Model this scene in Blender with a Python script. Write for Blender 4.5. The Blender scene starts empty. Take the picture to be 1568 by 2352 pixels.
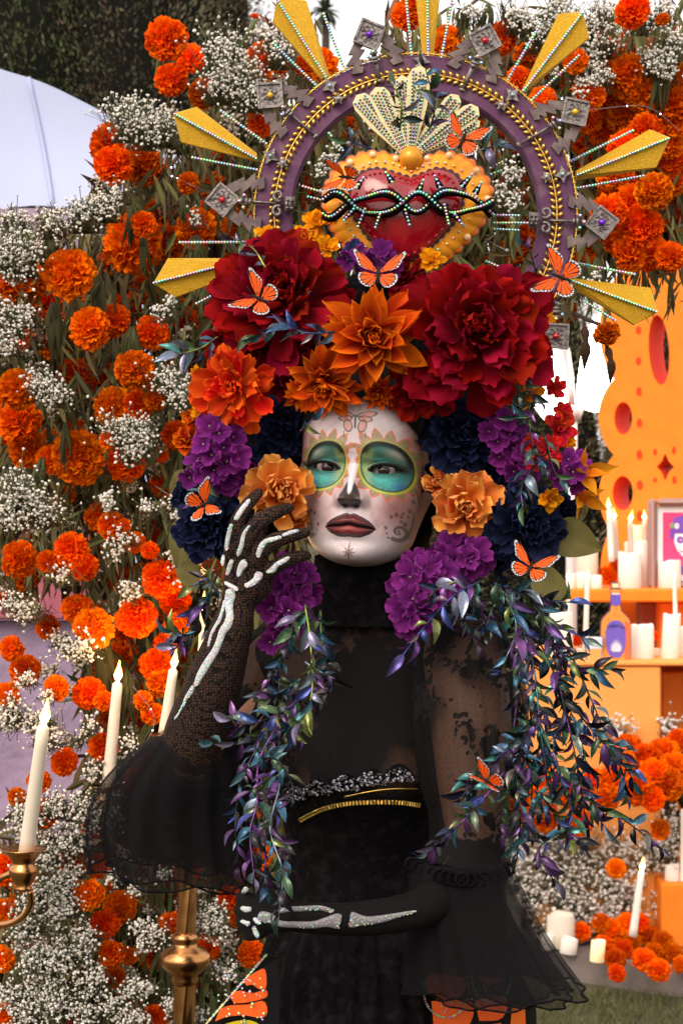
import bpy, math, random
import numpy as np
from mathutils import Vector, Matrix, Quaternion, Euler
from mathutils.bvhtree import BVHTree

scene = bpy.context.scene
C = scene.collection
R = math.radians
rnd = random.Random(7)
rng = np.random.default_rng(11)

# ------------------------------------------------------------------ camera, sky, sun, exposure
LENS = 70.9
K = 36.0 / LENS / 2352.0          # metres per view pixel per metre of distance (the view is 1568 x 2352)
CAMZ = 1.45


def P(x, y, d):
    return Vector(((x - 784) * K * d, d, CAMZ - (y - 1176) * K * d))


cam_data = bpy.data.cameras.new('camera')
cam = bpy.data.objects.new('camera', cam_data)
C.objects.link(cam)
cam_data.sensor_fit = 'VERTICAL'
cam_data.sensor_height = 36
cam_data.lens = LENS
cam_data.clip_end = 3000
cam.location = (0, 0, CAMZ)
cam.rotation_euler = (R(90), 0, 0)
cam_data.dof.use_dof = True
cam_data.dof.focus_distance = 2.12
cam_data.dof.aperture_fstop = 20.0
scene.camera = cam

SUN_EL, SUN_AZ = R(38), R(-152)    # azimuth measured clockwise from +Y
world = bpy.data.worlds.new('World')
scene.world = world
world.use_nodes = True
wn = world.node_tree
bg = wn.nodes['Background']
sky = wn.nodes.new('ShaderNodeTexSky')
sky.sky_type = 'NISHITA'
sky.sun_disc = False
sky.sun_elevation = SUN_EL
sky.sun_rotation = SUN_AZ
sky.air_density = 1.0
sky.dust_density = 8.0
sky.ozone_density = 1.5
# thin bright overcast: the blue sky veiled by an even white cloud layer
veil = wn.nodes.new('ShaderNodeMix')
veil.data_type = 'RGBA'
veil.inputs[0].default_value = 0.72
veil.inputs[7].default_value = (7.5, 6.9, 6.5, 1)
wn.links.new(sky.outputs[0], veil.inputs[6])
wn.links.new(veil.outputs[2], bg.inputs[0])
bg.inputs[1].default_value = 0.15
sun_data = bpy.data.lights.new('sun', 'SUN')
sun_data.energy = 0.9
sun_data.angle = R(35)
sun_data.color = (1.0, 0.90, 0.79)
sun = bpy.data.objects.new('sun', sun_data)
C.objects.link(sun)
sd = Vector((math.sin(SUN_AZ) * math.cos(SUN_EL), math.cos(SUN_AZ) * math.cos(SUN_EL), math.sin(SUN_EL)))
sun.rotation_euler = sd.to_track_quat('Z', 'Y').to_euler()
scene.view_settings.view_transform = 'Standard'
scene.view_settings.look = 'None'
scene.view_settings.exposure = 0.68
scene.view_settings.gamma = 1
scene.view_settings.use_curve_mapping = False
scene.cycles.max_bounces = 6
scene.cycles.transparent_max_bounces = 24


# ------------------------------------------------------------------ geometry helpers
class G:
    """collects vertices, faces and vertex colours; becomes ONE mesh"""

    def __init__(self):
        self.V, self.F, self.Cc, self.n = [], [], [], 0

    def add(self, V, F, col=None, M=None):
        V = np.asarray(V, float)
        if M is not None:
            A = np.array(M)
            V = V @ A[:3, :3].T + A[:3, 3]
        if isinstance(F, np.ndarray):
            self.F.append(F + self.n)
        else:
            by = {}
            for f in F:
                by.setdefault(len(f), []).append(f)
            for kk, ff in by.items():
                self.F.append(np.array(ff, int) + self.n)
        if col is None:
            col = (0.5, 0.5, 0.5)
        col = np.asarray(col, float)
        if col.ndim == 1:
            col = np.tile(col, (len(V), 1))
        self.V.append(V)
        self.Cc.append(col)
        self.n += len(V)
        return self

    def mesh(self, name, mat=None, smooth=True):
        V = np.concatenate(self.V)
        Cc = np.concatenate(self.Cc)
        me = bpy.data.meshes.new(name)
        loops = np.concatenate([f.ravel() for f in self.F])
        tot = np.concatenate([np.full(len(f), f.shape[1]) for f in self.F])
        start = np.concatenate([[0], np.cumsum(tot)[:-1]])
        me.vertices.add(len(V))
        me.vertices.foreach_set('co', V.ravel())
        me.loops.add(len(loops))
        me.loops.foreach_set('vertex_index', loops.astype(np.int32))
        me.polygons.add(len(tot))
        me.polygons.foreach_set('loop_start', start.astype(np.int32))
        me.polygons.foreach_set('loop_total', tot.astype(np.int32))
        me.polygons.foreach_set('use_smooth', np.full(len(tot), bool(smooth)))
        me.update(calc_edges=True)
        a = me.color_attributes.new('Col', 'FLOAT_COLOR', 'POINT')
        a.data.foreach_set('color', np.concatenate([Cc, np.ones((len(Cc), 1))], 1).ravel())
        if mat is not None:
            me.materials.append(mat)
        me.validate()
        return me


OFFS = {}


def link(name, data, parent=None, loc=(0, 0, 0), rot=None, scale=None):
    o = bpy.data.objects.new(name, data)
    C.objects.link(o)
    o.location = loc
    if rot is not None:
        if isinstance(rot, Quaternion):
            o.rotation_euler = rot.to_euler()
        else:
            o.rotation_euler = rot
    if scale is not None:
        o.scale = scale if hasattr(scale, '__len__') else (scale, scale, scale)
    if parent is not None:
        o.parent = parent
    OFFS[o.name] = Vector(loc) + (OFFS[parent.name] if parent is not None else Vector((0, 0, 0)))
    return o


def tag(o, label=None, cat=None, group=None, kind=None):
    if label:
        o['label'] = label
    if cat:
        o['category'] = cat
    if group:
        o['group'] = group
    if kind:
        o['kind'] = kind
    return o


def thing(name, label, cat, loc=(0, 0, 0), rot=None, group=None, scale=None):
    return tag(link(name, None, None, loc, rot, scale), label, cat, group)


def wpart(name, g, mat, parent, smooth=True, label=None):
    """part built in world coordinates under an unrotated parent"""
    o = link(name, g.mesh(name, mat, smooth), parent, -OFFS[parent.name])
    if label:
        o['label'] = label
    return o


def wobj(name, g, mat, smooth=True, **kw):
    return tag(link(name, g.mesh(name, mat, smooth)), **kw)


def grid_faces(nu, nv, wrap_u=False):
    i = np.arange(nv - 1)[:, None]
    j = np.arange(nu if wrap_u else nu - 1)[None, :]
    j2 = (j + 1) % nu
    a = i * nu + j
    b = i * nu + j2
    return np.stack([a, b, b + nu, a + nu], -1).reshape(-1, 4)


def box(sx, sy, sz, c=(0, 0, 0)):
    x, y, z = sx / 2, sy / 2, sz / 2
    V = np.array([(-x, -y, -z), (x, -y, -z), (x, y, -z), (-x, y, -z), (-x, -y, z), (x, -y, z), (x, y, z), (-x, y, z)]) + np.array(c)
    F = np.array([(3, 2, 1, 0), (4, 5, 6, 7), (0, 1, 5, 4), (1, 2, 6, 5), (2, 3, 7, 6), (3, 0, 4, 7)])
    return V, F


def bbox_round(sx, sy, sz, c=(0, 0, 0), b=0.004):
    """box with chamfered edges"""
    V, F = [], []
    x, y, z = sx / 2, sy / 2, sz / 2
    b = min(b, x * .9, y * .9, z * .9)
    idx = {}
    for a in (-1, 1):
        for bb in (-1, 1):
            for cc in (-1, 1):
                for ax in range(3):
                    p = [a * (x - b), bb * (y - b), cc * (z - b)]
                    p[ax] = (a * x, bb * y, cc * z)[ax]
                    idx[(a, bb, cc, ax)] = len(V)
                    V.append(p)
    s = (-1, 1)
    for v in s:
        F.append([idx[(v, a, c2, 0)] for a, c2 in ((-1, -1), (1, -1), (1, 1), (-1, 1))][::v])
        F.append([idx[(a, v, c2, 1)] for a, c2 in ((-1, -1), (-1, 1), (1, 1), (1, -1))][::v])
        F.append([idx[(a, c2, v, 2)] for a, c2 in ((-1, -1), (1, -1), (1, 1), (-1, 1))][::v])
    for a in s:
        for bb in s:
            for cc in s:
                F.append([idx[(a, bb, cc, 0)], idx[(a, bb, cc, 1)], idx[(a, bb, cc, 2)]])
    for a in s:
        for bb in s:
            F.append([idx[(a, bb, -1, 0)], idx[(a, bb, 1, 0)], idx[(a, bb, 1, 1)], idx[(a, bb, -1, 1)]])
            F.append([idx[(a, -1, bb, 0)], idx[(a, 1, bb, 0)], idx[(a, 1, bb, 2)], idx[(a, -1, bb, 2)]])
            F.append([idx[(-1, a, bb, 1)], idx[(1, a, bb, 1)], idx[(1, a, bb, 2)], idx[(-1, a, bb, 2)]])
    return np.array(V) + np.array(c), F


def frames(pts):
    pts = np.asarray(pts, float)
    t = np.gradient(pts, axis=0)
    t /= np.linalg.norm(t, axis=1)[:, None] + 1e-12
    up = np.array([0, 0, 1.0]) if abs(t[0, 2]) < .9 else np.array([0, 1.0, 0])
    n = np.cross(t[0], up)
    n /= np.linalg.norm(n)
    N = []
    for i in range(len(pts)):
        n = n - t[i] * n.dot(t[i])
        n /= np.linalg.norm(n) + 1e-12
        N.append(n.copy())
    N = np.array(N)
    return t, N, np.cross(t, N)


def tube(pts, rad, sides=8, cap=True, flat=1.0):
    pts = np.asarray([tuple(p) for p in pts], float)
    rad = np.full(len(pts), rad) if np.isscalar(rad) else np.asarray(rad, float)
    t, N, B = frames(pts)
    a = np.linspace(0, 2 * np.pi, sides, endpoint=False)
    V = pts[:, None, :] + rad[:, None, None] * (N[:, None, :] * np.cos(a)[None, :, None] + flat * B[:, None, :] * np.sin(a)[None, :, None])
    V = V.reshape(-1, 3)
    F = [tuple(f) for f in grid_faces(sides, len(pts), True)]
    if cap:
        F.append(tuple(range(sides))[::-1])
        F.append(tuple(range((len(pts) - 1) * sides, len(pts) * sides)))
    return V, F


def lathe(prof, seg=20, c=(0, 0, 0)):
    prof = np.asarray(prof, float)
    a = np.linspace(0, 2 * np.pi, seg, endpoint=False)
    V = np.stack([prof[:, 0, None] * np.cos(a), prof[:, 0, None] * np.sin(a), np.repeat(prof[:, 1, None], seg, 1)], -1).reshape(-1, 3)
    F = [tuple(f) for f in grid_faces(seg, len(prof), True)]
    if prof[0, 0] > 1e-6:
        F.append(tuple(range(seg))[::-1])
    if prof[-1, 0] > 1e-6:
        F.append(tuple(range((len(prof) - 1) * seg, len(prof) * seg)))
    return V + np.array(c), F


_t = (1 + 5 ** .5) / 2
ICO_V = np.array([(-1, _t, 0), (1, _t, 0), (-1, -_t, 0), (1, -_t, 0), (0, -1, _t), (0, 1, _t), (0, -1, -_t), (0, 1, -_t), (_t, 0, -1), (_t, 0, 1), (-_t, 0, -1), (-_t, 0, 1)]) / math.sqrt(1 + _t * _t)
ICO_F = np.array([(0, 11, 5), (0, 5, 1), (0, 1, 7), (0, 7, 10), (0, 10, 11), (1, 5, 9), (5, 11, 4), (11, 10, 2), (10, 7, 6), (7, 1, 8), (3, 9, 4), (3, 4, 2), (3, 2, 6), (3, 6, 8), (3, 8, 9), (4, 9, 5), (2, 4, 11), (6, 2, 10), (8, 6, 7), (9, 8, 1)])


def ico2():
    V = [tuple(v) for v in ICO_V]
    F, mid = [], {}

    def m(a, b):
        k = (min(a, b), max(a, b))
        if k not in mid:
            p = np.array(V[a]) + np.array(V[b])
            mid[k] = len(V)
            V.append(tuple(p / np.linalg.norm(p)))
        return mid[k]
    for a, b, c in ICO_F:
        x, y, z = m(a, b), m(b, c), m(c, a)
        F += [(a, x, z), (b, y, x), (c, z, y), (x, y, z)]
    return np.array(V), np.array(F)


ICO2_V, ICO2_F = ico2()


def prism(outline, t, z0=0.0):
    """outline in XY (counter-clockwise), extruded along +Z by t from z0; n-gon caps"""
    o = np.asarray(outline, float)
    n = len(o)
    V = np.concatenate([np.c_[o, np.full(n, z0)], np.c_[o, np.full(n, z0 + t)]])
    F = [tuple(range(n))[::-1], tuple(range(n, 2 * n))]
    F += [(i, (i + 1) % n, n + (i + 1) % n, n + i) for i in range(n)]
    return V, F


def scatter(bv, bf, pos, scl, rot=None, jit=0.0, col=None):
    """many copies of a small shape as (V, F, col) arrays; rot: (n,3,3)"""
    n, m = len(pos), len(bv)
    V = np.repeat(bv[None], n, 0)
    if jit:
        V = V * (1 + rng.uniform(-jit, jit, (n, m, 1)))
    scl = np.asarray(scl)
    V = V * (scl[:, None, None] if scl.ndim == 1 else scl[:, None, :])
    if rot is not None:
        V = np.einsum('nij,nmj->nmi', rot, V)
    V = V + np.asarray(pos)[:, None, :]
    F = (bf[None] + (np.arange(n) * m)[:, None, None]).reshape(-1, bf.shape[1])
    cc = None if col is None else np.repeat(np.asarray(col), m, 0)
    return V.reshape(-1, 3), F, cc


def rand_rot(n):
    q = rng.normal(size=(n, 4))
    q /= np.linalg.norm(q, axis=1)[:, None]
    w, x, y, z = q.T
    return np.stack([1 - 2 * (y * y + z * z), 2 * (x * y - z * w), 2 * (x * z + y * w), 2 * (x * y + z * w), 1 - 2 * (x * x + z * z), 2 * (y * z - x * w), 2 * (x * z - y * w), 2 * (y * z + x * w), 1 - 2 * (x * x + y * y)], -1).reshape(n, 3, 3)


def spline(pts, n):
    """Catmull-Rom through control points (any dimension)"""
    p = np.asarray([tuple(q) for q in pts], float)
    p = np.concatenate([2 * p[:1] - p[1:2], p, 2 * p[-1:] - p[-2:-1]])
    m = len(p) - 3
    out = []
    for s in np.linspace(0, m - 1e-9, n):
        i = int(s)
        t = s - i
        a, b, c, d = p[i:i + 4]
        out.append(.5 * (2 * b + (c - a) * t + (2 * a - 5 * b + 4 * c - d) * t * t + (3 * b - a - 3 * c + d) * t ** 3))
    return np.array(out)


def loft(rings, seg=48, wave=None, closed_top=False):
    """rings: list of (centre Vector, rx, ry) horizontal ellipses; wave(a, s) -> radius factor"""
    a = np.linspace(0, 2 * np.pi, seg, endpoint=False)
    V = []
    for i, (c, rx, ry) in enumerate(rings):
        f = wave(a, i / (len(rings) - 1)) if wave else 1.0
        V.append(np.stack([c[0] + rx * f * np.cos(a), c[1] + ry * f * np.sin(a), np.full(seg, c[2])], -1))
    F = grid_faces(seg, len(rings), True)
    return np.concatenate(V), F[:, ::-1]


# ------------------------------------------------------------------ materials
def mat(name, color=(.5, .5, .5), rough=.6, metal=0.0, spec=.3, attr=False, vary=0.0, noise=None, bump=None, trans=0.0, emit=None, coat=0.0, sheen=0.0, alpha=None):
    m = bpy.data.materials.new(name)
    m.use_nodes = True
    nt = m.node_tree
    b = nt.nodes['Principled BSDF']
    b.inputs['Base Color'].default_value = (*color, 1)
    b.inputs['Roughness'].default_value = rough
    b.inputs['Metallic'].default_value = metal
    b.inputs['Specular IOR Level'].default_value = spec
    b.inputs['Coat Weight'].default_value = coat
    b.inputs['Sheen Weight'].default_value = sheen
    tc = nt.nodes.new('ShaderNodeTexCoord')
    out = None
    if attr:
        at = nt.nodes.new('ShaderNodeAttribute')
        at.attribute_name = 'Col'
        out = at.outputs['Color']
    if vary:
        oi = nt.nodes.new('ShaderNodeObjectInfo')
        hs = nt.nodes.new('ShaderNodeHueSaturation')
        mr = nt.nodes.new('ShaderNodeMapRange')
        mr.inputs['To Min'].default_value = 1 - vary
        mr.inputs['To Max'].default_value = 1 + vary * .6
        nt.links.new(oi.outputs['Random'], mr.inputs['Value'])
        nt.links.new(mr.outputs[0], hs.inputs['Value'])
        mh = nt.nodes.new('ShaderNodeMapRange')
        mh.inputs['To Min'].default_value = .5 - vary * .035
        mh.inputs['To Max'].default_value = .5 + vary * .035
        ma = nt.nodes.new('ShaderNodeMath')
        ma.operation = 'MULTIPLY'
        ma.inputs[1].default_value = 7.31
        mf = nt.nodes.new('ShaderNodeMath')
        mf.operation = 'FRACT'
        nt.links.new(oi.outputs['Random'], ma.inputs[0])
        nt.links.new(ma.outputs[0], mf.inputs[0])
        nt.links.new(mf.outputs[0], mh.inputs['Value'])
        nt.links.new(mh.outputs[0], hs.inputs['Hue'])
        if out is not None:
            nt.links.new(out, hs.inputs['Color'])
        else:
            hs.inputs['Color'].default_value = (*color, 1)
        out = hs.outputs[0]
    if noise:                       # (scale, colour2, low, high)
        nz = nt.nodes.new('ShaderNodeTexNoise')
        nz.inputs['Scale'].default_value = noise[0]
        nz.inputs['Detail'].default_value = 6
        nt.links.new(tc.outputs['Object'], nz.inputs['Vector'])
        rp = nt.nodes.new('ShaderNodeMapRange')
        rp.inputs['From Min'].default_value = noise[2]
        rp.inputs['From Max'].default_value = noise[3]
        nt.links.new(nz.outputs['Fac'], rp.inputs['Value'])
        mx = nt.nodes.new('ShaderNodeMix')
        mx.data_type = 'RGBA'
        nt.links.new(rp.outputs[0], mx.inputs['Factor'])
        if out is not None:
            nt.links.new(out, mx.inputs[6])
        else:
            mx.inputs[6].default_value = (*color, 1)
        mx.inputs[7].default_value = (*noise[1], 1)
        out = mx.outputs[2]
    if out is not None:
        nt.links.new(out, b.inputs['Base Color'])
    if bump:                        # (scale, strength, distance)
        nz = nt.nodes.new('ShaderNodeTexNoise')
        nz.inputs['Scale'].default_value = bump[0]
        nz.inputs['Detail'].default_value = 4
        nt.links.new(tc.outputs['Object'], nz.inputs['Vector'])
        bp = nt.nodes.new('ShaderNodeBump')
        bp.inputs['Strength'].default_value = bump[1]
        bp.inputs['Distance'].default_value = bump[2]
        nt.links.new(nz.outputs['Fac'], bp.inputs['Height'])
        nt.links.new(bp.outputs[0], b.inputs['Normal'])
    if emit:
        b.inputs['Emission Color'].default_value = (*emit[0], 1)
        b.inputs['Emission Strength'].default_value = emit[1]
    surf = b.outputs[0]
    o = nt.nodes['Material Output']
    if trans:
        tl = nt.nodes.new('ShaderNodeBsdfTranslucent')
        if out is not None:
            nt.links.new(out, tl.inputs[0])
        else:
            tl.inputs[0].default_value = (*color, 1)
        ms = nt.nodes.new('ShaderNodeMixShader')
        ms.inputs[0].default_value = trans
        nt.links.new(surf, ms.inputs[1])
        nt.links.new(tl.outputs[0], ms.inputs[2])
        surf = ms.outputs[0]
    if alpha is not None:
        tr = nt.nodes.new('ShaderNodeBsdfTransparent')
        ms = nt.nodes.new('ShaderNodeMixShader')
        ms.inputs[0].default_value = alpha
        nt.links.new(tr.outputs[0], ms.inputs[1])
        nt.links.new(surf, ms.inputs[2])
        surf = ms.outputs[0]
    nt.links.new(surf, o.inputs[0])
    return m


def ramp(nt, stops, interp='LINEAR'):
    r = nt.nodes.new('ShaderNodeValToRGB')
    r.color_ramp.interpolation = interp
    e = r.color_ramp.elements
    while len(e) < len(stops):
        e.new(.5)
    for el, (p, c) in zip(e, stops):
        el.position = p
        el.color = (*c, 1)
    return r


M = {}
M['petal'] = mat('petal cloth', attr=True, vary=.3, rough=.8, spec=.06, trans=.28, bump=(260, .2, .001))
M['marigold'] = mat('marigold petals', attr=True, vary=.28, rough=.8, spec=.08, trans=.22)
M['green'] = mat('dull green leaf', (.085, .10, .03), rough=.6, vary=.35, attr=True, trans=.15, spec=.25)
M['stem'] = mat('green stem', (.10, .13, .035), rough=.6)
M['white_floret'] = mat('white floret', attr=True, rough=.8, spec=.1, trans=.2)
M['gold_glitter'] = mat('gold glitter foam', (.66, .36, .012), rough=.42, metal=.35, noise=(900, (.95, .62, .10), .5, .75), bump=(1100, .9, .002))
M['gold'] = mat('gold braid', (.72, .46, .10), rough=.32, metal=.9)
M['brass'] = mat('aged brass', (.55, .27, .10), rough=.26, metal=1.0, noise=(30, (.33, .14, .05), .4, .8))
M['pewter'] = mat('pewter', (.22, .195, .19), rough=.42, metal=.7, noise=(140, (.06, .05, .05), .5, .72), bump=(300, .5, .002))
M['purple_wood'] = mat('painted purple wood', (.115, .042, .105), rough=.75, noise=(38, (.22, .13, .15), .5, .85), bump=(120, .5, .002))
M['grey_wood'] = mat('weathered grey wood', (.125, .092, .098), rough=.8, noise=(60, (.26, .21, .18), .45, .8), bump=(160, .6, .002))
M['bead'] = mat('iridescent rhinestone', attr=True, rough=.12, metal=.55, spec=.8, coat=.6)
M['attr'] = mat('painted pieces', attr=True, rough=.55, spec=.3)
M['attr_gloss'] = mat('glossy painted pieces', attr=True, rough=.2, spec=.5, coat=.3)
M['wing'] = mat('printed feather wing', attr=True, rough=.6, spec=.2, trans=.15)
M['black_fuzz'] = mat('dark brown velvet', (.02, .013, .012), rough=.9, bump=(500, .6, .002))
M['wax'] = mat('cream wax', (.80, .72, .60), rough=.5, spec=.35, trans=.12)
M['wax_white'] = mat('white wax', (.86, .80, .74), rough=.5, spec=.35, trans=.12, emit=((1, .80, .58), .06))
M['orange_paint'] = mat('orange paint', (.90, .235, .014), rough=.6, noise=(14, (.84, .20, .010), .4, .7), bump=(180, .25, .002))
M['red_cut'] = mat('red orange cut edge', (.78, .045, .004), rough=.6)
M['orange_cloth'] = mat('orange coarse cloth', (.90, .38, .10), rough=.9, noise=(160, (.82, .30, .065), .35, .7), bump=(400, .5, .002))
M['black_cloth'] = mat('black cloth', (.0050, .0043, .0052), rough=.95, spec=.06, noise=(75, (.015, .013, .0155), .48, .72), bump=(160, .9, .003))
M['black_satin'] = mat('black trim', (.012, .011, .012), rough=.4, spec=.4)
M['hair'] = mat('black hair', (.0035, .003, .003), rough=.6, spec=.12, bump=(150, .7, .003))


def irid_mat(name, dark):
    m = bpy.data.materials.new(name)
    m.use_nodes = True
    nt = m.node_tree
    b = nt.nodes['Principled BSDF']
    oi = nt.nodes.new('ShaderNodeObjectInfo')
    tc = nt.nodes.new('ShaderNodeTexCoord')
    nz = nt.nodes.new('ShaderNodeTexNoise')
    nz.inputs['Scale'].default_value = 55
    nz.inputs['Detail'].default_value = 1
    nt.links.new(tc.outputs['Object'], nz.inputs['Vector'])
    ad = nt.nodes.new('ShaderNodeMath')
    ad.operation = 'MULTIPLY_ADD'
    ad.inputs[1].default_value = .55
    nt.links.new(nz.outputs['Fac'], ad.inputs[0])
    nt.links.new(oi.outputs['Random'], ad.inputs[2])
    fr = nt.nodes.new('ShaderNodeMath')
    fr.operation = 'FRACT'
    nt.links.new(ad.outputs[0], fr.inputs[0])
    d = (.006, .005, .007)
    if dark:
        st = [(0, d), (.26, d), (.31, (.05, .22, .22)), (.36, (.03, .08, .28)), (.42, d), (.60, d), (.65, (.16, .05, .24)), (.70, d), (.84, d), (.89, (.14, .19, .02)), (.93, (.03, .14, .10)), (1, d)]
    else:
        st = [(0, (.02, .02, .03)), (.09, (.07, .34, .28)), (.15, (.012, .015, .03)), (.27, (.05, .08, .34)), (.35, (.01, .008, .018)), (.46, (.24, .08, .33)), (.55, (.012, .01, .018)), (.65, (.28, .34, .06)), (.72, (.012, .015, .02)), (.82, (.20, .30, .36)), (.92, (.20, .11, .26)), (1, (.02, .02, .03))]
    rp = ramp(nt, st)  # glints and iridescent sheen are painted here as colour bands
    nt.links.new(fr.outputs[0], rp.inputs[0])
    nt.links.new(rp.outputs[0], b.inputs['Base Color'])
    b.inputs['Metallic'].default_value = .3 if dark else .55
    b.inputs['Specular IOR Level'].default_value = .4
    b.inputs['Roughness'].default_value = .22
    b.inputs['Thin Film Thickness'].default_value = 0
    b.inputs['Thin Film IOR'].default_value = 1.6
    return m


M['irid'] = irid_mat('iridescent leaf', False)
M['irid_dark'] = irid_mat('dark iridescent leaf', True)


def net_mat(name, skin, thread, scale, cover, lace=None, alpha_net=1.0, rand=.9):
    """fine net: voronoi cell edges; lace adds dense flower motifs; alpha_net below 1 lets what lies below show through the holes"""
    m = bpy.data.materials.new(name)
    m.use_nodes = True
    nt = m.node_tree
    b = nt.nodes['Principled BSDF']
    b.inputs['Roughness'].default_value = .85
    b.inputs['Specular IOR Level'].default_value = .15
    tc = nt.nodes.new('ShaderNodeTexCoord')
    vo = nt.nodes.new('ShaderNodeTexVoronoi')
    vo.feature = 'DISTANCE_TO_EDGE'
    vo.inputs['Scale'].default_value = scale
    vo.inputs['Randomness'].default_value = rand
    nt.links.new(tc.outputs['Object'], vo.inputs['Vector'])
    cp = nt.nodes.new('ShaderNodeMath')
    cp.operation = 'LESS_THAN'
    cp.inputs[1].default_value = cover
    nt.links.new(vo.outputs['Distance'], cp.inputs[0])
    fac = cp.outputs[0]
    if lace:
        nz = nt.nodes.new('ShaderNodeTexNoise')
        nz.inputs['Scale'].default_value = lace[0]
        nz.inputs['Detail'].default_value = 2
        nt.links.new(tc.outputs['Object'], nz.inputs['Vector'])
        # fine thread work inside the motifs: small petals and holes
        fl = nt.nodes.new('ShaderNodeTexVoronoi')
        fl.inputs['Scale'].default_value = lace[0] * 11
        nt.links.new(tc.outputs['Object'], fl.inputs['Vector'])
        fn = nt.nodes.new('ShaderNodeTexNoise')
        fn.inputs['Scale'].default_value = lace[0] * 5
        fn.inputs['Detail'].default_value = 3
        nt.links.new(tc.outputs['Object'], fn.inputs['Vector'])
        s1 = nt.nodes.new('ShaderNodeMath')
        s1.operation = 'MULTIPLY_ADD'
        s1.inputs[1].default_value = -.16
        nt.links.new(fl.outputs['Distance'], s1.inputs[0])
        nt.links.new(nz.outputs['Fac'], s1.inputs[2])
        s2 = nt.nodes.new('ShaderNodeMath')
        s2.operation = 'MULTIPLY_ADD'
        s2.inputs[1].default_value = .34
        nt.links.new(fn.outputs['Fac'], s2.inputs[0])
        nt.links.new(s1.outputs[0], s2.inputs[2])
        gt = nt.nodes.new('ShaderNodeMapRange')
        gt.inputs['From Min'].default_value = lace[1]
        gt.inputs['From Max'].default_value = lace[1] + .03
        nt.links.new(s2.outputs[0], gt.inputs['Value'])
        mxm = nt.nodes.new('ShaderNodeMath')
        mxm.operation = 'MAXIMUM'
        nt.links.new(fac, mxm.inputs[0])
        nt.links.new(gt.outputs[0], mxm.inputs[1])
        fac = mxm.outputs[0]
    o = nt.nodes['Material Output']
    if alpha_net >= 1:
        mx = nt.nodes.new('ShaderNodeMix')
        mx.data_type = 'RGBA'
        mx.inputs[6].default_value = (*skin, 1)
        mx.inputs[7].default_value = (*thread, 1)
        nt.links.new(fac, mx.inputs['Factor'])
        nt.links.new(mx.outputs[2], b.inputs['Base Color'])
    else:
        b.inputs['Base Color'].default_value = (*thread, 1)
        tr = nt.nodes.new('ShaderNodeBsdfTransparent')
        mm = nt.nodes.new('ShaderNodeMapRange')
        mm.inputs['To Min'].default_value = alpha_net
        nt.links.new(fac, mm.inputs['Value'])
        ms = nt.nodes.new('ShaderNodeMixShader')
        nt.links.new(mm.outputs[0], ms.inputs[0])
        nt.links.new(tr.outputs[0], ms.inputs[1])
        nt.links.new(b.outputs[0], ms.inputs[2])
        nt.links.new(ms.outputs[0], o.inputs[0])
    return m


M['fishnet'] = net_mat('fishnet glove', (.062, .032, .021), (.005, .004, .0045), 330, .15, rand=.55)
M['fishnet_dark'] = net_mat('dark fishnet glove', (.0065, .0048, .0048), (.0030, .0026, .0030), 330, .2, rand=.6)
M['lace'] = net_mat('black lace net', None, (.005, .004, .0045), 1300, .10, lace=(15, .607), alpha_net=.22)
M['lace_dense'] = net_mat('dense black lace', None, (.005, .004, .0045), 1300, .12, lace=(9, .555), alpha_net=.28)
M['tulle'] = net_mat('black tulle', None, (.0065, .006, .0075), 1200, .075, alpha_net=.30)
# ------------------------------------------------------------------ ground, path, trees, tent
def sheet(name, x0, x1, y0, y1, z, m, kind):
    g = G().add([(x0, y0, z), (x1, y0, z), (x1, y1, z), (x0, y1, z)], np.array([(0, 1, 2, 3)]))
    return wobj(name, g, m, kind=kind)


M['soil'] = mat('lawn soil', (.06, .065, .03), rough=.95, noise=(3, (.10, .085, .045), .35, .7), bump=(40, .8, .02))
M['blade'] = mat('grass blades', attr=True, rough=.7, spec=.2, trans=.2)
M['path'] = mat('stamped grey path', (.20, .165, .15), rough=.85, noise=(9, (.13, .10, .09), .4, .7), bump=(60, .5, .005))
sheet('ground', -400, 400, -40, 900, 0, M['soil'], 'structure')
PZ = .085                              # the path is a low slab with a slanting front edge
V, F = prism([(.50, 6.42), (.62, 6.30), (.95, 6.06), (1.45, 5.78), (9, 5.6), (9, 8.4), (.50, 8.4)], PZ + .03, -.03)
wobj('path', G().add(V, F), M['path'], False, kind='structure')
pg = G()
for i in range(70):                # pressed scale pattern in the paving: raised arcs
    cx, cy = 1.12 + (i % 14) * .16 + (.08 if (i // 14) % 2 else 0), 6.02 + (i // 14) * .12
    a = np.linspace(.15, np.pi - .15, 7)
    pts = np.c_[cx + .085 * np.cos(a), cy + .085 * np.sin(a), np.full(7, PZ + .002)]
    pg.add(*tube(pts, .004, 4))
wobj('path_relief', pg, M['path'], kind='structure')

n = 15000
gx, gy = rng.uniform(.2, 1.9, n), rng.uniform(4.6, 6.08, n)
th = rng.uniform(0, 6.28, n)
h = rng.uniform(.012, .04, n)
ln = rng.uniform(-.03, .03, (n, 2))
w = .0022
B = np.stack([np.c_[gx - w * np.cos(th), gy - w * np.sin(th), np.zeros(n)], np.c_[gx + w * np.cos(th), gy + w * np.sin(th), np.zeros(n)], np.c_[gx + ln[:, 0], gy + ln[:, 1], h]], 1)
cols = np.array([.085, .09, .035]) * rng.uniform(.6, 1.7, (n, 1)) + rng.uniform(0, .03, (n, 1)) * np.array([1, .7, .2])
wobj('grass', G().add(B.reshape(-1, 3), np.arange(3 * n).reshape(n, 3), np.repeat(cols, 3, 0)), M['blade'], False, kind='stuff')

M['conifer'] = mat('conifer foliage', attr=True, rough=.9, spec=.05, trans=.1)
M['bark'] = mat('bark', (.045, .032, .025), rough=.9, bump=(30, .8, .01))


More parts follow.
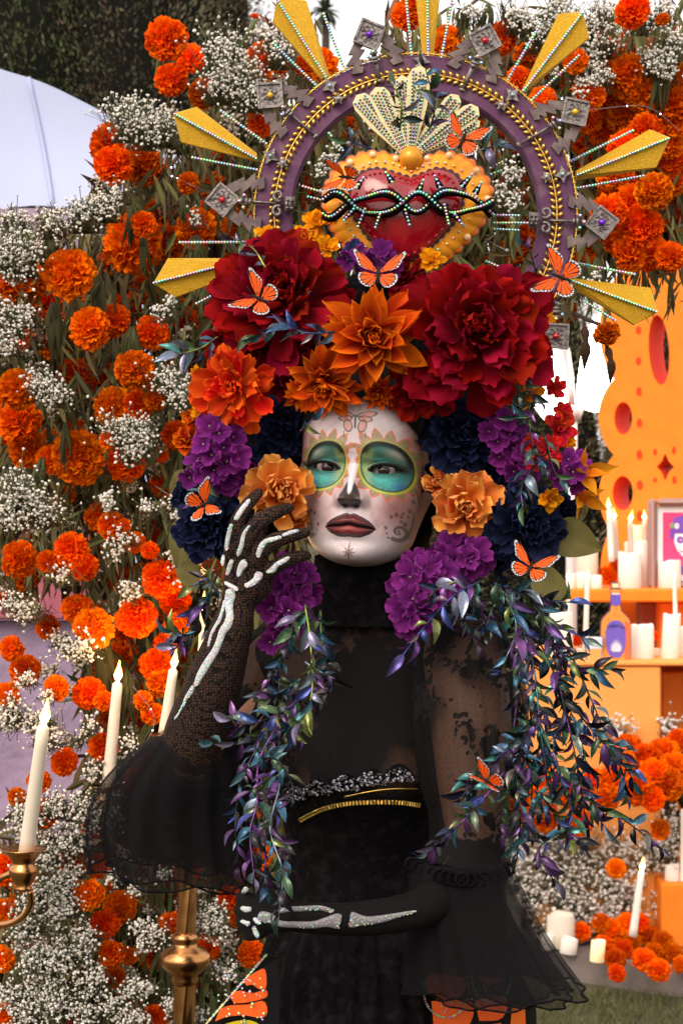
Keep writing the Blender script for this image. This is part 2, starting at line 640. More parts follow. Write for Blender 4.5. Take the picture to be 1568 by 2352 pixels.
def conifer(cx, y, w, z0, z1, n, label, seed, tint=(1, 1, 1), group=None):
    r = np.random.default_rng(seed)
    t = thing('conifer_tree', label, 'tree', (cx, y, 0), group=group)
    g = G().add(*tube([(cx, y, 0), (cx, y, z0 + (z1 - z0) * .4), (cx + .05, y, z1 * .97)], [.16, .1, .02], 8))
    wpart('trunk', g, M['bark'], t)
    # plumes: upright sprays of scale leaves grouped in tufts
    m = n // 8
    az = r.uniform(0, 6.28, m)
    zz = r.uniform(z0, z1, m)
    rad = w * np.sqrt(np.clip(1 - ((zz - z0) / (z1 - z0)) ** 3, .05, 1)) * r.uniform(.55, 1.05, m)
    pc = np.c_[cx + rad * np.cos(az), y + rad * np.sin(az), zz]
    tone = r.uniform(.45, 1.5, m)
    brown = r.uniform(0, 1, m) < .25
    pos = np.repeat(pc, 26, 0) + r.normal(0, 1, (m * 26, 3)) * np.array([.045, .045, .10])
    L = r.uniform(.014, .040, m * 26)
    out = np.repeat(np.c_[np.cos(az), np.sin(az), np.full(m, .9)], 26, 0) + r.normal(0, .5, (m * 26, 3))
    out /= np.linalg.norm(out, axis=1)[:, None]
    sd_ = np.cross(out, r.normal(size=(m * 26, 3)))
    sd_ /= np.linalg.norm(sd_, axis=1)[:, None]
    wv = L[:, None] * .13 * sd_
    tip = pos + out * L[:, None]
    midp = pos + out * L[:, None] * .5
    V = np.stack([pos, midp + wv, tip, midp - wv], 1).reshape(-1, 3)
    base = np.where(brown[:, None], np.array([.17, .12, .09]), np.array([.135, .14, .08])) * tone[:, None] * np.array(tint)
    col = np.repeat(base, 26, 0) * r.uniform(.7, 1.3, (m * 26, 1))
    g = G().add(V, np.arange(len(V)).reshape(-1, 4), np.repeat(col, 4, 0))
    wpart('crown', g, M['conifer'], t, False)
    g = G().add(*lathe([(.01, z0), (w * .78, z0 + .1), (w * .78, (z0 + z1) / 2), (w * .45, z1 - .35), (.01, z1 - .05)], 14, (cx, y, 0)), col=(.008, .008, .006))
    wpart('dark_core', g, M['conifer'], t)  # near-black solid filler that keeps sky from showing through the crown
    return t


tg = 'dark conifers behind the tent'
conifer(-1.58, 10.4, .74, .2, 5.4, 26000, 'dark green conifer at the frame edge above the white tent', 1, (.9, 1.15, .9), tg)
conifer(-1.02, 10.2, .56, .2, 5.4, 24000, 'dark conifer in the middle of the row above the tent', 2, (1, .95, 1), tg)
conifer(-.68, 10.5, .36, .2, 5.0, 20000, 'brownish conifer of the row nearest the open sky and palm', 3, (1.1, .9, 1), tg)
for i, (x, y, w, z1, lb) in enumerate([(1.12, 11.5, .5, 2.95, 'dark olive conifer glimpsed behind the white lamp and the headdress'),
                                       (1.95, 11.8, .6, 2.9, 'dark conifer hidden behind the orange altar panel, seen through its holes'),
                                       (.30, 12, .5, 2.4, 'dark conifer low behind the headdress between wall and altar')]):
    conifer(x, y, w, .1, z1, 14000, lb, 10 + i, (1.1, 1, .9))

# far palm
t = thing('palm_tree', 'far slim palm against the white sky left of the crown', 'tree', (P(745, 60, 40).x, 40, 0))
pt = P(748, 22, 40)
wpart('trunk', G().add(*tube([(pt.x, 40, 0), (pt.x, 40, pt.z * .5), (pt.x, 40, pt.z)], [.11, .09, .08], 8)), M['bark'], t)
g = G()
for i in range(46):
    a, e = rnd.uniform(0, 6.28), rnd.uniform(-.9, 1.2)
    L = rnd.uniform(.30, .42)
    pts = [(pt.x + L * s * math.cos(a) * math.cos(e), 40 + L * s * math.sin(a) * math.cos(e), pt.z + L * s * math.sin(e) - .9 * (L * s) ** 2) for s in (0, .35, .7, 1)]
    g.add(*tube(pts, [.015, .05, .04, .005], 4, False, .25), col=(.06, .075, .05))
wpart('crown', g, M['conifer'], t)

# white tent on the far left with mauve and pink panels below
M['tent'] = mat('white tent fabric', (.52, .58, .80), rough=.8, spec=.2, trans=.25, noise=(2.5, (.47, .51, .74), .4, .7))
M['mauve'] = mat('mauve fabric', (.36, .27, .37), rough=.85, noise=(3, (.30, .22, .31), .4, .7))
M['pink'] = mat('pink panel', (.40, .11, .15), rough=.8, noise=(9, (.28, .08, .12), .4, .7))
M['lavender'] = mat('lavender panel', (.34, .25, .36), rough=.85, noise=(7, (.24, .17, .27), .35, .75), bump=(9, .5, .05))
D = 5.2
t = thing('tent', 'white peaked tent canopy with mauve valance behind the flowers', 'tent', (P(0, 300, D).x, D, 0))
top = spline([P(-420, 40, D), P(-160, 105, D), P(0, 158, D), P(100, 190, D), P(200, 238, D), P(300, 292, D), P(420, 360, D)], 26)
nz_ = 10
V = []
for j in range(nz_):
    s = j / (nz_ - 1)
    for i, p in enumerate(top):
        zb = P(0, 500 + 12 * math.sin(i * .5), D).z
        V.append((p[0] + .08 * s, D - .12 * s + .04 * math.sin(s * 3.1), p[2] * (1 - s) + min(zb, p[2] - .01) * s))
wpart('canopy', G().add(V, grid_faces(len(top), nz_)), M['tent'], t)
for i in (11, 18):
    wpart('seam', G().add(*tube([(V[j * 26 + i][0], V[j * 26 + i][1] - .004, V[j * 26 + i][2]) for j in range(nz_)], .006, 5)), M['tent'], t)
V = []
for j in range(5):
    s = j / 4
    for i in range(60):
        p = top[0] * (1 - i / 59) + top[-1] * (i / 59)
        V.append((p[0] + .08, D - .14 - .02 * math.sin(i * .9) * s, P(0, 497 + 95 * s + 4 * math.sin(i * .7) * s, D).z))
wpart('valance', G().add(V, grid_faces(60, 5)), M['mauve'], t)
for x in (-330, 330):
    p = P(x, 560, D)
    wpart('pole', G().add(*tube([(p.x, D - .02, 0), (p.x, D - .02, p.z)], .025, 10)), M['tent'], t)
for nm, x0, x1, y0, y1, mm, lb, d in [('display_panel', -200, 205, 1210, 1422, 'pink', 'pink panel in the dark behind the flower wall', 4.3), ('display_panel', -200, 330, 1424, 2300, 'lavender', 'lavender panel behind the left candle', 4.34)]:
    a, b = P(x0, y0, d), P(x1, y1, d)
    wobj(nm, G().add(*bbox_round(b.x - a.x, .05, a.z - b.z, ((a.x + b.x) / 2, d, (a.z + b.z) / 2))), M[mm], False, label=lb, cat='panel')

# ------------------------------------------------------------------ marigolds
def marigold_mesh(name, seed, N=210, core=(.72, .060, .001)):
    r = np.random.default_rng(seed)
    g = G()
    ga = np.pi * (3 - 5 ** .5)
    for i in range(N):
        f = (i + .5) / N
        pol = np.arccos(1 - f * 1.5)
        az = i * ga + r.normal(0, .12)
        pol += r.normal(0, .06)
        d = np.array([np.sin(pol) * np.cos(az), np.sin(pol) * np.sin(az), np.cos(pol) * .8])
        tng = np.cross(d, r.normal(size=3))
        tng /= np.linalg.norm(tng)
        nb = np.cross(d, tng)
        rad = r.uniform(.86, 1.08)
        w = r.uniform(.15, .23)
        cols, rows = 5, 3
        V, cc = [], []
        tint = r.uniform(.75, 1.25)
        yel = r.uniform(0, 1) ** 2
        tipc = np.array([1.0, .135 + .10 * yel, .0006]) * tint
        for b in range(rows):
            s = b / 2
            for a in range(cols):
                u = (a / (cols - 1) - .5) * 2
                q = d * (.55 + (rad - .55) * s) + tng * u * w * (.35 + .65 * s) + nb * (.06 * s * math.sin(u * 4 + i) + .05 * s * r.normal()) - d * .05 * u * u * s + d * .035 * s * r.normal()
                V.append(q)
                cc.append(np.array(core) * (1 - s) + tipc * s)
        g.add(V, grid_faces(cols, rows), np.clip(cc, 0, 1))
    g.add(ICO2_V * np.array([.72, .72, .58]), ICO2_F, np.array(core))
    return g.mesh(name, M['marigold'])


MG = [marigold_mesh('marigold', 100 + i) for i in range(5)]
# a sparser bloom with a darker core: the deep layer and the dried flower
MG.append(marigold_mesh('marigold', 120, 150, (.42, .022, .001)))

ZONES = [  # name of the landmark, box in view pixels
    ('on the flower wall above the white tent edge', 300, 0, 560, 260, 'L'),
    ('between the tent and the gold ray on the left', 180, 260, 480, 480, 'L'),
    ('left of the crown under the upper ray', 200, 480, 640, 600, 'L'),
    ('at the left frame edge under the white blossom', -60, 560, 110, 860, 'L'),
    ('left of the lowest left gold ray', 110, 560, 300, 860, 'L'),
    ('below the lowest left gold ray', 300, 600, 520, 860, 'L'),
    ('at the left frame edge beside drooping leaves', -60, 860, 150, 1100, 'L'),
    ('left of the red-orange headdress zinnia', 150, 860, 520, 1110, 'L'),
    ('left of the purple headdress flowers', 150, 1110, 480, 1340, 'L'),
    ('at the left frame edge above the pink panel', -60, 1100, 150, 1340, 'L'),
    ('above the two tall left candles', 130, 1340, 480, 1545, 'L'),
    ('left of the tall candles over the lavender panel', -60, 1340, 130, 1700, 'L'),
    ('between the tall left candles', 130, 1545, 420, 1700, 'L'),
    ('beside the leftmost candle behind the tulle cuff', 0, 1700, 300, 1900, 'L'),
    ('beside the leftmost candle cup', -60, 1900, 110, 2120, 'L'),
    ('in the white blossom below the tulle cuff', 110, 1900, 340, 2160, 'L'),
    ('beside the twisted brass pole', 340, 1950, 640, 2360, 'L'),
    ('at the lower left corner', -60, 2120, 340, 2400, 'L'),
    ('above the crown at the left of the sky', 520, 60, 800, 340, 'T'),
    ('inside the purple ring of the crown', 660, 230, 1230, 640, 'T'),
    ('above the crown near the top gold ray', 860, -60, 1100, 160, 'T'),
    ('above the crown near the red-gem plate', 1100, -60, 1300, 260, 'T'),
    ('at the top right corner', 1300, -60, 1600, 140, 'T'),
    ('right of the crown above the right gold ray', 1300, 140, 1600, 400, 'T'),
    ('right of the crown below the right gold ray', 1300, 400, 1600, 660, 'T'),
]


def zone_of(x, y):
    for z in ZONES:
        if z[1] <= x < z[3] and z[2] <= y < z[4]:
            return z[0]
    return 'on the flower wall behind the headdress'


ORD = ['topmost', 'second from top', 'third from top', 'fourth from top', 'fifth from top', 'sixth from top', 'seventh from top', 'eighth from top', 'ninth from top', 'tenth from top', 'eleventh from top', 'twelfth from top', 'thirteenth from top', 'fourteenth from top', 'fifteenth from top', 'sixteenth from top', 'seventeenth from top', 'eighteenth from top', 'nineteenth from top', 'twentieth from top']

LEFT = [(382, 90, 48), (438, 135, 33), (393, 183, 38), (468, 215, 35), (610, 147, 52), (252, 330, 46), (262, 378, 44), (330, 380, 46), (432, 420, 25), (305, 560, 66), (330, 515, 30), (450, 525, 46), (160, 628, 57), (48, 650, 56), (208, 755, 48), (262, 738, 40), (350, 765, 40), (42, 770, 36), (310, 850, 46), (262, 935, 46), (318, 932, 33), (358, 915, 28), (40, 895, 46), (45, 970, 52), (62, 1030, 46), (180, 1050, 62), (118, 1056, 34), (290, 1062, 42), (405, 1000, 34), (445, 1010, 30), (370, 1045, 18), (232, 1190, 36), (258, 1208, 33), (310, 1246, 26), (285, 1208, 18), (165, 1262, 40), (155, 1292, 32), (195, 1302, 32), (45, 1285, 44), (110, 1290, 26), (178, 1398, 36), (215, 1443, 47), (315, 1418, 47), (405, 1438, 30), (382, 1478, 26), (360, 1528, 38), (58, 1540, 34), (130, 1580, 30), (205, 1592, 36), (240, 1610, 24), (148, 1750, 32), (238, 1717, 33), (28, 1490, 30), (20, 1595, 28), (10, 1380, 20), (370, 1330, 42), (400, 1375, 38), (430, 1330, 30), (345, 1265, 20), (104, 1868, 34), (168, 1972, 35), (228, 1989, 28), (200, 2055, 40), (276, 2083, 38), (240, 2123, 34), (8, 1999, 36), (16, 2095, 30), (6, 2203, 30), (256, 2191, 30), (296, 2195, 22), (478, 2179, 29), (578, 2191, 32), (394, 2123, 28), (530, 2065, 32), (248, 2033, 13), (264, 2245, 25), (356, 2339, 30), (590, 1991, 18), (215, 1900, 26), (545, 2110, 20), (600, 1965, 26), (10, 2335, 28), (180, 2345, 22), (90, 1795, 26), (40, 1830, 22), (565, 2000, 30), (330, 1610, 24), (370, 1570, 30), (350, 1640, 26), (600, 282, 34), (250, 1010, 22), (430, 2000, 30), (350, 1760, 28), (310, 1790, 26)]
DEEP_L = [(420, 640, 50), (380, 1110, 34), (340, 660, 40), (170, 860, 40), (240, 870, 38), (215, 840, 34), (390, 1290, 46), (330, 1330, 40), (420, 1250, 34), (280, 1330, 30), (110, 700, 40), (520, 1050, 40), (380, 560, 44), (410, 860, 40), (440, 930, 32), (330, 1590, 34), (300, 1660, 34), (120, 1180, 40), (90, 1230, 32), (60, 1330, 30), (250, 1540, 34), (190, 1500, 30), (110, 1440, 30), (350, 1430, 34), (440, 1560, 34), (350, 2200, 32), (420, 2260, 34), (300, 2300, 34), (130, 2130, 34), (120, 2300, 30), (340, 2050, 34), (470, 2010, 40), (500, 1930, 40), (60, 2260, 30), (430, 740, 34), (490, 430, 34), (540, 470, 34), (520, 350, 30)]
TOP = [(738, 148, 36), (700, 150, 24), (935, 35, 36), (950, 5, 30), (1020, 105, 33), (1150, 90, 38), (1215, 128, 38), (1245, 228, 30), (1450, 25, 42), (1390, 225, 58), (1440, 175, 48), (1350, 215, 40), (1430, 265, 40), (1540, 240, 44), (1530, 318, 46), (1552, 280, 36), (1420, 425, 46), (1455, 470, 50), (1470, 520, 48), (1440, 582, 46), (1490, 580, 42), (1540, 590, 34), (1415, 560, 30), (1545, 420, 30), (1400, 400, 34), (1520, 45, 16), (1545, 370, 34), (1030, 85, 30), (1400, 175, 46), (1350, 160, 34), (1480, 215, 44), (1480, 300, 40), (1395, 300, 46), (1440, 340, 44), (1350, 270, 34), (1500, 440, 44), (1395, 490, 44), (1560, 180, 34), (1190, 180, 30), (1320, 140, 30)]
DEEP_T = [(720, 310, 40), (745, 420, 52), (715, 480, 40), (800, 290, 30), (1185, 480, 48), (1190, 560, 44), (1160, 330, 36), (1080, 300, 34), (1130, 620, 40), (700, 570, 34), (860, 250, 30), (1345, 330, 34), (1370, 480, 40), (1350, 570, 34), (1330, 620, 34), (1290, 710, 34), (1500, 120, 34), (1300, 130, 30), (1400, 120, 34), (1180, 420, 34), (1560, 500, 34), (1510, 500, 34), (1500, 380, 34), (1330, 260, 30), (1370, 330, 34), (1240, 340, 30)]


def put_marigold(x, y, r, d, lab, grp, droop=.25, var=None, face=None):
    me = MG[var if var is not None else rnd.randrange(5)]
    p = P(x, y, d)
    dirv = Vector(face) if face else Vector((rnd.gauss(0, .38), -1, rnd.gauss(-droop * .4, .35) + .15))
    rot = dirv.to_track_quat('Z', 'Y') @ Quaternion((0, 0, 1), rnd.uniform(0, 6.28))
    o = link('marigold', me, None, p, rot, r * K * d * rnd.uniform(1.0, 1.08))
    return tag(o, lab, 'marigold', grp)


def place_marigolds(lst, d0, jit, grp, kindtext, var=None):
    rec = {}
    for (x, y, r) in lst:
        rec.setdefault(zone_of(x, y), []).append((y, x, r))
    for z, L in rec.items():
        xs = sorted(q[1] for q in L)
        halves = [('', L)] if len(L) <= 8 else [(', left half', [q for q in L if q[1] < xs[len(xs) // 2]]), (', right half', [q for q in L if q[1] >= xs[len(xs) // 2]])]
        for hn, H in halves:
            H.sort()
            for i, (y, x, r) in enumerate(H):
                d = d0 + rnd.uniform(-jit, jit)
                put_marigold(x, y, r, d, f'{kindtext} marigold {z}' + hn + ('' if len(H) == 1 else f', {ORD[i]}'), grp, var=var)


def in_wall(x, y):
    if x < 620 + 90 * (y > 660) and y > 120:
        top = np.interp(x, [-80, 0, 130, 200, 250, 340, 420, 480, 560, 620], [470, 460, 440, 420, 280, 250, 190, 150, 110, 90])
        return y > top
    if x >= 620 and y < 640:
        low = np.interp(x, [620, 1240, 1320, 1400, 1600], [640, 640, 640, 610, 640])
        sky_ = 735 < x < 880 and y < 170
        return y < low and not sky_ and y > -40
    return False


place_marigolds(LEFT + TOP, 2.81, .09, 'orange marigolds on the flower wall', 'orange')
fill = []
while len(fill) < 110:
    x, y = rnd.uniform(-20, 600), rnd.uniform(430, 2330)
    if rnd.random() < .25:
        x, y = rnd.uniform(1240, 1560), rnd.uniform(60, 600)
    r = rnd.uniform(26, 44)
    if in_wall(x, y - r) and not (x < 200 and 1290 < y < 1900) and all(math.hypot(x - q[0], y - q[1]) > (r + q[2]) * .55 for q in fill + DEEP_L + DEEP_T):
        fill.append((x, y, r))
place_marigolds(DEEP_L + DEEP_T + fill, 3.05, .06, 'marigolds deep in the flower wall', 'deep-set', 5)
# two dry hanging blooms and a bud
o = put_marigold(1392, 765, 30, 2.75, 'dried dark marigold hanging upside down before the orange panel', None, var=5, face=(.2, -.5, -.8))
o = put_marigold(585, 38, 9, 2.8, 'small closed marigold bud on a thin stem against the conifers', None, var=1, face=(.3, -.2, .9))


M['dry'] = mat('dry leaf', (.045, .022, .010), rough=.9, bump=(200, 1, .004))


def stem(name, pts, r, label, m='stem', cat='stalk'):
    return wobj(name, G().add(*tube(spline(pts, 10), r, 6)), M[m], label=label, cat=cat)


stem('stalk', [P(585, 46, 2.8), P(575, 70, 2.8), P(560, 100, 2.82), P(555, 140, 2.85)], .0035, 'thin green stem under the closed marigold bud')
stem('stalk', [P(375, 110, 2.84), P(366, 150, 2.86), P(362, 200, 2.9)], .005, 'thick pale stem under the highest left marigold')
stem('stalk', [P(1375, 745, 2.76), P(1350, 735, 2.78), P(1318, 720, 2.82)], .003, 'dry brown stem holding the upside-down marigold', 'bark')
for q in (([P(1340, 738, 2.76), P(1345, 790, 2.75), P(1340, 850, 2.76)]), ([P(1390, 790, 2.76), P(1402, 830, 2.75), P(1400, 880, 2.76)])):
    stem('dry_leaf', q, np.array([.0015, .003, .006, .005, .0035, .0065, .007, .005, .003, .001]), 'shrivelled brown leaf hanging beside the dried marigold' if q[0].x < P(1360, 0, 2.76).x else 'shrivelled brown leaf hanging under the dried marigold', 'dry', 'leaf')

# ------------------------------------------------------------------ drooping leaves of the flower wall
LB = np.array([(0, 0, 0), (.16, .04, .25), (-.16, .04, .25), (.20, .05, .55), (-.20, .05, .55), (0, 0, 1), (0, -.05, .25), (0, -.06, .55)])
LF = np.array([(0, 1, 6), (0, 6, 2), (1, 3, 7), (1, 7, 6), (6, 7, 4), (6, 4, 2), (3, 5, 7), (7, 5, 4)])


def leaves_stuff(name, npts, dlo, dhi, region, Lr, seed, colr):
    r = np.random.default_rng(seed)
    pos, rot, sc = [], [], []
    while len(pos) < npts:
        x, y = r.uniform(-60, 1620), r.uniform(-40, 2400)
        if not region(x, y):
            continue
        d = r.uniform(dlo, dhi)
        pos.append(P(x, y, d))
        z = Vector((r.normal(0, .35), r.normal(0, .4) - .15, -1.0)) if r.uniform() < .8 else Vector(r.normal(size=3))
        q = z.to_track_quat('Z', 'Y') @ Quaternion((0, 0, 1), r.uniform(0, 6.28))
        rot.append(np.array(q.to_matrix()))
        sc.append(r.uniform(*Lr))
    sc = np.array(sc)
    col = np.array(colr) * r.uniform(.45, 1.6, (npts, 1)) * (1 + r.normal(0, .12, (npts, 3)))
    V, F, cc = scatter(LB, LF, np.array(pos), np.c_[sc * .36, sc * .6, sc], np.array(rot), 0, np.clip(col, .002, 1))
    return wobj(name, G().add(V, F, cc), M['leafstuff'], False, kind='stuff')


M['leafstuff'] = mat('drooping leaves', attr=True, rough=.7, spec=.15, trans=.18)
leaves_stuff('leaves', 5200, 2.86, 3.06, lambda x, y: in_wall(x, y - 50) and not (x < 190 and 1310 < y < 1900), (.025, .075), 31, (.13, .12, .05))
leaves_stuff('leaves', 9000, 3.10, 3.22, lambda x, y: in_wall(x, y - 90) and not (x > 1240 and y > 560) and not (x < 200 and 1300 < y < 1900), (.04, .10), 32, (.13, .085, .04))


def droop_clump(x, y, L, n, label, d=2.80):
    """a hanging bunch of wilted leaves: one thing, each leaf a part"""
    t = thing('leaf_bunch', label, 'leaves', P(x, y, d), group='wilted leaf bunches on the flower wall')
    for i in range(n):
        l = L * rnd.uniform(.6, 1.05) * K * d
        x0 = rnd.gauss(0, L * .10) * K * d
        pts = spline([(x0 * .3, 0, 0), (x0, -.01, -l * .4), (x0 + rnd.gauss(0, .006), rnd.uniform(-.01, .01), -l)], 7)
        w = L * K * d * rnd.uniform(.035, .06)
        V, F = tube(pts, w * np.array([.3, .8, 1, 1, .85, .5, .06]), 6, True, .3)
        g = G().add(V, F, col=np.array([.068, .070, .028]) * rnd.uniform(.6, 1.3))
        link('leaf', g.mesh('leaf', M['leafstuff']), t)
    return t


for x, y, L, n, lb in [(122, 715, 150, 7, 'long wilted leaf bunch under the left edge marigolds'), (238, 665, 130, 7, 'wilted leaf bunch left of the two-bloom marigold pair'), (455, 560, 100, 7, 'wilted leaf bunch under the marigold beside the crown ray'), (305, 770, 120, 9, 'dark wilted leaf bunch under the two-bloom marigold pair'), (395, 640, 110, 7, 'wilted leaf bunch left of the lowest left ray'), (120, 560, 100, 6, 'wilted leaf bunch hanging over the widest left marigold'), (300, 490, 110, 6, 'wilted leaf bunch hanging beside the largest left marigold'), (470, 650, 120, 7, 'wilted leaf bunch under the lowest left gold ray'), (290, 1350, 130, 9, 'wilted leaf bunch beside the upper pair of round marigolds'), (240, 1480, 170, 10, 'long dark leaf bunch behind the second candle'), (290, 1560, 120, 7, 'wilted leaf bunch right of the second candle'), (290, 990, 110, 7, 'wilted leaf bunch left of the headdress zinnia'), (100, 1070, 110, 7, 'dark leaf bunch beside the left frame edge'), (150, 990, 110, 6, 'dark leaf bunch under the white sprig on the left'), (390, 2190, 160, 8, 'hanging leaf bunch left of the brass knob'), (490, 2230, 110, 6, 'hanging leaf bunch right of the brass knob'), (1120, 30, 90, 6, 'wilted leaf bunch between the top ray and red-gem plate'), (1060, 40, 90, 5, 'wilted leaf bunch right of the top gold ray'), (1510, 160, 130, 8, 'wilted leaf bunch at the right edge of the wall'), (1370, 610, 110, 6, 'wilted leaf bunch above the lower right ray'), (1345, 470, 100, 6, 'wilted leaf bunch right of the purple-gem plate'), (330, 560, 110, 6, 'wilted leaf bunch under the largest left marigold'), (420, 470, 80, 6, 'wilted leaf bunch above the beaded left spoke')]:
    droop_clump(x, y - 20, L, n, lb)

# ------------------------------------------------------------------ baby's breath
BB = [(20, 570, 60), (120, 510, 36), (190, 490, 44), (240, 470, 38), (30, 500, 30), (270, 440, 24), (300, 265, 60), (370, 285, 50), (340, 300, 40), (40, 590, 50), (520, 110, 50), (530, 150, 50), (570, 195, 60), (505, 190, 45), (640, 115, 36), (625, 80, 26), (60, 720, 32), (20, 735, 45), (20, 790, 30), (100, 880, 46), (135, 905, 36), (372, 715, 24), (395, 690, 18), (385, 870, 40), (415, 905, 40), (285, 985, 56), (330, 1005, 36), (300, 1040, 30), (40, 1135, 62), (95, 1170, 50), (20, 1190, 40), (250, 1150, 30), (340, 1160, 24), (395, 1150, 24), (410, 1175, 26), (285, 1235, 26), (265, 1265, 24), (425, 1290, 40), (410, 1265, 26), (140, 1320, 26), (30, 1385, 36), (60, 1410, 24), (170, 1490, 36), (195, 1480, 30), (60, 1560, 26), (110, 1600, 24), (300, 1350, 30), (30, 1640, 44), (90, 1660, 40), (110, 1700, 34), (205, 1665, 24), (300, 1700, 20), (215, 1770, 28), (190, 1860, 50), (130, 1850, 50), (60, 1870, 50), (230, 1880, 44), (250, 1840, 34), (170, 1930, 50), (100, 1960, 50), (135, 2040, 60), (70, 2060, 40), (60, 2120, 50), (150, 2085, 44), (100, 2200, 60), (200, 2150, 36), (150, 2190, 50), (40, 2280, 50), (130, 2290, 60), (215, 2250, 44), (60, 2340, 50), (300, 2335, 50), (200, 2330, 44), (350, 2145, 44), (310, 2040, 20), (325, 2130, 26), (465, 2110, 40), (500, 2135, 26), (520, 2230, 30), (300, 2270, 26), (335, 2265, 32), (450, 2330, 30), (260, 2300, 30), (425, 2220, 20), (490, 2090, 26), (455, 2040, 20), (260, 2010, 20), (390, 2300, 24), (165, 2010, 30), (290, 1960, 24), (320, 1905, 24), (380, 2000, 24), (400, 1940, 20)]
BB_T = [(1300, 35, 44), (1240, 55, 40), (1180, 20, 30), (1070, 30, 20), (1330, 110, 40), (1360, 170, 44), (1400, 90, 36), (1490, 140, 34), (1540, 100, 46), (1480, 40, 30), (1340, 185, 30), (1150, 450, 36), (1170, 400, 28), (760, 375, 34), (735, 395, 24), (1380, 20, 36), (1290, 5, 36), (1520, 20, 26), (450, 500, 20), (1395, 175, 20), (1530, 155, 26), (1190, 40, 26), (1370, 640, 24), (640, 190, 20), (1310, 150, 20)]


def babys_breath(name, clusters, d, rad, seed, dens=.0125, col=(.88, .87, .82)):
    r = np.random.default_rng(seed)
    pos, sc, base = [], [], []
    for (x, y, rr) in clusters:
        nn = int(dens * math.pi * rr * rr * 1.15) + 6
        c = P(x, y, d)
        px = K * d
        ax, ay, ang = r.uniform(.75, 1.3), r.uniform(.75, 1.2), r.uniform(0, 3.1)
        for i in range(nn):
            u = r.normal(0, .48, 3)
            dx, dy = u[0] * rr * ax, u[1] * rr * ay
            p = c + Vector((dx * px, u[2] * rr * px * .8 - .01, -dy * px))
            pos.append(p)
            sc.append(rad * r.uniform(.55, 1.25))
            base.append(c + Vector((r.normal(0, .012), .05, -rr * px * .8)))
    pos, base, sc = np.array(pos), np.array(base), np.array(sc)
    cc = np.array(col) * r.uniform(.72, 1.05, (len(pos), 1))
    V, F, fc = scatter(ICO_V, ICO_F, pos, np.c_[sc, sc, sc * .85], rand_rot(len(pos)), .30, cc)
    g = G().add(V, F, fc)
    # fine stems: thin three-sided prisms towards the foot of each spray
    mid = pos * .5 + base * .5 + r.normal(0, .006, pos.shape)
    w = .0007 if d < 4 else .0012
    tri = np.array([(w, 0, 0), (-w * .5, w * .8, 0), (-w * .5, -w * .8, 0)])
    for a, b in ((pos, mid), (mid, base)):
        V = np.concatenate([a[:, None] + tri, b[:, None] + tri], 1).reshape(-1, 3)
        f = np.array([(0, 1, 4, 3), (1, 2, 5, 4), (2, 0, 3, 5)])
        F = (f[None] + (np.arange(len(a)) * 6)[:, None, None]).reshape(-1, 4)
        g.add(V, F, (.30, .32, .20))
    return wobj(name, g, M['white_floret'], True, kind='stuff')


babys_breath('babys_breath', BB, 2.72, .0021, 41, .020, (.94, .90, .82))
babys_breath('babys_breath', [(x + rnd.uniform(-80, 80), y + rnd.uniform(-30, 90), r * .9) for x, y, r in BB], 2.95, .0024, 42, .017, (.88, .78, .66))
babys_breath('babys_breath', BB_T + [(x + rnd.uniform(-40, 40), max(10, y + rnd.uniform(-10, 40)), r * .8) for x, y, r in BB_T if x > 900], 2.78, .0022, 43, .013, (.94, .92, .85))
# fairy light wires
for pts, lb in [([P(620, 470, 2.78), P(430, 425, 2.74), P(400, 385, 2.73), P(388, 400, 2.73), P(455, 432, 2.72)], 'thin fairy-light wire left of the crown'),
                ([P(355, 1115, 2.72), P(470, 1190, 2.70), P(520, 1240, 2.69), P(600, 1300, 2.70)], 'thin fairy-light wire left of the purple flowers'),
                ([P(275, 1840, 2.68), P(300, 1740, 2.67), P(345, 1690, 2.66), P(352, 1640, 2.67), P(305, 1575, 2.68)], 'thin fairy-light wire beside the second candle'),
                ([P(1270, 215, 2.70), P(1340, 250, 2.69), P(1480, 245, 2.69), P(1560, 300, 2.70)], 'thin fairy-light wire right of the crown')]:
    t = thing('fairy_lights', lb, 'string lights', pts[0])
    s = spline(pts, 40)
    wpart('wire', G().add(*tube(s, .0005, 4)), M['pewter'], t)
    for i in range(4, 40, 9):
        wpart('bulb', G().add(ICO_V * .0011 + s[i], ICO_F), M.setdefault('fairy', mat('fairy bulb', (.8, .75, 1), emit=((.75, .6, 1), 6))), t)
# ------------------------------------------------------------------ altar on the right, far behind
def altar_box(x0, x1, y0, y1, d0, d1, m, name, parent=None, b=.006):
    """front face at distance d0 spanning view pixels, running back to d1"""
    a, c = P(x0, y0, d0), P(x1, y1, d0)
    g = G().add(*bbox_round(c.x - a.x, d1 - d0, a.z - c.z, ((a.x + c.x) / 2, (d0 + d1) / 2, (a.z + c.z) / 2), b))
    return wpart(name, g, m, parent, False)


SLANT = .075                       # the board stands at an angle: its cuts run back to the right


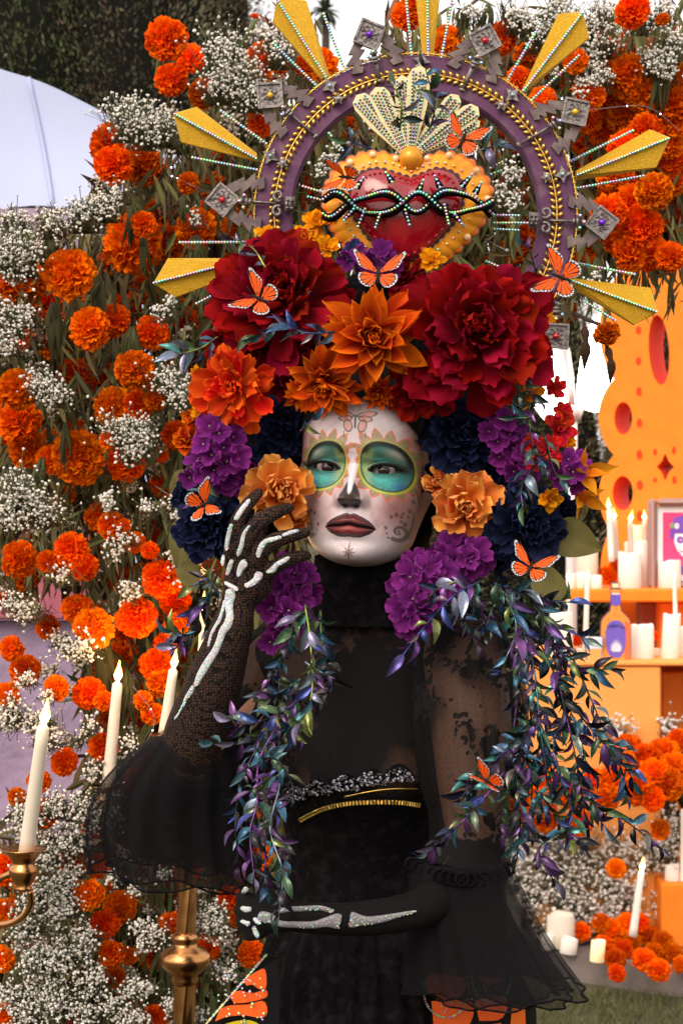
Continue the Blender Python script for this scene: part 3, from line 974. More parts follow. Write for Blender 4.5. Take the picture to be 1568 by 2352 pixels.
def fill_holes_panel(outer, holes, t, d, mfront, mcut, parent, name):
    """a thick board with real holes, cut by triangulating the outline with its holes"""
    import mathutils
    polys = [[Vector((x, 0, y)) for x, y in outer]] + [[Vector((x, 0, y)) for x, y in h] for h in holes]
    flat = [p for q in polys for p in q]
    tris = mathutils.geometry.tessellate_polygon([[Vector((p.x, p.z, 0)) for p in q] for q in polys])
    n = len(flat)
    V = np.array([(p.x, d, p.z) for p in flat] + [(p.x + SLANT, d + t, p.z) for p in flat])
    F = [tuple(f) for f in tris] + [tuple(i + n for i in f[::-1]) for f in tris]
    wpart(name, G().add(V, F), mfront, parent, False)
    g = G()
    k = 0
    for q in polys:
        m = len(q)
        idx = np.arange(m)
        VV = np.array([(p.x, d, p.z) for p in q] + [(p.x + SLANT, d + t, p.z) for p in q])
        # set the cut face a hair inside the board
        g.add(VV, np.stack([idx, (idx + 1) % m, (idx + 1) % m + m, idx + m], -1))
    wpart('cut_edge', g, mcut, parent, False)


D = 7.3
base = P(1500, 2150, D)
t = thing('scalloped_screen', 'tall orange scalloped cut-out panel standing behind the altar', 'panel', (base.x, D, 0))
pts = []
sc = [(1372, 700), (1408, 838), (1372, 960), (1410, 1092), (1372, 1200), (1412, 1320), (1375, 1430)]


def arc(x0, y0, x1, y1, bulge, n=10):
    out = []
    for i in range(n):
        s = i / n
        out.append((x0 + (x1 - x0) * s - bulge * math.sin(math.pi * s) ** .75, y0 + (y1 - y0) * s))
    return out


edge = arc(1412, 640, 1409, 871, 36, 14) + arc(1409, 871, 1409, 1045, 36, 14) + arc(1409, 1045, 1402, 1218, 31, 14) + arc(1402, 1218, 1425, 1420, 34, 10)
outer = edge + [(1430, 2180), (2050, 2180), (2050, 560), (1450, 560)]
W = lambda L: [(P(x, y, D).x, P(x, y, D).z) for x, y in L]
ell = lambda cx, cy, rx, ry, n=18, tilt=0: [(cx + rx * math.cos(a) + tilt * ry * math.sin(a), cy + ry * math.sin(a)) for a in np.linspace(0, 2 * np.pi, n, endpoint=False)]
holes = [ell(1430, 960, 20, 37), ell(1429, 1132, 23, 39), ell(1512, 803, 23, 80, 26, .06), [(1526, 1042), (1534, 1060), (1546, 1072), (1534, 1084), (1526, 1103), (1518, 1084), (1507, 1072), (1518, 1060)], ell(1600, 800, 30, 70), ell(1620, 1000, 14, 30)]
dots = [(1465, 758, 6, 9), (1465, 829, 6, 9), (1466, 899, 6, 10), (1467, 971, 6, 10), (1467, 1044, 6, 11), (1468, 1114, 7, 11), (1468, 1185, 7, 12), (1503, 1038, 4, 8), (1546, 1034, 4, 9), (1503, 1102, 4, 5), (1547, 1102, 4.5, 9)]
fill_holes_panel(W(outer), [W(h) for h in holes], .14, D, M['orange_paint'], M['orange_paint'], t, 'board')
for h, (dx, w) in zip(holes, [(0, 0)] * len(holes)):
    # the red painted lining of each opening: a ring just inside the hole
    hp = np.array(W(h))
    c0 = hp.mean(0)
    ring0 = c0 + (hp - c0) * .985
    m = len(hp)
    V = np.concatenate([np.c_[ring0[:, 0], np.full(m, D - .003), ring0[:, 1]], np.c_[ring0[:, 0] + SLANT, np.full(m, D + .138), ring0[:, 1]]])
    i = np.arange(m)
    wpart('opening_lining', G().add(V, np.stack([i, (i + 1) % m, (i + 1) % m + m, i + m], -1)), M['red_cut'], t, False)
for x, y, rx, ry in dots:
    V, F = prism(np.array(W(ell(x, y, rx, ry, 14)))[::-1], .01)
    V = np.c_[V[:, 0], D - .004 + V[:, 2] * .3, V[:, 1]]
    wpart('dot', G().add(V, F), M['red_cut'], t, False)

t = thing('altar', 'orange stepped altar with two shelves full of candles', 'altar', (P(1450, 1800, 6.6).x, 6.9, 0))
altar_box(1225, 1517, 1530, 2210, 6.45, 7.0, M['orange_cloth'], 'front_block', t)
altar_box(1518.5, 1800, 1545, 2190, 6.95, 7.28, M['orange_paint'], 'side_block', t)
altar_box(1225, 1800, 1519, 1529.5, 6.44, 7.25, M['orange_cloth'], 'table_top', t, .004)
altar_box(1295, 1800, 1353, 1383, 6.85, 7.25, M['orange_paint'], 'shelf', t)
altar_box(1515, 1800, 1384, 1518, 7.02, 7.24, M['orange_paint'], 'shelf_back', t)
altar_box(1470, 1515, 1384, 1518, 7.12, 7.24, mat('shelf support', (.30, .09, .05), rough=.7), 'shelf_support', t)
ob_ = thing('pedestal', 'small orange box pedestal at the right frame edge', 'pedestal', (P(1545, 2180, 6.0).x, 6.1, 0))
altar_box(1518, 1640, 2030, 2178, 6.30, 6.62, M['orange_paint'], 'box_body', ob_)


FL = mat('flame tip', (1, .6, .2), emit=((1.0, .42, .07), 4))
FLC = mat('flame core', (1, .85, .5), emit=((1.0, .74, .34), 9))


def flame(p, h, parent, lean=0):
    g = G()
    V, F = lathe([(.0005, 0), (h * .16, h * .12), (h * .21, h * .3), (h * .16, h * .5), (h * .08, h * .72), (.0005, h)], 12)
    V[:, 0] += lean * V[:, 2]
    g.add(V + np.array(p), F)
    wpart('flame', g, FL, parent)
    g = G()
    V, F = lathe([(.0005, -.003), (h * .12, h * .08), (h * .215, h * .29), (h * .10, h * .5), (.0005, h * .66)], 12)
    V[:, 0] += lean * V[:, 2]
    V[:, 1] -= h * .05
    g.add(V + np.array(p), F)
    wpart('flame_core', g, FLC, parent)


def taper(x0, y0, x1, y1, w, d, label, group, lit=True, m='wax_white', dt=None, lean=0):
    """candle from foot (x1, y1) to top (x0, y0), w view pixels thick"""
    a, b = P(x1, y1, d), P(x0, y0, dt or d)
    t = thing('taper_candle', label, 'candle', a, group=group)
    ax = b - a
    q = spline([a, a + ax * .5, b], 8)
    r = w / 2 * K * d
    rad = np.linspace(r * 1.12, r * .86, 8)
    pts = np.concatenate([q, [q[-1] + np.array(ax.normalized()) * r * .5]])
    V, F = tube(pts, np.append(rad, r * .35), 16)
    wpart('wax', G().add(V, F), M[m], t)
    wpart('wick', G().add(*tube([b, b + ax.normalized() * r * 1.0], r * .09, 5)), M['black_fuzz'], t)
    if lit:
        flame(b + ax.normalized() * r * .6, w * 1.75 * K * d, t, lean + ax.x / max(ax.z, .01))
        if w > 15 or w in (12, 13):          # the light of the flame itself
            ld = bpy.data.lights.new('candle_light', 'POINT')
            ld.energy = .22 if d < 4 else .22
            ld.color = (1.0, .55, .22)
            ld.shadow_soft_size = .012
            lo = bpy.data.objects.new('candle_light', ld)
            C.objects.link(lo)
            lo.location = Vector(b) + Vector((0, -.02, .05)) - OFFS[t.name]
            lo.parent = t
    return t


def pillar(x0, x1, y0, y1, d, label, group, m='wax_white', warm=False, rot=0):
    """pillar or votive candle with a wavy melted rim and a sunken top"""
    r = (x1 - x0) / 2 * K * d
    a = P((x0 + x1) / 2, y1, d)
    h = (y1 - y0) * K * d
    name, cat = 'pillar_candle', 'candle'
    t = thing(name, label, cat, a + Vector((0, r, 0)), group=group)
    seg = 28
    an = np.linspace(0, 2 * np.pi, seg, endpoint=False)
    ph = rnd.uniform(0, 6)
    rim = h + .05 * r * np.sin(an * 2 + ph) * 2 + .03 * r * np.sin(an * 5 + ph) * 1.5
    rows = [(r * .96, np.zeros(seg)), (r, np.full(seg, .04 * r)), (r * 1.0, rim * .5), (r * .99, rim - .14 * r), (r * .93, rim), (r * .82, rim - .06 * r), (r * .72, rim * 0 + h - .35 * r), (r * .02, rim * 0 + h - .4 * r)]
    V = np.concatenate([np.stack([rr * np.cos(an), rr * np.sin(an), z], -1) for rr, z in rows])
    F = [tuple(f) for f in grid_faces(seg, len(rows), True)] + [tuple(range(seg))[::-1], tuple(range((len(rows) - 1) * seg, len(rows) * seg))]
    g = G().add(V, F)
    o = link('wax', g.mesh('wax', M[m]), t, rot=(0, rot, 0))
    wk = G().add(*tube([(0, 0, h - .45 * r), (0, 0, h - .1 * r)], r * .04, 5))
    link('wick', wk.mesh('wick', M['black_fuzz']), t)
    return t


TG = 'taper candles on the altar'
M['wax_grey'] = mat('grey wax', (.52, .44, .38), rough=.5)
M['wax_glow'] = mat('glowing wax', (.9, .75, .5), rough=.5, emit=((1, .62, .25), .35))
ds = 7.0
taper(1397, 1170, 1403, 1290, 13, ds, 'tall white lit taper, leftmost before the orange panel', TG)
taper(1409.5, 1196, 1417, 1320, 15, ds + .06, 'grey lit candle just right of the leftmost altar taper', TG, m='wax_grey')
taper(1446, 1200, 1449, 1300, 14, ds + .05, 'grey lit candle with a leaning flame before the yellow pillar', TG, m='wax_grey', lean=.25)
taper(1478.5, 1198, 1479, 1290, 13, ds + .08, 'grey candle half hidden behind the picture frame edge', TG, m='wax_grey')
taper(1304, 1330, 1305.5, 1528, 10, 6.75, 'slim lit taper beside the lower olive leaf', TG)
taper(1348, 1330, 1343, 1500, 12, 6.7, 'slim lit taper left of the tequila bottle', TG)
taper(1547, 1326, 1551, 1440, 10, 6.62, 'slim lit taper before the picture at the right', TG)
taper(1277, 1400, 1278, 1525, 9, 6.9, 'slim unlit taper behind the left pillar candle', TG, lit=False)
PG = 'pillar candles on the altar'
sh = 6.92
pillar(1451, 1478, 1206, 1352, 7.12, 'glowing yellow pillar candle between grey tapers', PG, 'wax_glow')
pillar(1433, 1460, 1246, 1352, 7.05, 'cream pillar behind the front pillar, left one', PG, 'wax')
pillar(1455, 1492, 1243, 1352, 7.02, 'wide pale pillar behind the front pillar, next the frame', PG)
pillar(1422, 1475, 1269, 1355, sh, 'pinkish white pillar at the front of the upper shelf', PG)
pillar(1514, 1567, 1288, 1355, sh, 'bright white pillar before the framed picture', PG)
pillar(1324, 1376, 1238, 1354, 7.0, 'tall cream pillar half hidden behind the upper olive leaf', PG, 'wax')
VG = 'short votive candles on the altar'
pillar(1302, 1322, 1317, 1353, sh, 'short cream votive at the left end of the shelf', VG)
pillar(1323, 1346, 1315, 1353, sh, 'short cream votive second on the upper shelf', VG)
pillar(1357, 1383, 1322, 1354, sh - .03, 'short white votive beside the shelf marigolds', VG)
lo = 6.56
pillar(1264, 1318, 1408, 1527, lo + .04, 'tall white pillar at the left of the table', PG)
pillar(1447, 1505, 1437, 1528, lo, 'bright white pillar right of the tequila bottle', PG)
pillar(1519, 1560, 1411, 1528, lo, 'tall white pillar at the right, leaning slightly', PG, rot=R(3))
pillar(1560, 1600, 1440, 1528, lo + .1, 'white pillar cut by the right frame edge', PG)
pillar(1356, 1387, 1491, 1529, lo - .07, 'small white votive before the glass cut-out', VG)
pillar(1322, 1344, 1488, 1527, lo + .1, 'small warm votive behind the glass cut-out', VG, 'wax')
pillar(1500, 1518, 1490, 1527, lo + .15, 'small warm votive between the two bright pillars', VG, 'wax')
pillar(1258, 1323, 2106, 2182, 6.26, 'wide cream pillar standing on the path by the altar', PG, 'wax', rot=0)
pillar(1286, 1325, 2158, 2194, 6.20, 'tilted white votive just before the wide ground pillar', VG, rot=R(8))
pillar(1244, 1272, 2150, 2184, 6.25, 'white votive showing through the right tulle cuff', VG)
pillar(1355, 1388, 2163, 2212, 6.07, 'small lit votive beside the round marigolds on the path', VG, 'wax_glow', rot=R(5))
pillar(1528, 1562, 1989, 2029.5, 6.34, 'white votive on the small orange pedestal', VG)
pillar(1165, 1198, 2060, 2168, 6.36, 'warm pillar candle low behind the right tulle cuff', PG, 'wax')
taper(1472, 2003, 1452, 2150, 17, 6.2, 'leaning lit taper rising from the marigolds on the ground', TG)
taper(1566, 1860, 1566, 2040, 10, 6.35, 'pale taper at the right frame edge above the pedestal', TG, lit=False)

# tequila bottle and glass: flat printed boards
t = thing('bottle_cutout', 'flat orange cut-out of a tequila bottle with purple label', 'cut-out', P(1413, 1521, 6.5))


def board(pts, d, col, th=.012, name='layer', parent=None, m='attr'):
    w = np.array([(P(x, y, d).x, P(x, y, d).z) for x, y in pts])
    V, F = prism(w[::-1] if np.cross(np.roll(w, -1, 0) - w, np.roll(w, -2, 0) - np.roll(w, -1, 0)).sum() < 0 else w, th)
    V = np.c_[V[:, 0], d + V[:, 2], V[:, 1]]
    wpart(name, G().add(V, F, col), M[m], parent, False)


half = [(0, 1337), (9, 1338), (10, 1345), (8, 1350), (13, 1352), (14, 1358), (11, 1362), (12, 1390), (14, 1402), (22, 1410), (32, 1421), (35, 1432), (35.5, 1475), (35, 1505), (31, 1517), (22, 1520), (0, 1520.5)]
body = lambda s, dx=0: [(1413 + x * s + dx, y) for x, y in half] + [(1413 - x * s + dx, y) for x, y in half[::-1][1:-1]]
board(body(1.0), 6.502, (.09, .02, .10), .014, 'outline', t)
half2 = [(0, 1353.5), (12, 1354), (12.5, 1358), (9, 1361), (10, 1390), (12.5, 1404), (21, 1412), (30.5, 1422), (33.5, 1433), (34, 1475), (33.5, 1504), (30, 1515.5), (21, 1518.5), (0, 1519)]
inn = [(1413 + x, y) for x, y in half2] + [(1413 - x, y) for x, y in half2[::-1][1:-1]]
board(inn, 6.499, (.80, .30, .05), .002, 'glass_shape', t)
board([(1434, 1424), (1444, 1432), (1446, 1475), (1445, 1504), (1440, 1515), (1434, 1517)], 6.4975, (.78, .16, .06), .001, 'shade_band', t)
board([(1404, 1340), (1421, 1340), (1420, 1350), (1405, 1350)], 6.499, (.85, .70, .42), .002, 'cork', t)
board([(1403, 1366), (1423, 1366), (1424, 1388), (1413, 1392), (1402, 1388)], 6.4968, (.16, .10, .55), .0015, 'neck_label', t)
board([(1403, 1363), (1423, 1363), (1423, 1365.5), (1403, 1365.5)], 6.4968, (.85, .85, .88), .0015, 'neck_band', t)
lab = [(1413 + 23 * math.copysign(abs(math.cos(a)) ** .75, math.cos(a)) * (1 - .06 * math.sin(a)), 1468 + 43 * math.copysign(abs(math.sin(a)) ** .85, math.sin(a))) for a in np.linspace(0, 2 * np.pi, 32, endpoint=False)]
board(lab, 6.4962, (.17, .11, .52), .0015, 'label', t)
for a in (-75, -52, -33, -15, 3, 21, 40, 58, 78):
    L = 30 - abs(a) * .16
    c, s = math.cos(R(a)), math.sin(R(a))
    f = lambda u, v: (1414 + u * c + v * s, 1495 + u * s * .35 - v * c)
    f = lambda u, v: (1414 + v * s * .85 + u * c, 1496 - v * c + u * s)
    board([f(-.8, 0), f(-3.0, L * .45), f(0, L), f(3.0, L * .45), f(.8, 0)], 6.4950 - .0001 * (abs(a) // 10), (.68, .66, .80), .0008, 'agave_leaf', t)
for x, y in [(1413, 1398), (1410, 1412), (1420, 1415), (1396, 1422), (1388, 1452), (1438, 1445), (1387, 1485), (1440, 1490)]:
    board(ell(x, y, 1.6, 1.8, 8), 6.4965, (.50, .16, .03), .001, 'bubble', t)
g = G()
for i, ch in enumerate('TEQUILA'):
    cu = bpy.data.curves.new('letter', 'FONT')
    cu.body = ch
    cu.size = 8.6 * K * 6.5
    cu.extrude = .0006
    cu.align_x = 'CENTER'
    to = bpy.data.objects.new('letter', cu)
    C.objects.link(to)
    dg = bpy.context.evaluated_depsgraph_get()
    me = to.evaluated_get(dg).to_mesh()
    a = (i - 3) * R(10.5)
    p = P(1413.5 + 31 * math.sin(a), 1470 - 31 * math.cos(a) - (0), 6.494)
    Mx = Matrix.Translation(p) @ Matrix.Rotation(a, 4, 'Y') @ Matrix.Rotation(R(90), 4, 'X')
    g.add([v.co for v in me.vertices], [tuple(q.vertices) for q in me.polygons], (.02, .012, .06), Mx)
    bpy.data.objects.remove(to)
    bpy.data.curves.remove(cu)
wpart('lettering', g, M['attr'], t, False)
t = thing('glass_cutout', 'flat cut-out of a tumbler glass beside the bottle', 'cut-out', P(1362, 1527, 6.48))
board([(1341, 1463), (1385, 1463), (1380, 1525), (1347, 1525)], 6.482, (.12, .10, .22), .012, 'outline', t)
board([(1343, 1466), (1383, 1466), (1378.5, 1522), (1349, 1522)], 6.4795, (.62, .66, .82), .002, 'glass_shape', t)
board([(1345, 1490), (1381, 1490), (1378, 1516), (1350, 1516)], 6.4780, (.80, .36, .10), .001, 'drink', t)
board(ell(1363, 1466, 20, 3.6, 20), 6.4785, (.80, .84, .94), .001, 'rim', t)

# framed picture of a smiling skull in a purple hat
t = thing('framed_picture', 'framed pink picture of a skull wearing a purple hat', 'picture', P(1560, 1352, 6.98))
d = 6.98
for (x0, x1, y0, y1) in [(1486, 1507, 1145, 1352), (1507, 1640, 1145, 1163), (1507, 1640, 1334, 1352)]:
    a, c = P(x0, y0, d), P(x1, y1, d)
    g = G().add(*bbox_round(c.x - a.x, .045, a.z - c.z, ((a.x + c.x) / 2, d, (a.z + c.z) / 2), .012), col=(.30, .19, .19))
    g.add(*bbox_round((c.x - a.x) * (.35 if x1 < 1510 else 1), .02, (a.z - c.z) * (1 if x1 < 1510 else .35), ((a.x + c.x) / 2, d - .02, (a.z + c.z) / 2), .006), col=(.40, .25, .20))
    wpart('frame', g, M['attr'], t, False)
board([(1505, 1162), (1640, 1162), (1640, 1335), (1505, 1335)], d + .004, (.86, .84, .84), .01, 'mat_board', t)
board([(1521, 1177), (1625, 1177), (1625, 1320), (1521, 1320)], d + .0015, (.80, .06, .20), .002, 'print', t)
hat = [(1545, 1190), (1565, 1184), (1600, 1186), (1598, 1212), (1600, 1216), (1600, 1222), (1547, 1222)]
board(hat, d - .0008, (.20, .08, .50), .0018, 'hat', t)
board([(1536, 1216), (1604, 1216), (1604, 1224), (1600, 1228), (1548, 1224), (1546, 1240), (1538, 1236)], d - .0015, (.18, .07, .46), .0018, 'hat_brim', t)
board([(1549, 1226), (1600, 1226), (1600, 1258), (1580, 1282), (1566, 1278), (1553, 1262), (1547, 1245)], d - .0012, (.82, .80, .84), .0018, 'skull', t)
board(ell(1561, 1240, 8, 8.5, 16), d - .0022, (.20, .08, .45), .0012, 'eye_socket', t)
board(ell(1562, 1240, 3, 2, 10), d - .003, (.82, .55, .55), .0008, 'eye_mark', t)
board([(1556, 1260), (1564, 1266), (1576, 1267), (1576, 1269), (1563, 1268)], d - .003, (.10, .05, .12), .0008, 'smile', t)
board(ell(1553, 1208, 5.5, 6.5, 14), d - .003, (.84, .82, .86), .001, 'hat_skull', t)
for q in ((1551, 1207), (1555, 1207)):
    board(ell(*q, 1.2, 1.4, 8), d - .0036, (.08, .05, .1), .0005, 'skull_eye', t)
board([(1537, 1204), (1546, 1201), (1546, 1212), (1539, 1214)], d - .003, (.18, .38, .18), .001, 'hat_leaf', t)
board([(1535, 1318), (1560, 1300), (1590, 1296), (1590, 1318)], d - .001, (.22, .10, .42), .0015, 'collar', t)

# marigolds of the altar
AL = [(1480, 1745, 40, 6.25), (1522, 1732, 36, 6.3), (1440, 1720, 34, 6.3), (1412, 1790, 40, 6.1), (1460, 1812, 42, 6.1), (1528, 1800, 40, 6.15), (1548, 1762, 34, 6.2), (1498, 1836, 30, 6.1), (1390, 1836, 30, 6.1), (1425, 1750, 34, 6.2), (1500, 1780, 36, 6.15), (1360, 1800, 34, 6.2), (1555, 1700, 24, 6.35), (1310, 1820, 36, 6.3), (1240, 1790, 40, 6.3), (1250, 1880, 34, 6.25), (1200, 1850, 34, 6.3), (1330, 1890, 30, 6.25), (1515, 1905, 24, 6.2), (1245, 1850, 36, 6.2)]
for i, (x, y, r, d) in enumerate(sorted(AL, key=lambda q: q[1])):
    side = 'right of the leaf garland' if x > 1380 else 'seen through the leaf garland'
    j = sum(1 for q in sorted(AL, key=lambda q: q[1])[:i] if (q[0] > 1380) == (x > 1380))
    put_marigold(x, y, r, d, f'orange marigold below the altar table {side}, {ORD[j] if j < 15 else "lowest"}', 'marigolds heaped below the altar')
put_marigold(1414, 1995, 22, 5.9, 'single orange marigold on white blossom above the leaning taper', 'marigolds heaped below the altar', face=(0, -1, .2))
GR = [(1406, 2140, 30), (1440, 2122, 26), (1412, 2203, 26), (1382, 2170, 22), (1430, 2182, 24), (1478, 2205, 27), (1512, 2228, 26), (1545, 2192, 24), (1520, 2165, 25), (1490, 2150, 24), (1450, 2165, 22), (1560, 2215, 20), (1470, 2120, 22), (1500, 2190, 24), (1415, 2235, 22), (1335, 2140, 22), (1380, 2120, 22)]
for i, (x, y, r) in enumerate(sorted(GR, key=lambda q: q[1])):
    d = 1.365 / (K * max(y + r * .8 - 1176, 900))
    d = min(max(d, 5.9), 6.34)
    wh = 'before the leaning taper' if x > 1450 else 'beside the small lit votive'
    j = sum(1 for q in sorted(GR, key=lambda q: q[1])[:i] if (q[0] > 1450) == (x > 1450))
    put_marigold(x, y, r, d, f'orange marigold heaped on the ground {wh}, {ORD[j]}', 'marigolds heaped on the ground', face=(rnd.gauss(0, .4), -1, .5 + rnd.gauss(0, .3)))
for i, (x, y, r, lb) in enumerate([(1398, 1322, 22, 'in the middle of the upper shelf, larger one'), (1418, 1302, 18, 'on the upper shelf just under the grey candle'), (1480, 1330, 12, 'between the front pillar and the frame'), (1366, 1312, 14, 'behind the short votive on the shelf'), (1322, 1470, 14, 'behind the left tapers on the table'), (1500, 1460, 12, 'behind the bright pillar right of the bottle'), (1330, 1500, 14, 'left of the glass cut-out')]):
    put_marigold(x, y, r, 7.05 if y < 1400 else 6.72, 'deep orange marigold ' + lb, 'marigolds on the altar shelves')
leaves_stuff('leaves', 1500, 6.5, 6.6, lambda x, y: 1180 < x < 1600 and 1700 < y < 2130, (.05, .13), 77, (.035, .04, .016))
babys_breath('babys_breath', [(1420, 1672, 36), (1385, 1660, 20), (1540, 1668, 36), (1300, 2000, 80), (1400, 2030, 70), (1215, 2040, 60), (1330, 2080, 60), (1480, 1965, 60), (1520, 1950, 46), (1530, 2070, 36), (1250, 1960, 60), (1350, 1960, 60), (1420, 1950, 50), (1240, 2140, 40), (1310, 2130, 40), (1370, 2120, 40), (1200, 2150, 40), (1340, 2165, 26), (1200, 1960, 50), (1440, 2060, 50), (1390, 2090, 40), (1540, 1900, 40), (1290, 2060, 50), (1270, 1900, 50), (1180, 2000, 40)], 6.42, .0062, 51, .0135, (.88, .82, .76))

# white lamp with two bright lobes on a stand behind
M['lamp_glow'] = mat('lit diffuser', (1, 1, 1), emit=((1.0, .96, .88), 5.0))
d = 8.0
t = thing('studio_lamp', 'bright white two-lobed lamp on a white stand behind the headdress', 'lamp', (P(1310, 2176, d).x, d, 0))
for lobe in ([(1272, 770), (1235, 800), (1215, 860), (1225, 930), (1265, 975), (1298, 962), (1307, 935), (1296, 880), (1286, 820)],
             [(1405, 700), (1372, 722), (1348, 760), (1334, 820), (1326, 880), (1322, 922), (1338, 938), (1372, 946), (1420, 930), (1440, 840), (1430, 740)]):
    c = np.mean(lobe, 0)
    out = spline(lobe + [lobe[0]], 30)[:-1]
    w = np.array([tuple(P(x, y, d)) for x, y in out])
    cw = P(*c, d)
    rows = []
    for s in (1.0, .8, .55, .3, .02):
        q = np.array(cw) + (w - np.array(cw)) * s
        q[:, 1] = d - .16 * math.sqrt(1 - s * s)
        rows.append(q)
    back = np.array(cw) + (w - np.array(cw)) * .9
    back[:, 1] = d + .06
    V = np.concatenate([back] + rows)
    wpart('diffuser', G().add(V, [tuple(f) for f in grid_faces(29, 6, True)] + [tuple(range(29))]), M['lamp_glow'], t)
M['white_metal'] = mat('white metal', (.62, .55, .56), rough=.4)
wpart('pole', G().add(*tube([(P(1310, 0, d).x, d, 0), P(1312, 955, d)], .022, 10)), M['white_metal'], t)
wpart('hub', G().add(*lathe([(.0, -.06), (.035, -.05), (.05, 0), (.03, .05), (.0, .06)], 14, tuple(P(1312, 935, d)))), M['white_metal'], t)
for xa, xb in ((1306, 1290), (1311, 1300), (1316, 1302)):
    wpart('rod', G().add(*tube([P(xa, 930, d - .1), P((xa + xb) / 2 + 2, 860, d - .12), P(xb, 800, d - .12)], .008, 6)), M['white_metal'], t)

# ------------------------------------------------------------------ brass candelabra and its candles on the left
CG = 'tall candles on the brass candelabra'
d = 2.62
taper(100, 1672, 60, 1965, 33, d, 'leftmost tall cream candle, lit, in a brass cup', CG, m='wax', dt=2.58)
taper(270, 1572, 248, 1812, 27, 2.72, 'second tall cream candle, lit, left of the tulle cuff', CG, m='wax')
taper(398, 1540, 376, 1690, 24, 2.74, 'third tall cream candle, lit, behind the raised arm', CG, m='wax')
taper(468, 1398, 462, 1560, 19, 2.78, 'fourth cream candle half hidden by the dark leaves at the wrist', CG, m='wax')
t = thing('candelabra', 'brass candelabra with twisted pole and curved arms', 'candelabra', (P(425, 2352, 2.68).x, 2.68, 0))


def cup(x, y, s, d, parent):
    px = K * d * s
    c = P(x, y, d)
    prof = [(18, 90), (20, 84), (16, 80), (26, 66), (34, 48), (32, 36), (24, 30), (27, 22), (40, 4), (52, -3), (54, -6), (48, -4), (30, 4), (1, 6)]
    wpart('cup', G().add(*lathe([(r * px, -z * px) for r, z in prof], 26, tuple(c))), M['brass'], parent)


cup(55, 1955, 1.0, 2.62, t)
cup(240, 1808, .62, 2.72, t)
cup(374, 1690, .6, 2.74, t)
cup(462, 1560, .5, 2.78, t)
px = K * 2.68
pc = P(425, 2352, 2.68)
seg = 28
a = np.linspace(0, 2 * np.pi, seg, endpoint=False)


def twisted(x, y0, y1, r, n=26):
    V = []
    for i in range(n):
        y = y0 + (y1 - y0) * i / (n - 1)
        rr = r * px * (1 + .10 * np.cos(5 * a + i * .36))
        c = P(x, y, 2.68)
        V.append(np.stack([c.x + rr * np.cos(a), c.y + rr * np.sin(a), np.full(seg, c.z)], -1))
    return np.concatenate(V), grid_faces(seg, n, True)[:, ::-1]


wpart('twisted_pole', G().add(*twisted(428, 1590, 2150, 21, 60)), M['brass'], t)
wpart('lower_pole', G().add(*twisted(424, 2255, 2950, 24, 60)), M['brass'], t)
prof = [(22, 2140), (30, 2148), (32, 2156), (27, 2164), (30, 2172), (46, 2180), (58, 2192), (60, 2204), (56, 2216), (40, 2232), (30, 2240), (33, 2248), (30, 2256), (24, 2262)]
wpart('knob', G().add(*lathe([(r * px, P(0, y, 2.68).z) for r, y in prof], 30, (pc.x, 2.68, 0))), M['brass'], t)
wpart('base', G().add(*lathe([(.17, 0), (.17, .02), (.10, .05), (.04, .09), (.03, .14)], 30, (pc.x, 2.68, 0))), M['brass'], t)
wpart('arm', G().add(*tube(spline([P(70, 2045, 2.62), P(70, 2080, 2.63), P(45, 2112, 2.64), P(0, 2125, 2.66), P(-60, 2110, 2.7), P(-40, 2040, 2.78), P(150, 1960, 2.80), P(428, 1880, 2.70)], 50), 8 * px, 10)), M['brass'], t)
wpart('arm', G().add(*tube(spline([P(240, 1862, 2.72), P(245, 1920, 2.73), P(320, 1960, 2.72), P(428, 1900, 2.69)], 24), 7 * px, 10)), M['brass'], t)
wpart('arm', G().add(*tube(spline([P(374, 1742, 2.74), P(378, 1800, 2.74), P(428, 1820, 2.69)], 16), 6 * px, 10)), M['brass'], t)
wpart('arm', G().add(*tube(spline([P(462, 1604, 2.78), P(464, 1660, 2.76), P(428, 1680, 2.69)], 16), 6 * px, 10)), M['brass'], t)
# ------------------------------------------------------------------ the person
def remeshed(g, voxel, smooth_it=6):
    me = g.mesh('tmp', None)
    o = bpy.data.objects.new('tmp', me)
    C.objects.link(o)
    m = o.modifiers.new('r', 'REMESH')
    m.mode = 'VOXEL'
    m.voxel_size = voxel
    s = o.modifiers.new('s', 'SMOOTH')
    s.factor = .5
    s.iterations = smooth_it
    dg = bpy.context.evaluated_depsgraph_get()
    ev = o.evaluated_get(dg)
    em = ev.to_mesh()
    V = np.empty(len(em.vertices) * 3)
    em.vertices.foreach_get('co', V)
    V = V.reshape(-1, 3)
    F = np.array([tuple(p.vertices) for p in em.polygons if len(p.vertices) == 4])
    ev.to_mesh_clear()
    bpy.data.objects.remove(o)
    bpy.data.meshes.remove(me)
    return V, F


def chain(g, ctrl, n=24, sides=14):
    """ctrl: (x, y, distance, radius in view pixels at that distance); a round-ended limb"""
    q = spline([(*P(x, y, d), r * K * d) for x, y, d, r in ctrl], n)
    pts, rad = q[:, :3], q[:, 3]
    t0 = pts[0] - pts[1]
    t0 /= np.linalg.norm(t0)
    t1 = pts[-1] - pts[-2]
    t1 /= np.linalg.norm(t1)
    pre = [(pts[0] + t0 * rad[0] * a, rad[0] * math.sqrt(max(0, 1 - a * a))) for a in (.97, .8, .45)]
    post = [(pts[-1] + t1 * rad[-1] * a, rad[-1] * math.sqrt(max(0, 1 - a * a))) for a in (.45, .8, .97)]
    pts = np.array([p for p, _ in pre] + list(pts) + [p for p, _ in post])
    rad = np.array([r for _, r in pre] + list(rad) + [r for _, r in post])
    g.add(*tube(pts, rad, sides))


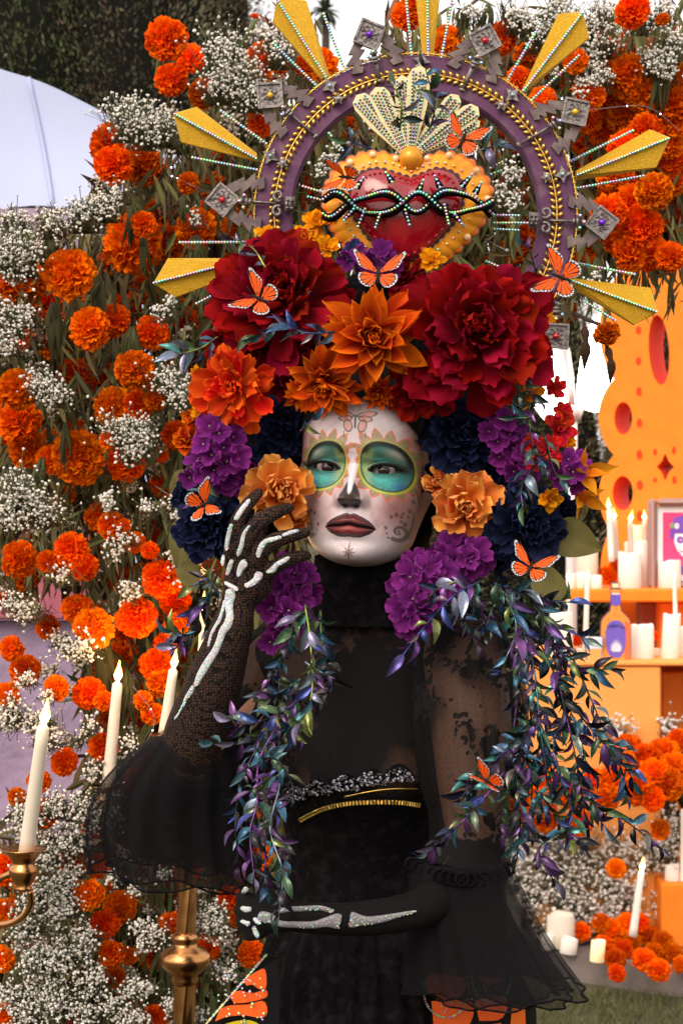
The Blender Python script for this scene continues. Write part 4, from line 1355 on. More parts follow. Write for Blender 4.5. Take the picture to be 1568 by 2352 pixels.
person = thing('person', 'person in black lace dress and painted calavera face touching headdress flowers', 'person', (P(840, 0, 2.25).x, 2.25, 0))
HC = P(838, 1085, 2.205)           # centre of the head at eye height
YAW, ROLL, PITCH = R(-8.5), R(3.0), R(-2)

# --- right arm (raised, on the left of the picture) and hand
ARM_R = [(645, 1525, 2.30, 90), (560, 1660, 2.24, 84), (462, 1745, 2.17, 78), (448, 1700, 2.14, 76), (490, 1575, 2.11, 66), (530, 1450, 2.09, 50), (548, 1380, 2.085, 38)]
PALM = [[(548, 1375, 2.085, 36), (548, 1330, 2.08, 34), (540, 1290, 2.075, 22)], [(552, 1372, 2.083, 34), (566, 1330, 2.078, 34), (566, 1292, 2.072, 22)], [(556, 1372, 2.083, 32), (584, 1338, 2.078, 33), (590, 1300, 2.072, 23)], [(560, 1375, 2.085, 32), (596, 1345, 2.082, 30), (606, 1322, 2.078, 23)]]
FING = [[(536, 1300, 2.076, 20.5), (531, 1262, 2.07, 18.5), (545, 1200, 2.066, 18), (568, 1160, 2.07, 16), (594, 1132, 2.08, 12.5)],
        [(564, 1298, 2.072, 21.5), (563, 1258, 2.062, 20), (585, 1210, 2.056, 19.5), (622, 1182, 2.06, 18), (664, 1166, 2.07, 12.5)],
        [(590, 1306, 2.072, 21.5), (600, 1270, 2.06, 20), (628, 1243, 2.054, 19), (664, 1232, 2.058, 17), (702, 1223, 2.068, 12)],
        [(606, 1325, 2.078, 20), (628, 1306, 2.066, 18.5), (655, 1288, 2.062, 17.5), (684, 1279, 2.07, 15.5), (706, 1276, 2.08, 11)],
        [(548, 1350, 2.10, 24), (572, 1300, 2.125, 20), (592, 1252, 2.135, 17), (606, 1214, 2.138, 12.5)]]
# --- left arm (across the waist)
ARM_L = [(1062, 1500, 2.17, 98), (1080, 1650, 2.14, 100), (1088, 1800, 2.12, 90), (1085, 1930, 2.10, 70), (1050, 2030, 2.07, 56), (960, 2088, 2.04, 46), (830, 2110, 2.015, 40), (720, 2109, 2.005, 36), (640, 2106, 2.005, 31)]
HAND_L = [[(645, 2106, 1.995, 38), (610, 2106, 2.00, 36), (588, 2106, 2.005, 28)]]
FING_L = [[(592, 2078, 2.005, 19), (568, 2066, 2.02, 18), (556, 2062, 2.05, 16), (560, 2060, 2.08, 12)],
          [(588, 2098, 2.00, 20), (562, 2092, 2.02, 18), (552, 2090, 2.05, 16), (556, 2090, 2.08, 12)],
          [(590, 2120, 2.00, 20), (566, 2120, 2.02, 18), (556, 2118, 2.05, 16), (560, 2118, 2.08, 12)],
          [(598, 2140, 2.00, 18), (576, 2146, 2.02, 16), (568, 2146, 2.05, 14), (572, 2146, 2.08, 11)],
          [(630, 2080, 2.00, 20), (612, 2050, 2.02, 18), (606, 2030, 2.05, 15), (610, 2016, 2.07, 12)]]


def glove_geo(lists, n=18):
    g = G()
    for L in lists:
        chain(g, L, n)
    return g


TORSO = [((845, 1425, 2.27), 118, .062), ((848, 1462, 2.275), 236, .072), ((850, 1510, 2.275), 258, .085), ((850, 1570, 2.275), 248, .100), ((850, 1680, 2.265), 226, .122), ((850, 1780, 2.255), 214, .128), ((846, 1860, 2.265), 190, .108), ((838, 1960, 2.275), 164, .092), ((830, 2060, 2.28), 170, .098), ((828, 2200, 2.285), 215, .120), ((828, 2400, 2.29), 235, .135)]
body = G()
rr = [(P(x, y, d), rx * K * d - .006, ry - .006) for (x, y, d), rx, ry in TORSO]
rr = [(rr[0][0] + Vector((0, 0, .001)), .01, .01)] + rr + [(rr[-1][0] - Vector((0, 0, .001)), .01, .01)]
V, F = loft(rr, 40)
body.add(V, F)
chain(body, [(842, 1500, 2.27, 100), (838, 1400, 2.25, 96), (838, 1300, 2.245, 96), (838, 1220, 2.24, 96)], 16, 20)
shr = lambda L, k: [(x, y, d, r - k) for x, y, d, r in L]
for L in [ARM_R, ARM_L]:
    chain(body, shr(L, 5), 40)
for L in PALM + FING + HAND_L + FING_L:
    chain(body, shr(L, 4), 14)
# legs down to the ground
for sx, ft in ((-1, 0), (1, .03)):
    hx = P(828 + sx * 95, 2400, 2.29)
    pts = [(hx.x, 2.29, hx.z + .05), (hx.x, 2.28, .48), (hx.x + sx * .01, 2.31, .12), (hx.x + sx * .01, 2.25, .05), (hx.x + sx * .02, 2.16, .03)]
    body.add(*tube(spline(pts, 24), np.interp(np.linspace(0, 1, 24), [0, .45, .8, .9, 1], [.085, .055, .034, .036, .024]), 14))
bV, bF = remeshed(body, .0042, 5)
bcol = np.tile(np.array([.34, .17, .11]), (len(bV), 1))

# --- head: a dense closed surface with modelled features and painted face
PXM = .000475
NU, NV = 620, 560


def gs(x, s):
    return np.exp(-(x / s) ** 2)


def sstep(e0, e1, x):
    t = np.clip((x - e0) / (e1 - e0), 0, 1)
    return t * t * (3 - 2 * t)


EYE = [(-63 * PXM, .0000), (63 * PXM, .0000)]     # eye centres in head coordinates (x, z)


def head():
    # denser rows on the face
    t = np.linspace(0, 1, NV)
    z = np.interp(t, [0, .06, .78, 1], [-.1035, -.097, .085, .128])
    u = np.linspace(-1, 1, NU, endpoint=False)
    az = np.pi * (.62 * u + .38 * u ** 3) # denser towards the front (az = 0)
    zz = [-.1035, -.1015, -.098, -.0935, -.086, -.075, -.062, -.045, -.025, 0, .02, .045, .07, .095, .115, .124, .128]
    wd = [.004, .018, .029, .0385, .0485, .0560, .0600, .0640, .0665, .0672, .0675, .0682, .065, .055, .036, .018, .002]
    fr = [.030, .066, .084, .0905, .0925, .092, .0925, .0925, .092, .0905, .0945, .0965, .093, .078, .050, .026, .002]
    bk = [.004, .010, .020, .034, .050, .062, .070, .082, .094, .100, .102, .101, .095, .078, .050, .026, .002]
    from numpy import interp
    sm = lambda a: spline(np.c_[zz, a], 400)
    W_, Fr, Bk = [np.interp(z, *sm(a).T) for a in (wd, fr, bk)]
    ca, sa = np.cos(az)[None, :], np.sin(az)[None, :]
    px_, py_ = .88, .80
    # flatter in front around the face, rounder at the back
    X = W_[:, None] * np.sign(sa) * np.abs(sa) ** px_
    Y = np.where(ca > 0, -Fr[:, None] * np.abs(ca) ** py_, Bk[:, None] * np.abs(ca) ** .9)
    Z = np.repeat(z[:, None], NU, 1)
    front = sstep(.15, .5, ca) * np.ones_like(Z)
    D = np.zeros_like(Z)
    # brow, sockets, cheekbones
    D += .0035 * gs(Z - .022, .010) * gs(np.abs(X) - .028, .024)
    for ex, ez in EYE:
        D -= .0085 * gs(X - ex * .94, .021) * gs(Z - ez - .002, .015)
        D += .0056 * gs(X - ex, .0155) * gs(Z - ez - .001, .0115)
        D += .0012 * gs(X - ex, .017) * gs(Z - ez + .0135, .004)
    D -= .004 * gs(X, .012) * gs(Z - .006, .016)
    D += .0042 * gs(np.abs(X) - .043, .016) * gs(Z + .026, .017)
    D -= .0045 * gs(np.abs(X) - .046, .014) * gs(Z + .064, .020)
    # nose
    prof = np.interp(Z, [-.0425, -.0385, -.0335, -.029, -.020, -.008, .004, .014, .03], [0, .006, .0185, .0215, .0170, .0108, .0055, .0022, 0])
    nw = np.interp(Z, [-.042, -.030, -.015, .004, .02], [.0115, .0105, .0078, .0068, .011])
    D += prof * np.exp(-np.abs(X / nw) ** 2.1)
    D += .0120 * gs(np.abs(X) - .0125, .0055) * gs(Z + .0335, .0070)
    D -= .0070 * gs(np.abs(X) - .0062, .0034) * gs(Z + .0405, .0024)      # nostrils
    D -= .0022 * gs(np.abs(X) - .019, .004) * gs(Z + .034, .008)
    # philtrum, mouth mound, lips
    D += .0055 * gs(X, .027) * gs(Z + .060, .017)
    D -= .0013 * gs(X, .0034) * gs(Z + .0455, .005)
    lipw = np.clip(1 - (np.abs(X) / .0262) ** 2, 0, 1)
    zc = -.0612 + .0016 * gs(X, .006) - .0020 * (np.abs(X) / .026) ** 2
    up = .0095 * lipw ** .7 * (1 + .10 * gs(np.abs(X) - .006, .005) - .12 * gs(X, .003))
    lo = .0118 * lipw ** .75
    tu = (Z - zc) / (up + 1e-6)
    tl = (zc - Z) / (lo + 1e-6)
    D += np.where((tu > 0) & (tu < 1) & (lipw > 0), .0040 * np.sin(np.pi * np.clip(tu, 0, 1)) ** .7 * lipw ** .5, 0)
    D += np.where((tl > 0) & (tl < 1) & (lipw > 0), .0050 * np.sin(np.pi * np.clip(tl, 0, 1)) ** .7 * lipw ** .5, 0)
    D -= .0030 * gs(Z - zc, .0011) * (np.abs(X) < .0265) * lipw ** .3
    D -= .0035 * gs(X, .018) * gs(Z + .0775, .0050)
    D += .0060 * gs(X, .017) * gs(Z + .0895, .0095)
    D -= .0014 * gs(np.abs(X) - .0285, .004) * gs(Z + .0625, .006)
    # naso-labial fold
    nl = np.abs(X) - (.0205 + .011 * np.clip((-.040 - Z) / .024, 0, 1))
    D -= .0011 * gs(nl, .0028) * sstep(-.066, -.055, Z) * sstep(-.036, -.044, Z)
    Y = Y - D * front
    # eye openings: the skin dips behind the eyeball there
    open_ = np.zeros_like(Z)
    lidz = np.zeros_like(Z)
    for k, (ex, ez) in enumerate(EYE):
        s = -1 if k == 0 else 1
        xr = (X - ex) * s            # + towards the temple
        h = np.clip(1 - (xr / .0150) ** 2, 0, 1)
        upz = ez + .0039 * h ** .75 + .0012 * xr / .015 - .0006
        loz = ez - .0036 * h ** .8 + .0008 * xr / .015 - .0006
        ins = (np.abs(xr) < .015) & (Z < upz) & (Z > loz) & (ca > 0)
        open_ = np.where(ins, 1, open_)
        # upper lid overhang, lower lid rim
        Y -= np.where(ca > 0, .0020 * gs(Z - upz - .0012, .0016) * (np.abs(xr) < .017) * h ** .4, 0)
        Y -= np.where(ca > 0, .0011 * gs(Z - loz + .0010, .0013) * (np.abs(xr) < .017) * h ** .4, 0)
        Y += np.where(ca > 0, .0010 * gs(Z - upz - .0050, .0012) * (np.abs(xr) < .016) * h ** .5, 0)
    Y += open_ * .0085
    # ears
    for s in (-1, 1):
        e = gs(Z + .012, .026) * gs(Y - .012, .015) * (np.sign(X) == s)
        X = X + s * .010 * e
    return X, Y, Z, open_, front, ca * np.ones_like(Z)


X, Y, Z, OPEN, FRONT, CA = head()


# --- the face paint, in view pixels relative to the eye line centre
def paint(X, Z):
    x, y = X / PXM, -Z / PXM         # y down
    n = x.shape
    nz = lambda s, seed: sum(np.sin(x * s * (1 + .37 * i) + seed * 3.1 + i * 2.3 + 1.7 * np.sin(y * s * .8 + i)) * np.cos(y * s * (1.1 + .29 * i) - seed + i * 1.9) for i in range(4)) / 4
    gl = rng.uniform(0, 1, n)
    col = np.tile(np.array([.57, .495, .52]), n + (1,))

    def over(c, a):
        nonlocal col
        a = np.clip(a, 0, 1)[..., None]
        col = col * (1 - a) + np.asarray(c) * a
    # skin-tone contour at the rim of the paint, cheeks and forehead
    edge = sstep(76, 132, np.abs(x))
    over((.31, .145, .11), edge * .85 * (1 - .25 * nz(.05, 2)))
    over((.22, .10, .08), sstep(-108, -158, y + .0016 * (x - 5) ** 2 * -1) * .92)
    over((.36, .14, .13), gs(np.abs(x) - 90, 36) * gs(y - 84, 46) * .75 * np.where(x > 0, 1.15, .7))
    over((.46, .24, .22), gs(np.abs(x) - 50 - (y - 95) * .35, 14) * sstep(60, 90, y) * sstep(165, 130, y) * .40)
    over((.55, .36, .33), gs(x, 50) * gs(y - 205, 14) * .4)
    over((.50, .30, .27), gs(np.abs(x) - 26, 10) * gs(y - 52, 30) * .55)
    # petals and eye ovals
    for s, cx, cy, rx, ry, ix in ((-1, -68, -6, 47, 50, -63), (1, 70, -8, 54, 52, 63)):
        u, v = (x - cx) / rx, (y - cy) / ry
        # the top leans up towards the temple and falls to the nose
        us = u * s
        v2 = v - .16 * us - .05
        us2 = us
        rad = (np.abs(u) ** 2.3 + np.abs(v2) ** 2.3) ** (1 / 2.3)
        th = np.arctan2(v2, us)
        npet = 15
        tri = np.abs(((th / (2 * np.pi) * npet) % 1) * 2 - 1)
        tri = 1 - tri
        lobe = np.sqrt(np.clip(tri, 0, 1)) * .55 + tri * .45
        amp = .34 + .14 * (v2 < 0) - .08 * (np.abs(v2) < .4)
        amp = amp * np.where((us < -.55) & (np.abs(v2) < .55), .35, 1)
        rout = 1.10 + amp * lobe
        ins = (rad < rout)
        pc = np.stack([.15 + .22 * gl, .115 + .16 * gl, .045 + .07 * gl], -1)
        grn = sstep(.2, .9, us)[..., None] * .25
        pc = pc * (1 - grn) + np.array([.14, .17, .06]) * grn
        over(pc, ins * .85)
        over((.70, .12, .06), (np.abs(rad - rout) < .042) * .75)
        over((.80, .12, .05), ((us < -.70) & (np.abs(v2) < .6) & (rad > 1.05) & (rad < rout)) * .35 * (gl > .25))
        # lime rim
        over((.42, .56, .04), sstep(1.17, 1.10, rad) * (.35 + .55 * sstep(-.5, .4, v2)) * (.85 + .25 * nz(.2, 4)))
        over((.015, .02, .03), sstep(1.07, 1.02, rad) * .95)
        inner = sstep(1.02, .93, rad)
        teal = np.stack([.02 + .04 * gl, .10 + .20 * gl, .095 + .16 * gl], -1)
        over(teal, inner)
        over((.05, .12, .085), inner * gs(v2 + .42, .22) * .9)                       # dark crease
        over((.40, .40, .34), inner * gs(v2 + .66, .20) * gs(us - .42, .42) * .85)    # pale brow bone
        over(np.stack([.16 + .16 * gl, .24 + .16 * gl, .08 + .08 * gl], -1), inner * sstep(-.35, -.75, us) * .85)  # olive inner corner
        over(np.stack([.02 + .07 * gl, .24 + .26 * gl, .22 + .22 * gl], -1), inner * gs(v2 - .62, .24) * gs(us - .1, .6) * .9)
        over((.03, .10, .34), inner * gs(v2 - .72, .22) * gs(us - .62, .32) * .75)
        over(np.stack([.03 + .08 * gl, .22 + .28 * gl, .20 + .22 * gl], -1), inner * gs(v2 + .22, .09) * gs(us + .05, .5) * .8)
        # drawn brow along the upper inside
        brow = (rad > .72) & (rad < 1.04) & (v2 < -.02 - .24 * sstep(.3, -.35, us))
        over((.010, .010, .010), brow * sstep(.70, .93, rad) * .95 * sstep(-.02 - .24 * sstep(.3, -.35, us), -.30 - .2 * sstep(.3, -.35, us), v2))
        over((.010, .016, .020), inner * gs(v2 + .04, .20) * gs(us - .55, .55) * .80)
        over((.012, .03, .03), inner * gs(v2 + .10, .16) * .55)
        # eye liner
        ex = ix
        xr = (x - ex) * s
        h = np.clip(1 - (xr / 31.6) ** 2, 0, 1)
        upy = -(.0039 * h ** .75 + .0012 * xr / 31.6 - .0006) / PXM
        loy = -(-.0036 * h ** .8 + .0008 * xr / 31.6 - .0006) / PXM
        over((.008, .008, .010), (gs(y - upy + 2.2, 4.2) * (np.abs(xr) < 34) + gs(y - 2.0 + (xr - 33) * .12, 4.5) * sstep(24, 34, xr) * sstep(52, 44, xr)) * .95)
        over((.012, .02, .025), gs(y - loy - .5, 1.8) * (np.abs(xr) < 32) * .8)
        over((.03, .10, .10), gs(y - loy - 9, 1.6) * gs(xr, 26) * .6)
    # nose: dark heart with a white drip
    hw = np.interp(y, [26, 40, 60, 75, 84, 90], [3, 12, 22, 26, 22, 10])
    nose = sstep(hw + 3, hw - 2, np.abs(x)) * sstep(22, 34, y) * sstep(94, 84, y)
    over(np.stack([.022 + .10 * gl * gs(y - 68, 12) * gs(x, 14), .016 + .07 * gl * gs(y - 68, 12) * gs(x, 14), .014 + .02 * gl], -1), nose * .96)
    dw = np.interp(y, [0, 30, 54, 60], [9, 6.5, 4.0, 0])
    over((.66, .61, .64), sstep(dw + 1.5, dw - .5, np.abs(x)) * (y > -10) * (y < 61))
    over((.02, .014, .012), gs(np.abs(x) - 13, 5.5) * gs(y - 85, 3.2))  # nostril hollows: their shade is put into the colour
    # lips
    xm = np.abs(X)
    lipw = np.clip(1 - (xm / .0263) ** 2, 0, 1)
    zc = -.0612 + .0016 * gs(X, .006) - .0020 * (xm / .026) ** 2
    up = .0122 * lipw ** .62 * (1 + .06 * gs(xm - .006, .005) - .14 * gs(X, .003))
    lo = .0130 * lipw ** .72
    tu, tl = (Z - zc) / (up + 1e-6), (zc - Z) / (lo + 1e-6)
    lip = ((tu >= 0) & (tu < 1) | (tl >= 0) & (tl < 1)) & (lipw > 0)
    tt = np.where(tu >= 0, tu, tl)
    over((.030, .005, .009), lip * .97)
    redc = np.stack([.16 + .15 * gl, .018 + .07 * gl ** 3, .026 + .04 * gl ** 3], -1)
    over(redc, lip * (tl >= 0) * sstep(.86, .55, tt) * sstep(.02, .20, tt) * gs(X, .0175) * .95)
    over((.11, .010, .016), lip * (tu >= 0) * sstep(.95, .6, tt) * sstep(.12, .4, tt) * gs(X, .016) * .85)
    over((.55, .10, .05), lip * (gl > .93) * gs(X, .013) * gs(tt - .5, .35) * .8)
    over((.008, .003, .004), gs(Z - zc, .0009) * (xm < .0270))
    # chin mark
    d0 = np.hypot(x - 2, y - 187)
    an = np.arctan2(y - 187, x - 2)
    over((.09, .06, .035), (d0 < 7 + 7 * np.abs(np.cos(an * 4)) ** 3) * .75)
    over((.12, .06, .05), gs(x - 2, 1.6) * sstep(158, 170, y) * sstep(212, 200, y) * .75)
    # forehead butterfly
    bx, by = x - 0, y + 104
    over((.035, .03, .03), ((bx / 2.6) ** 2 + ((by - 2) / 18) ** 2 < 1) * .9)
    for s in (-1, 1):
        q = bx * s
        # antenna
        over((.10, .07, .07), gs(q - 3 - (by + 18) * -.55, 1.0) * (by < -16) * (by > -32) * .7)
        for (cx, cy, rx, ry, tl_) in ((25, -14, 22, 6.5, -.18), (22, -4, 15, 7, .05), (16, 12, 9.5, 14, .25)):
            xx, yy = q - cx, by - cy
            xa = xx * math.cos(tl_) + yy * math.sin(tl_)
            ya = -xx * math.sin(tl_) + yy * math.cos(tl_)
            r_ = np.sqrt((xa / rx) ** 2 + (ya / ry) ** 2)
            f = nz(.5, cx) > -.1
            over((.62, .17, .10), ((r_ < .92) & f) * .75)
            over((.34, .26, .16), ((r_ < .8) & ~f & (gl > .3)) * .6)
            over((.055, .045, .045), ((np.abs(r_ - .95) < .13)) * .85)
        over((.05, .04, .04), gs(q - 24, 1.3) * sstep(22, 26, by) * sstep(40, 34, by) * .85)
    # filigree on the cheeks
    def curl(cx, cy, r0, turns, a0, sgn, w0, w1, n_=90):
        nonlocal col
        aa = np.zeros(n)
        for i in range(n_):
            f = i / (n_ - 1)
            a_ = a0 + sgn * turns * 2 * np.pi * f
            r_ = r0 * (1 - .88 * f)
            px, py = cx + r_ * math.cos(a_), cy + r_ * math.sin(a_)
            w_ = w0 + (w1 - w0) * f
            m_ = (np.abs(x - px) < 12) & (np.abs(y - py) < 12)
            if m_.any():
                aa[m_] = np.maximum(aa[m_], sstep(w_ + 1, w_ - .6, np.hypot(x[m_] - px, y[m_] - py)))
        over((.085, .055, .045), aa * .8)

    def stroke(pts, w0, w1):
        aa = np.zeros(n)
        for i, (px, py) in enumerate(spline(pts, 70)):
            w_ = (w0 + (w1 - w0) * i / 69)
            m_ = (np.abs(x - px) < 12) & (np.abs(y - py) < 12)
            if m_.any():
                aa[m_] = np.maximum(aa[m_], sstep(w_ + 1, w_ - .6, np.hypot(x[m_] - px, y[m_] - py)))
        over((.085, .055, .045), aa * .8)
    for s in (1, -1):
        curl(s * 101, 136, 19, 1.25, 2.2 if s > 0 else .94, -s, 4.6, 1.4)
        stroke([(s * 118, 146), (s * 132, 112), (s * 136, 70), (s * 131, 38)], 2.6, 1.0)
        stroke([(s * 112, 150), (s * 125, 118), (s * 127, 90)], 1.8, .8)
        for dx, dy, r_ in ((76, 128, 3.4), (81, 150, 2.6), (78, 140, 2), (86, 103, 3.4), (96, 98, 4.2), (106, 102, 3.4), (109, 94, 2.8), (112, 118, 4), (105, 112, 3), (121, 88, 3.6), (127, 66, 3.6), (101, 134, 2.6), (126, 52, 2.4), (118, 100, 2.6)):
            over((.085, .055, .045), (np.hypot(x - s * dx, (y - dy) * .8) < r_) * .75)
    mott = 1 + .10 * nz(.11, 5) + .08 * nz(.34, 9) + .06 * nz(.9, 2) + .24 * (gl - .5) * (.5 + .5 * nz(.07, 3))
    col = col * mott[..., None] * np.array([1, 1 - .0, 1])
    return np.clip(col, 0, 1)


pc = paint(X, Z)
skin = np.array([.30, .16, .115])
keep = (sstep(.10, .34, CA) * sstep(-.1035, -.097, Z))[..., None]
pc = pc * keep + skin * (1 - keep)
pc = np.where((OPEN > 0)[..., None], np.array([.05, .02, .02]), pc)
HV = np.stack([X, Y, Z], -1).reshape(-1, 3)
HR = Matrix.Translation(HC) @ Matrix.Rotation(YAW, 4, 'Z') @ Matrix.Rotation(ROLL, 4, 'Y') @ Matrix.Rotation(PITCH, 4, 'X')
hF = grid_faces(NU, NV, True)[:, ::-1]
bg_ = G().add(bV, bF, bcol).add(HV, hF, pc.reshape(-1, 3), HR)
M['skin'] = mat('painted skin', attr=True, rough=.42, spec=.38, bump=(700, .35, .0009))
M['skin'].node_tree.nodes['Principled BSDF'].inputs['Subsurface Weight'].default_value = .05
M['skin'].node_tree.nodes['Principled BSDF'].inputs['Subsurface Radius'].default_value = (.006, .002, .001)
wpart('body', bg_, M['skin'], person)

# eyeballs, lashes
for k, (ex, ez) in enumerate(EYE):
    r = .0122
    nth, nph = 40, 48
    # find the skin depth beside the opening and set the ball just behind the lids
    sel = (np.abs(X - ex) < .004) & (np.abs(Z - ez) < .012) & (OPEN == 0) & (CA > 0)
    yf = np.quantile(Y[sel], .5)
    cy = yf + r + .0006
    th = np.linspace(0, np.pi, nph)
    ph = np.linspace(0, 2 * np.pi, nth, endpoint=False)
    rr_ = r * (1 + .05 * gs(th, .38))
    V = np.stack([(rr_ * np.sin(th))[:, None] * np.cos(ph), -(rr_ * np.cos(th))[:, None] * np.ones(nth), (rr_ * np.sin(th))[:, None] * np.sin(ph)], -1)
    th_ = np.repeat(th[:, None], nth, 1)
    c = np.where((th_ < .20)[..., None], (.004, .003, .003), np.where((th_ < .54)[..., None], (.014, .007, .005), (.27, .23, .22)))
    c = np.where((np.abs(th_ - .54) < .04)[..., None], (.010, .007, .006), c)
    look = Matrix.Rotation(R(6), 4, 'Z') @ Matrix.Rotation(R(0), 4, 'X')
    wpart('eye', G().add(V.reshape(-1, 3), grid_faces(nth, nph, True)[:, ::-1], c.reshape(-1, 3), HR @ Matrix.Translation((ex, cy, ez - .0003)) @ look), M.setdefault('eye', mat('eye', attr=True, rough=.06, spec=.6)), person)
    s = -1 if k == 0 else 1
    g = G()
    for i in range(46):
        xr = -.0125 + .0315 * i / 45
        h = max(0, 1 - (min(xr, .0149) / .0150) ** 2)
        zu = ez + .0039 * h ** .75 + .0012 * min(xr, .015) / .015 - .0003 - max(0, xr - .014) * .35
        L = .0045 + .0048 * i / 45
        root = np.array([ex + s * xr, yf - .0016 + .35 * max(0, xr - .008), zu])
        dr = np.array([s * (.15 + .75 * i / 45), -.75, .42 - .25 * math.sin(i * 1.7) * .3])
        tip = root + dr / np.linalg.norm(dr) * L + np.array([0, 0, .0012])
        mid = (root + tip) / 2 - np.array([0, .0006, .0008])
        g.add(*tube([root, mid, tip], [.0007, .0006, .0002], 4))
    g2 = G()
    for V, c in zip(g.V, g.Cc):
        pass
    V = np.concatenate(g.V)
    A = np.array(HR)
    g.V = [V @ A[:3, :3].T + A[:3, 3]]
    g.Cc = [np.concatenate(g.Cc)]
    wpart('eyelash', g, M['black_fuzz'], person)

# hair: sleek black cap with a hairline
aa = np.linspace(0, 2 * np.pi, 72, endpoint=False)
rows = []
for i, s in enumerate(np.linspace(0, 1, 30)):
    row = []
    for a in aa:
        cfr = -math.sin(a)          # 1 towards the face
        hl = .074 if cfr > .25 else .074 - (.25 - cfr) * .20
        if cfr > .25:
            hl -= .050 * max(0, abs(math.cos(a)) - .45) / .55
        z0 = max(hl, -.085)
        z = z0 + (.136 - z0) * s
        k_ = math.sqrt(max(0, 1 - (max(z, 0) / .137) ** 2.6))
        wv = 1 + .012 * math.sin(a * 31) * (1 - s) + .01 * math.sin(a * 13 + 2)
        rx, ryf, ryb = .0775 * k_, .1085 * k_, .118 * k_
        row.append((rx * math.cos(a) * wv, (ryf if math.sin(a) < 0 else ryb) * math.sin(a) * wv, z))
    rows.append(row)
wpart('hair', G().add(np.array(rows).reshape(-1, 3), grid_faces(72, 30, True), M=HR), M['hair'], person)

# --- clothing
# turtleneck and lace yoke
rings = [(P(838, 1270, 2.245), .047, .050), (P(838, 1276, 2.245), .0555, .060), (P(838, 1290, 2.245), .0572, .061), (P(838, 1340, 2.245), .0585, .061), (P(840, 1400, 2.25), .061, .063), (P(842, 1432, 2.26), .070, .068)]
wpart('turtleneck', G().add(*loft(rings, 90, lambda a, s: 1 + .012 * np.sin(a * 3 + s * 19) + .006 * np.sin(a * 34))), M['black_cloth'], person)
tr = [(P(x, y, d), rx * K * d, ry) for (x, y, d), rx, ry in TORSO]
# resample the torso
Ts = spline([(*c, rx, ry) for c, rx, ry in tr], 80)
yv = np.array([1176 + (CAMZ - q[2]) / (K * q[1]) for q in Ts])


def torso_piece(ylo, yhi, off, name, m, n=40, wave=None):
    ys = np.linspace(ylo, yhi, n)
    rings = [(Vector([np.interp(y, yv, Ts[:, i]) for i in range(3)]), np.interp(y, yv, Ts[:, 3]) + off, np.interp(y, yv, Ts[:, 4]) + off) for y in ys]
    return wpart(name, G().add(*loft(rings, 120, wave)), m, person)


bust = lambda a, s: 1 + .055 * np.exp(-((s - .82) / .30) ** 2) * (np.exp(-((a - 4.28) / .36) ** 2) + np.exp(-((a - 5.12) / .36) ** 2))
yk_ = torso_piece(1427, 1806, .0035, 'lace_yoke', M['lace_dense'], 46, bust)
bo_ = torso_piece(1790, 2090, .006, 'bodice', M['black_cloth'], 40, lambda a, s: 1 + .02 * np.exp(-(s / .3) ** 2) * (np.exp(-((a - 4.28) / .4) ** 2) + np.exp(-((a - 5.12) / .4) ** 2)) + .004 * np.sin(a * 26 + 3 * np.sin(s * 6)) * s)
# opaque embroidered centre of the yoke
# skirt with pleats down to the ground
sk = [(P(832, 2070, 2.28), .087, .104), (P(830, 2120, 2.28), .096, .115), (P(828, 2200, 2.285), .112, .130), (P(828, 2400, 2.29), .135, .155), (Vector((P(828, 0, 2.3).x, 2.3, .45)), .30, .30), (Vector((P(828, 0, 2.3).x, 2.3, .02)), .46, .44)]
sks = spline([(*c, a_, b_) for c, a_, b_ in sk], 46)
wpart('skirt', G().add(*loft([(Vector(q[:3]), q[3], q[4]) for q in sks], 220, lambda a, s: 1 + (.016 + .035 * s) * np.sin(a * 30 + 1.6 * np.sin(a * 3)) + .024 * np.sin(a * 11 + 2))), M['black_cloth'], person)

# gloves: fishnet over hands and forearms
gl_geo = glove_geo([ARM_R[2:]] + PALM + FING, 22)
gV, gF = remeshed(gl_geo, .0021, 4)
glove_r = wpart('glove', G().add(gV, gF), M['fishnet'], person, label='fishnet glove on the raised hand with jewelled bones')
gl2 = glove_geo([ARM_L[4:]] + HAND_L + FING_L, 22)
gV2, gF2 = remeshed(gl2, .0026, 4)
glove_l = wpart('glove', G().add(gV2, gF2), M['fishnet_dark'], person, label='black glove across the waist with glitter bones')
bvh_r = BVHTree.FromPolygons([tuple(v) for v in gV], [tuple(f) for f in gF])
bvh_l = BVHTree.FromPolygons([tuple(v) for v in gV2], [tuple(f) for f in gF2])
CAMP = Vector((0, 0, CAMZ))


def onto(bvh, x, y, fallback=2.1):
    d = (P(x, y, 1.0) - CAMP).normalized()
    h = bvh.ray_cast(CAMP, d)
    return h[0] if h[0] is not None else P(x, y, fallback)


M['bone'] = mat('pearly bone applique', (.60, .62, .64), rough=.35, spec=.5, bump=(700, .9, .0015))
M['bone_grey'] = mat('grey glitter bone applique', (.17, .165, .17), rough=.5, spec=.4, noise=(500, (.30, .29, .30), .5, .7), bump=(700, .6, .001))


def bead_colors(n, base=(.62, .72, .72)):
    h = rng.uniform(0, 1, n)
    c = np.stack([.45 + .45 * np.sin(6.28 * h), .55 + .40 * np.sin(6.28 * h + 2.1), .55 + .42 * np.sin(6.28 * h + 4.2)], -1)
    return np.clip(c * .6 + np.array(base) * .4, .02, 1)


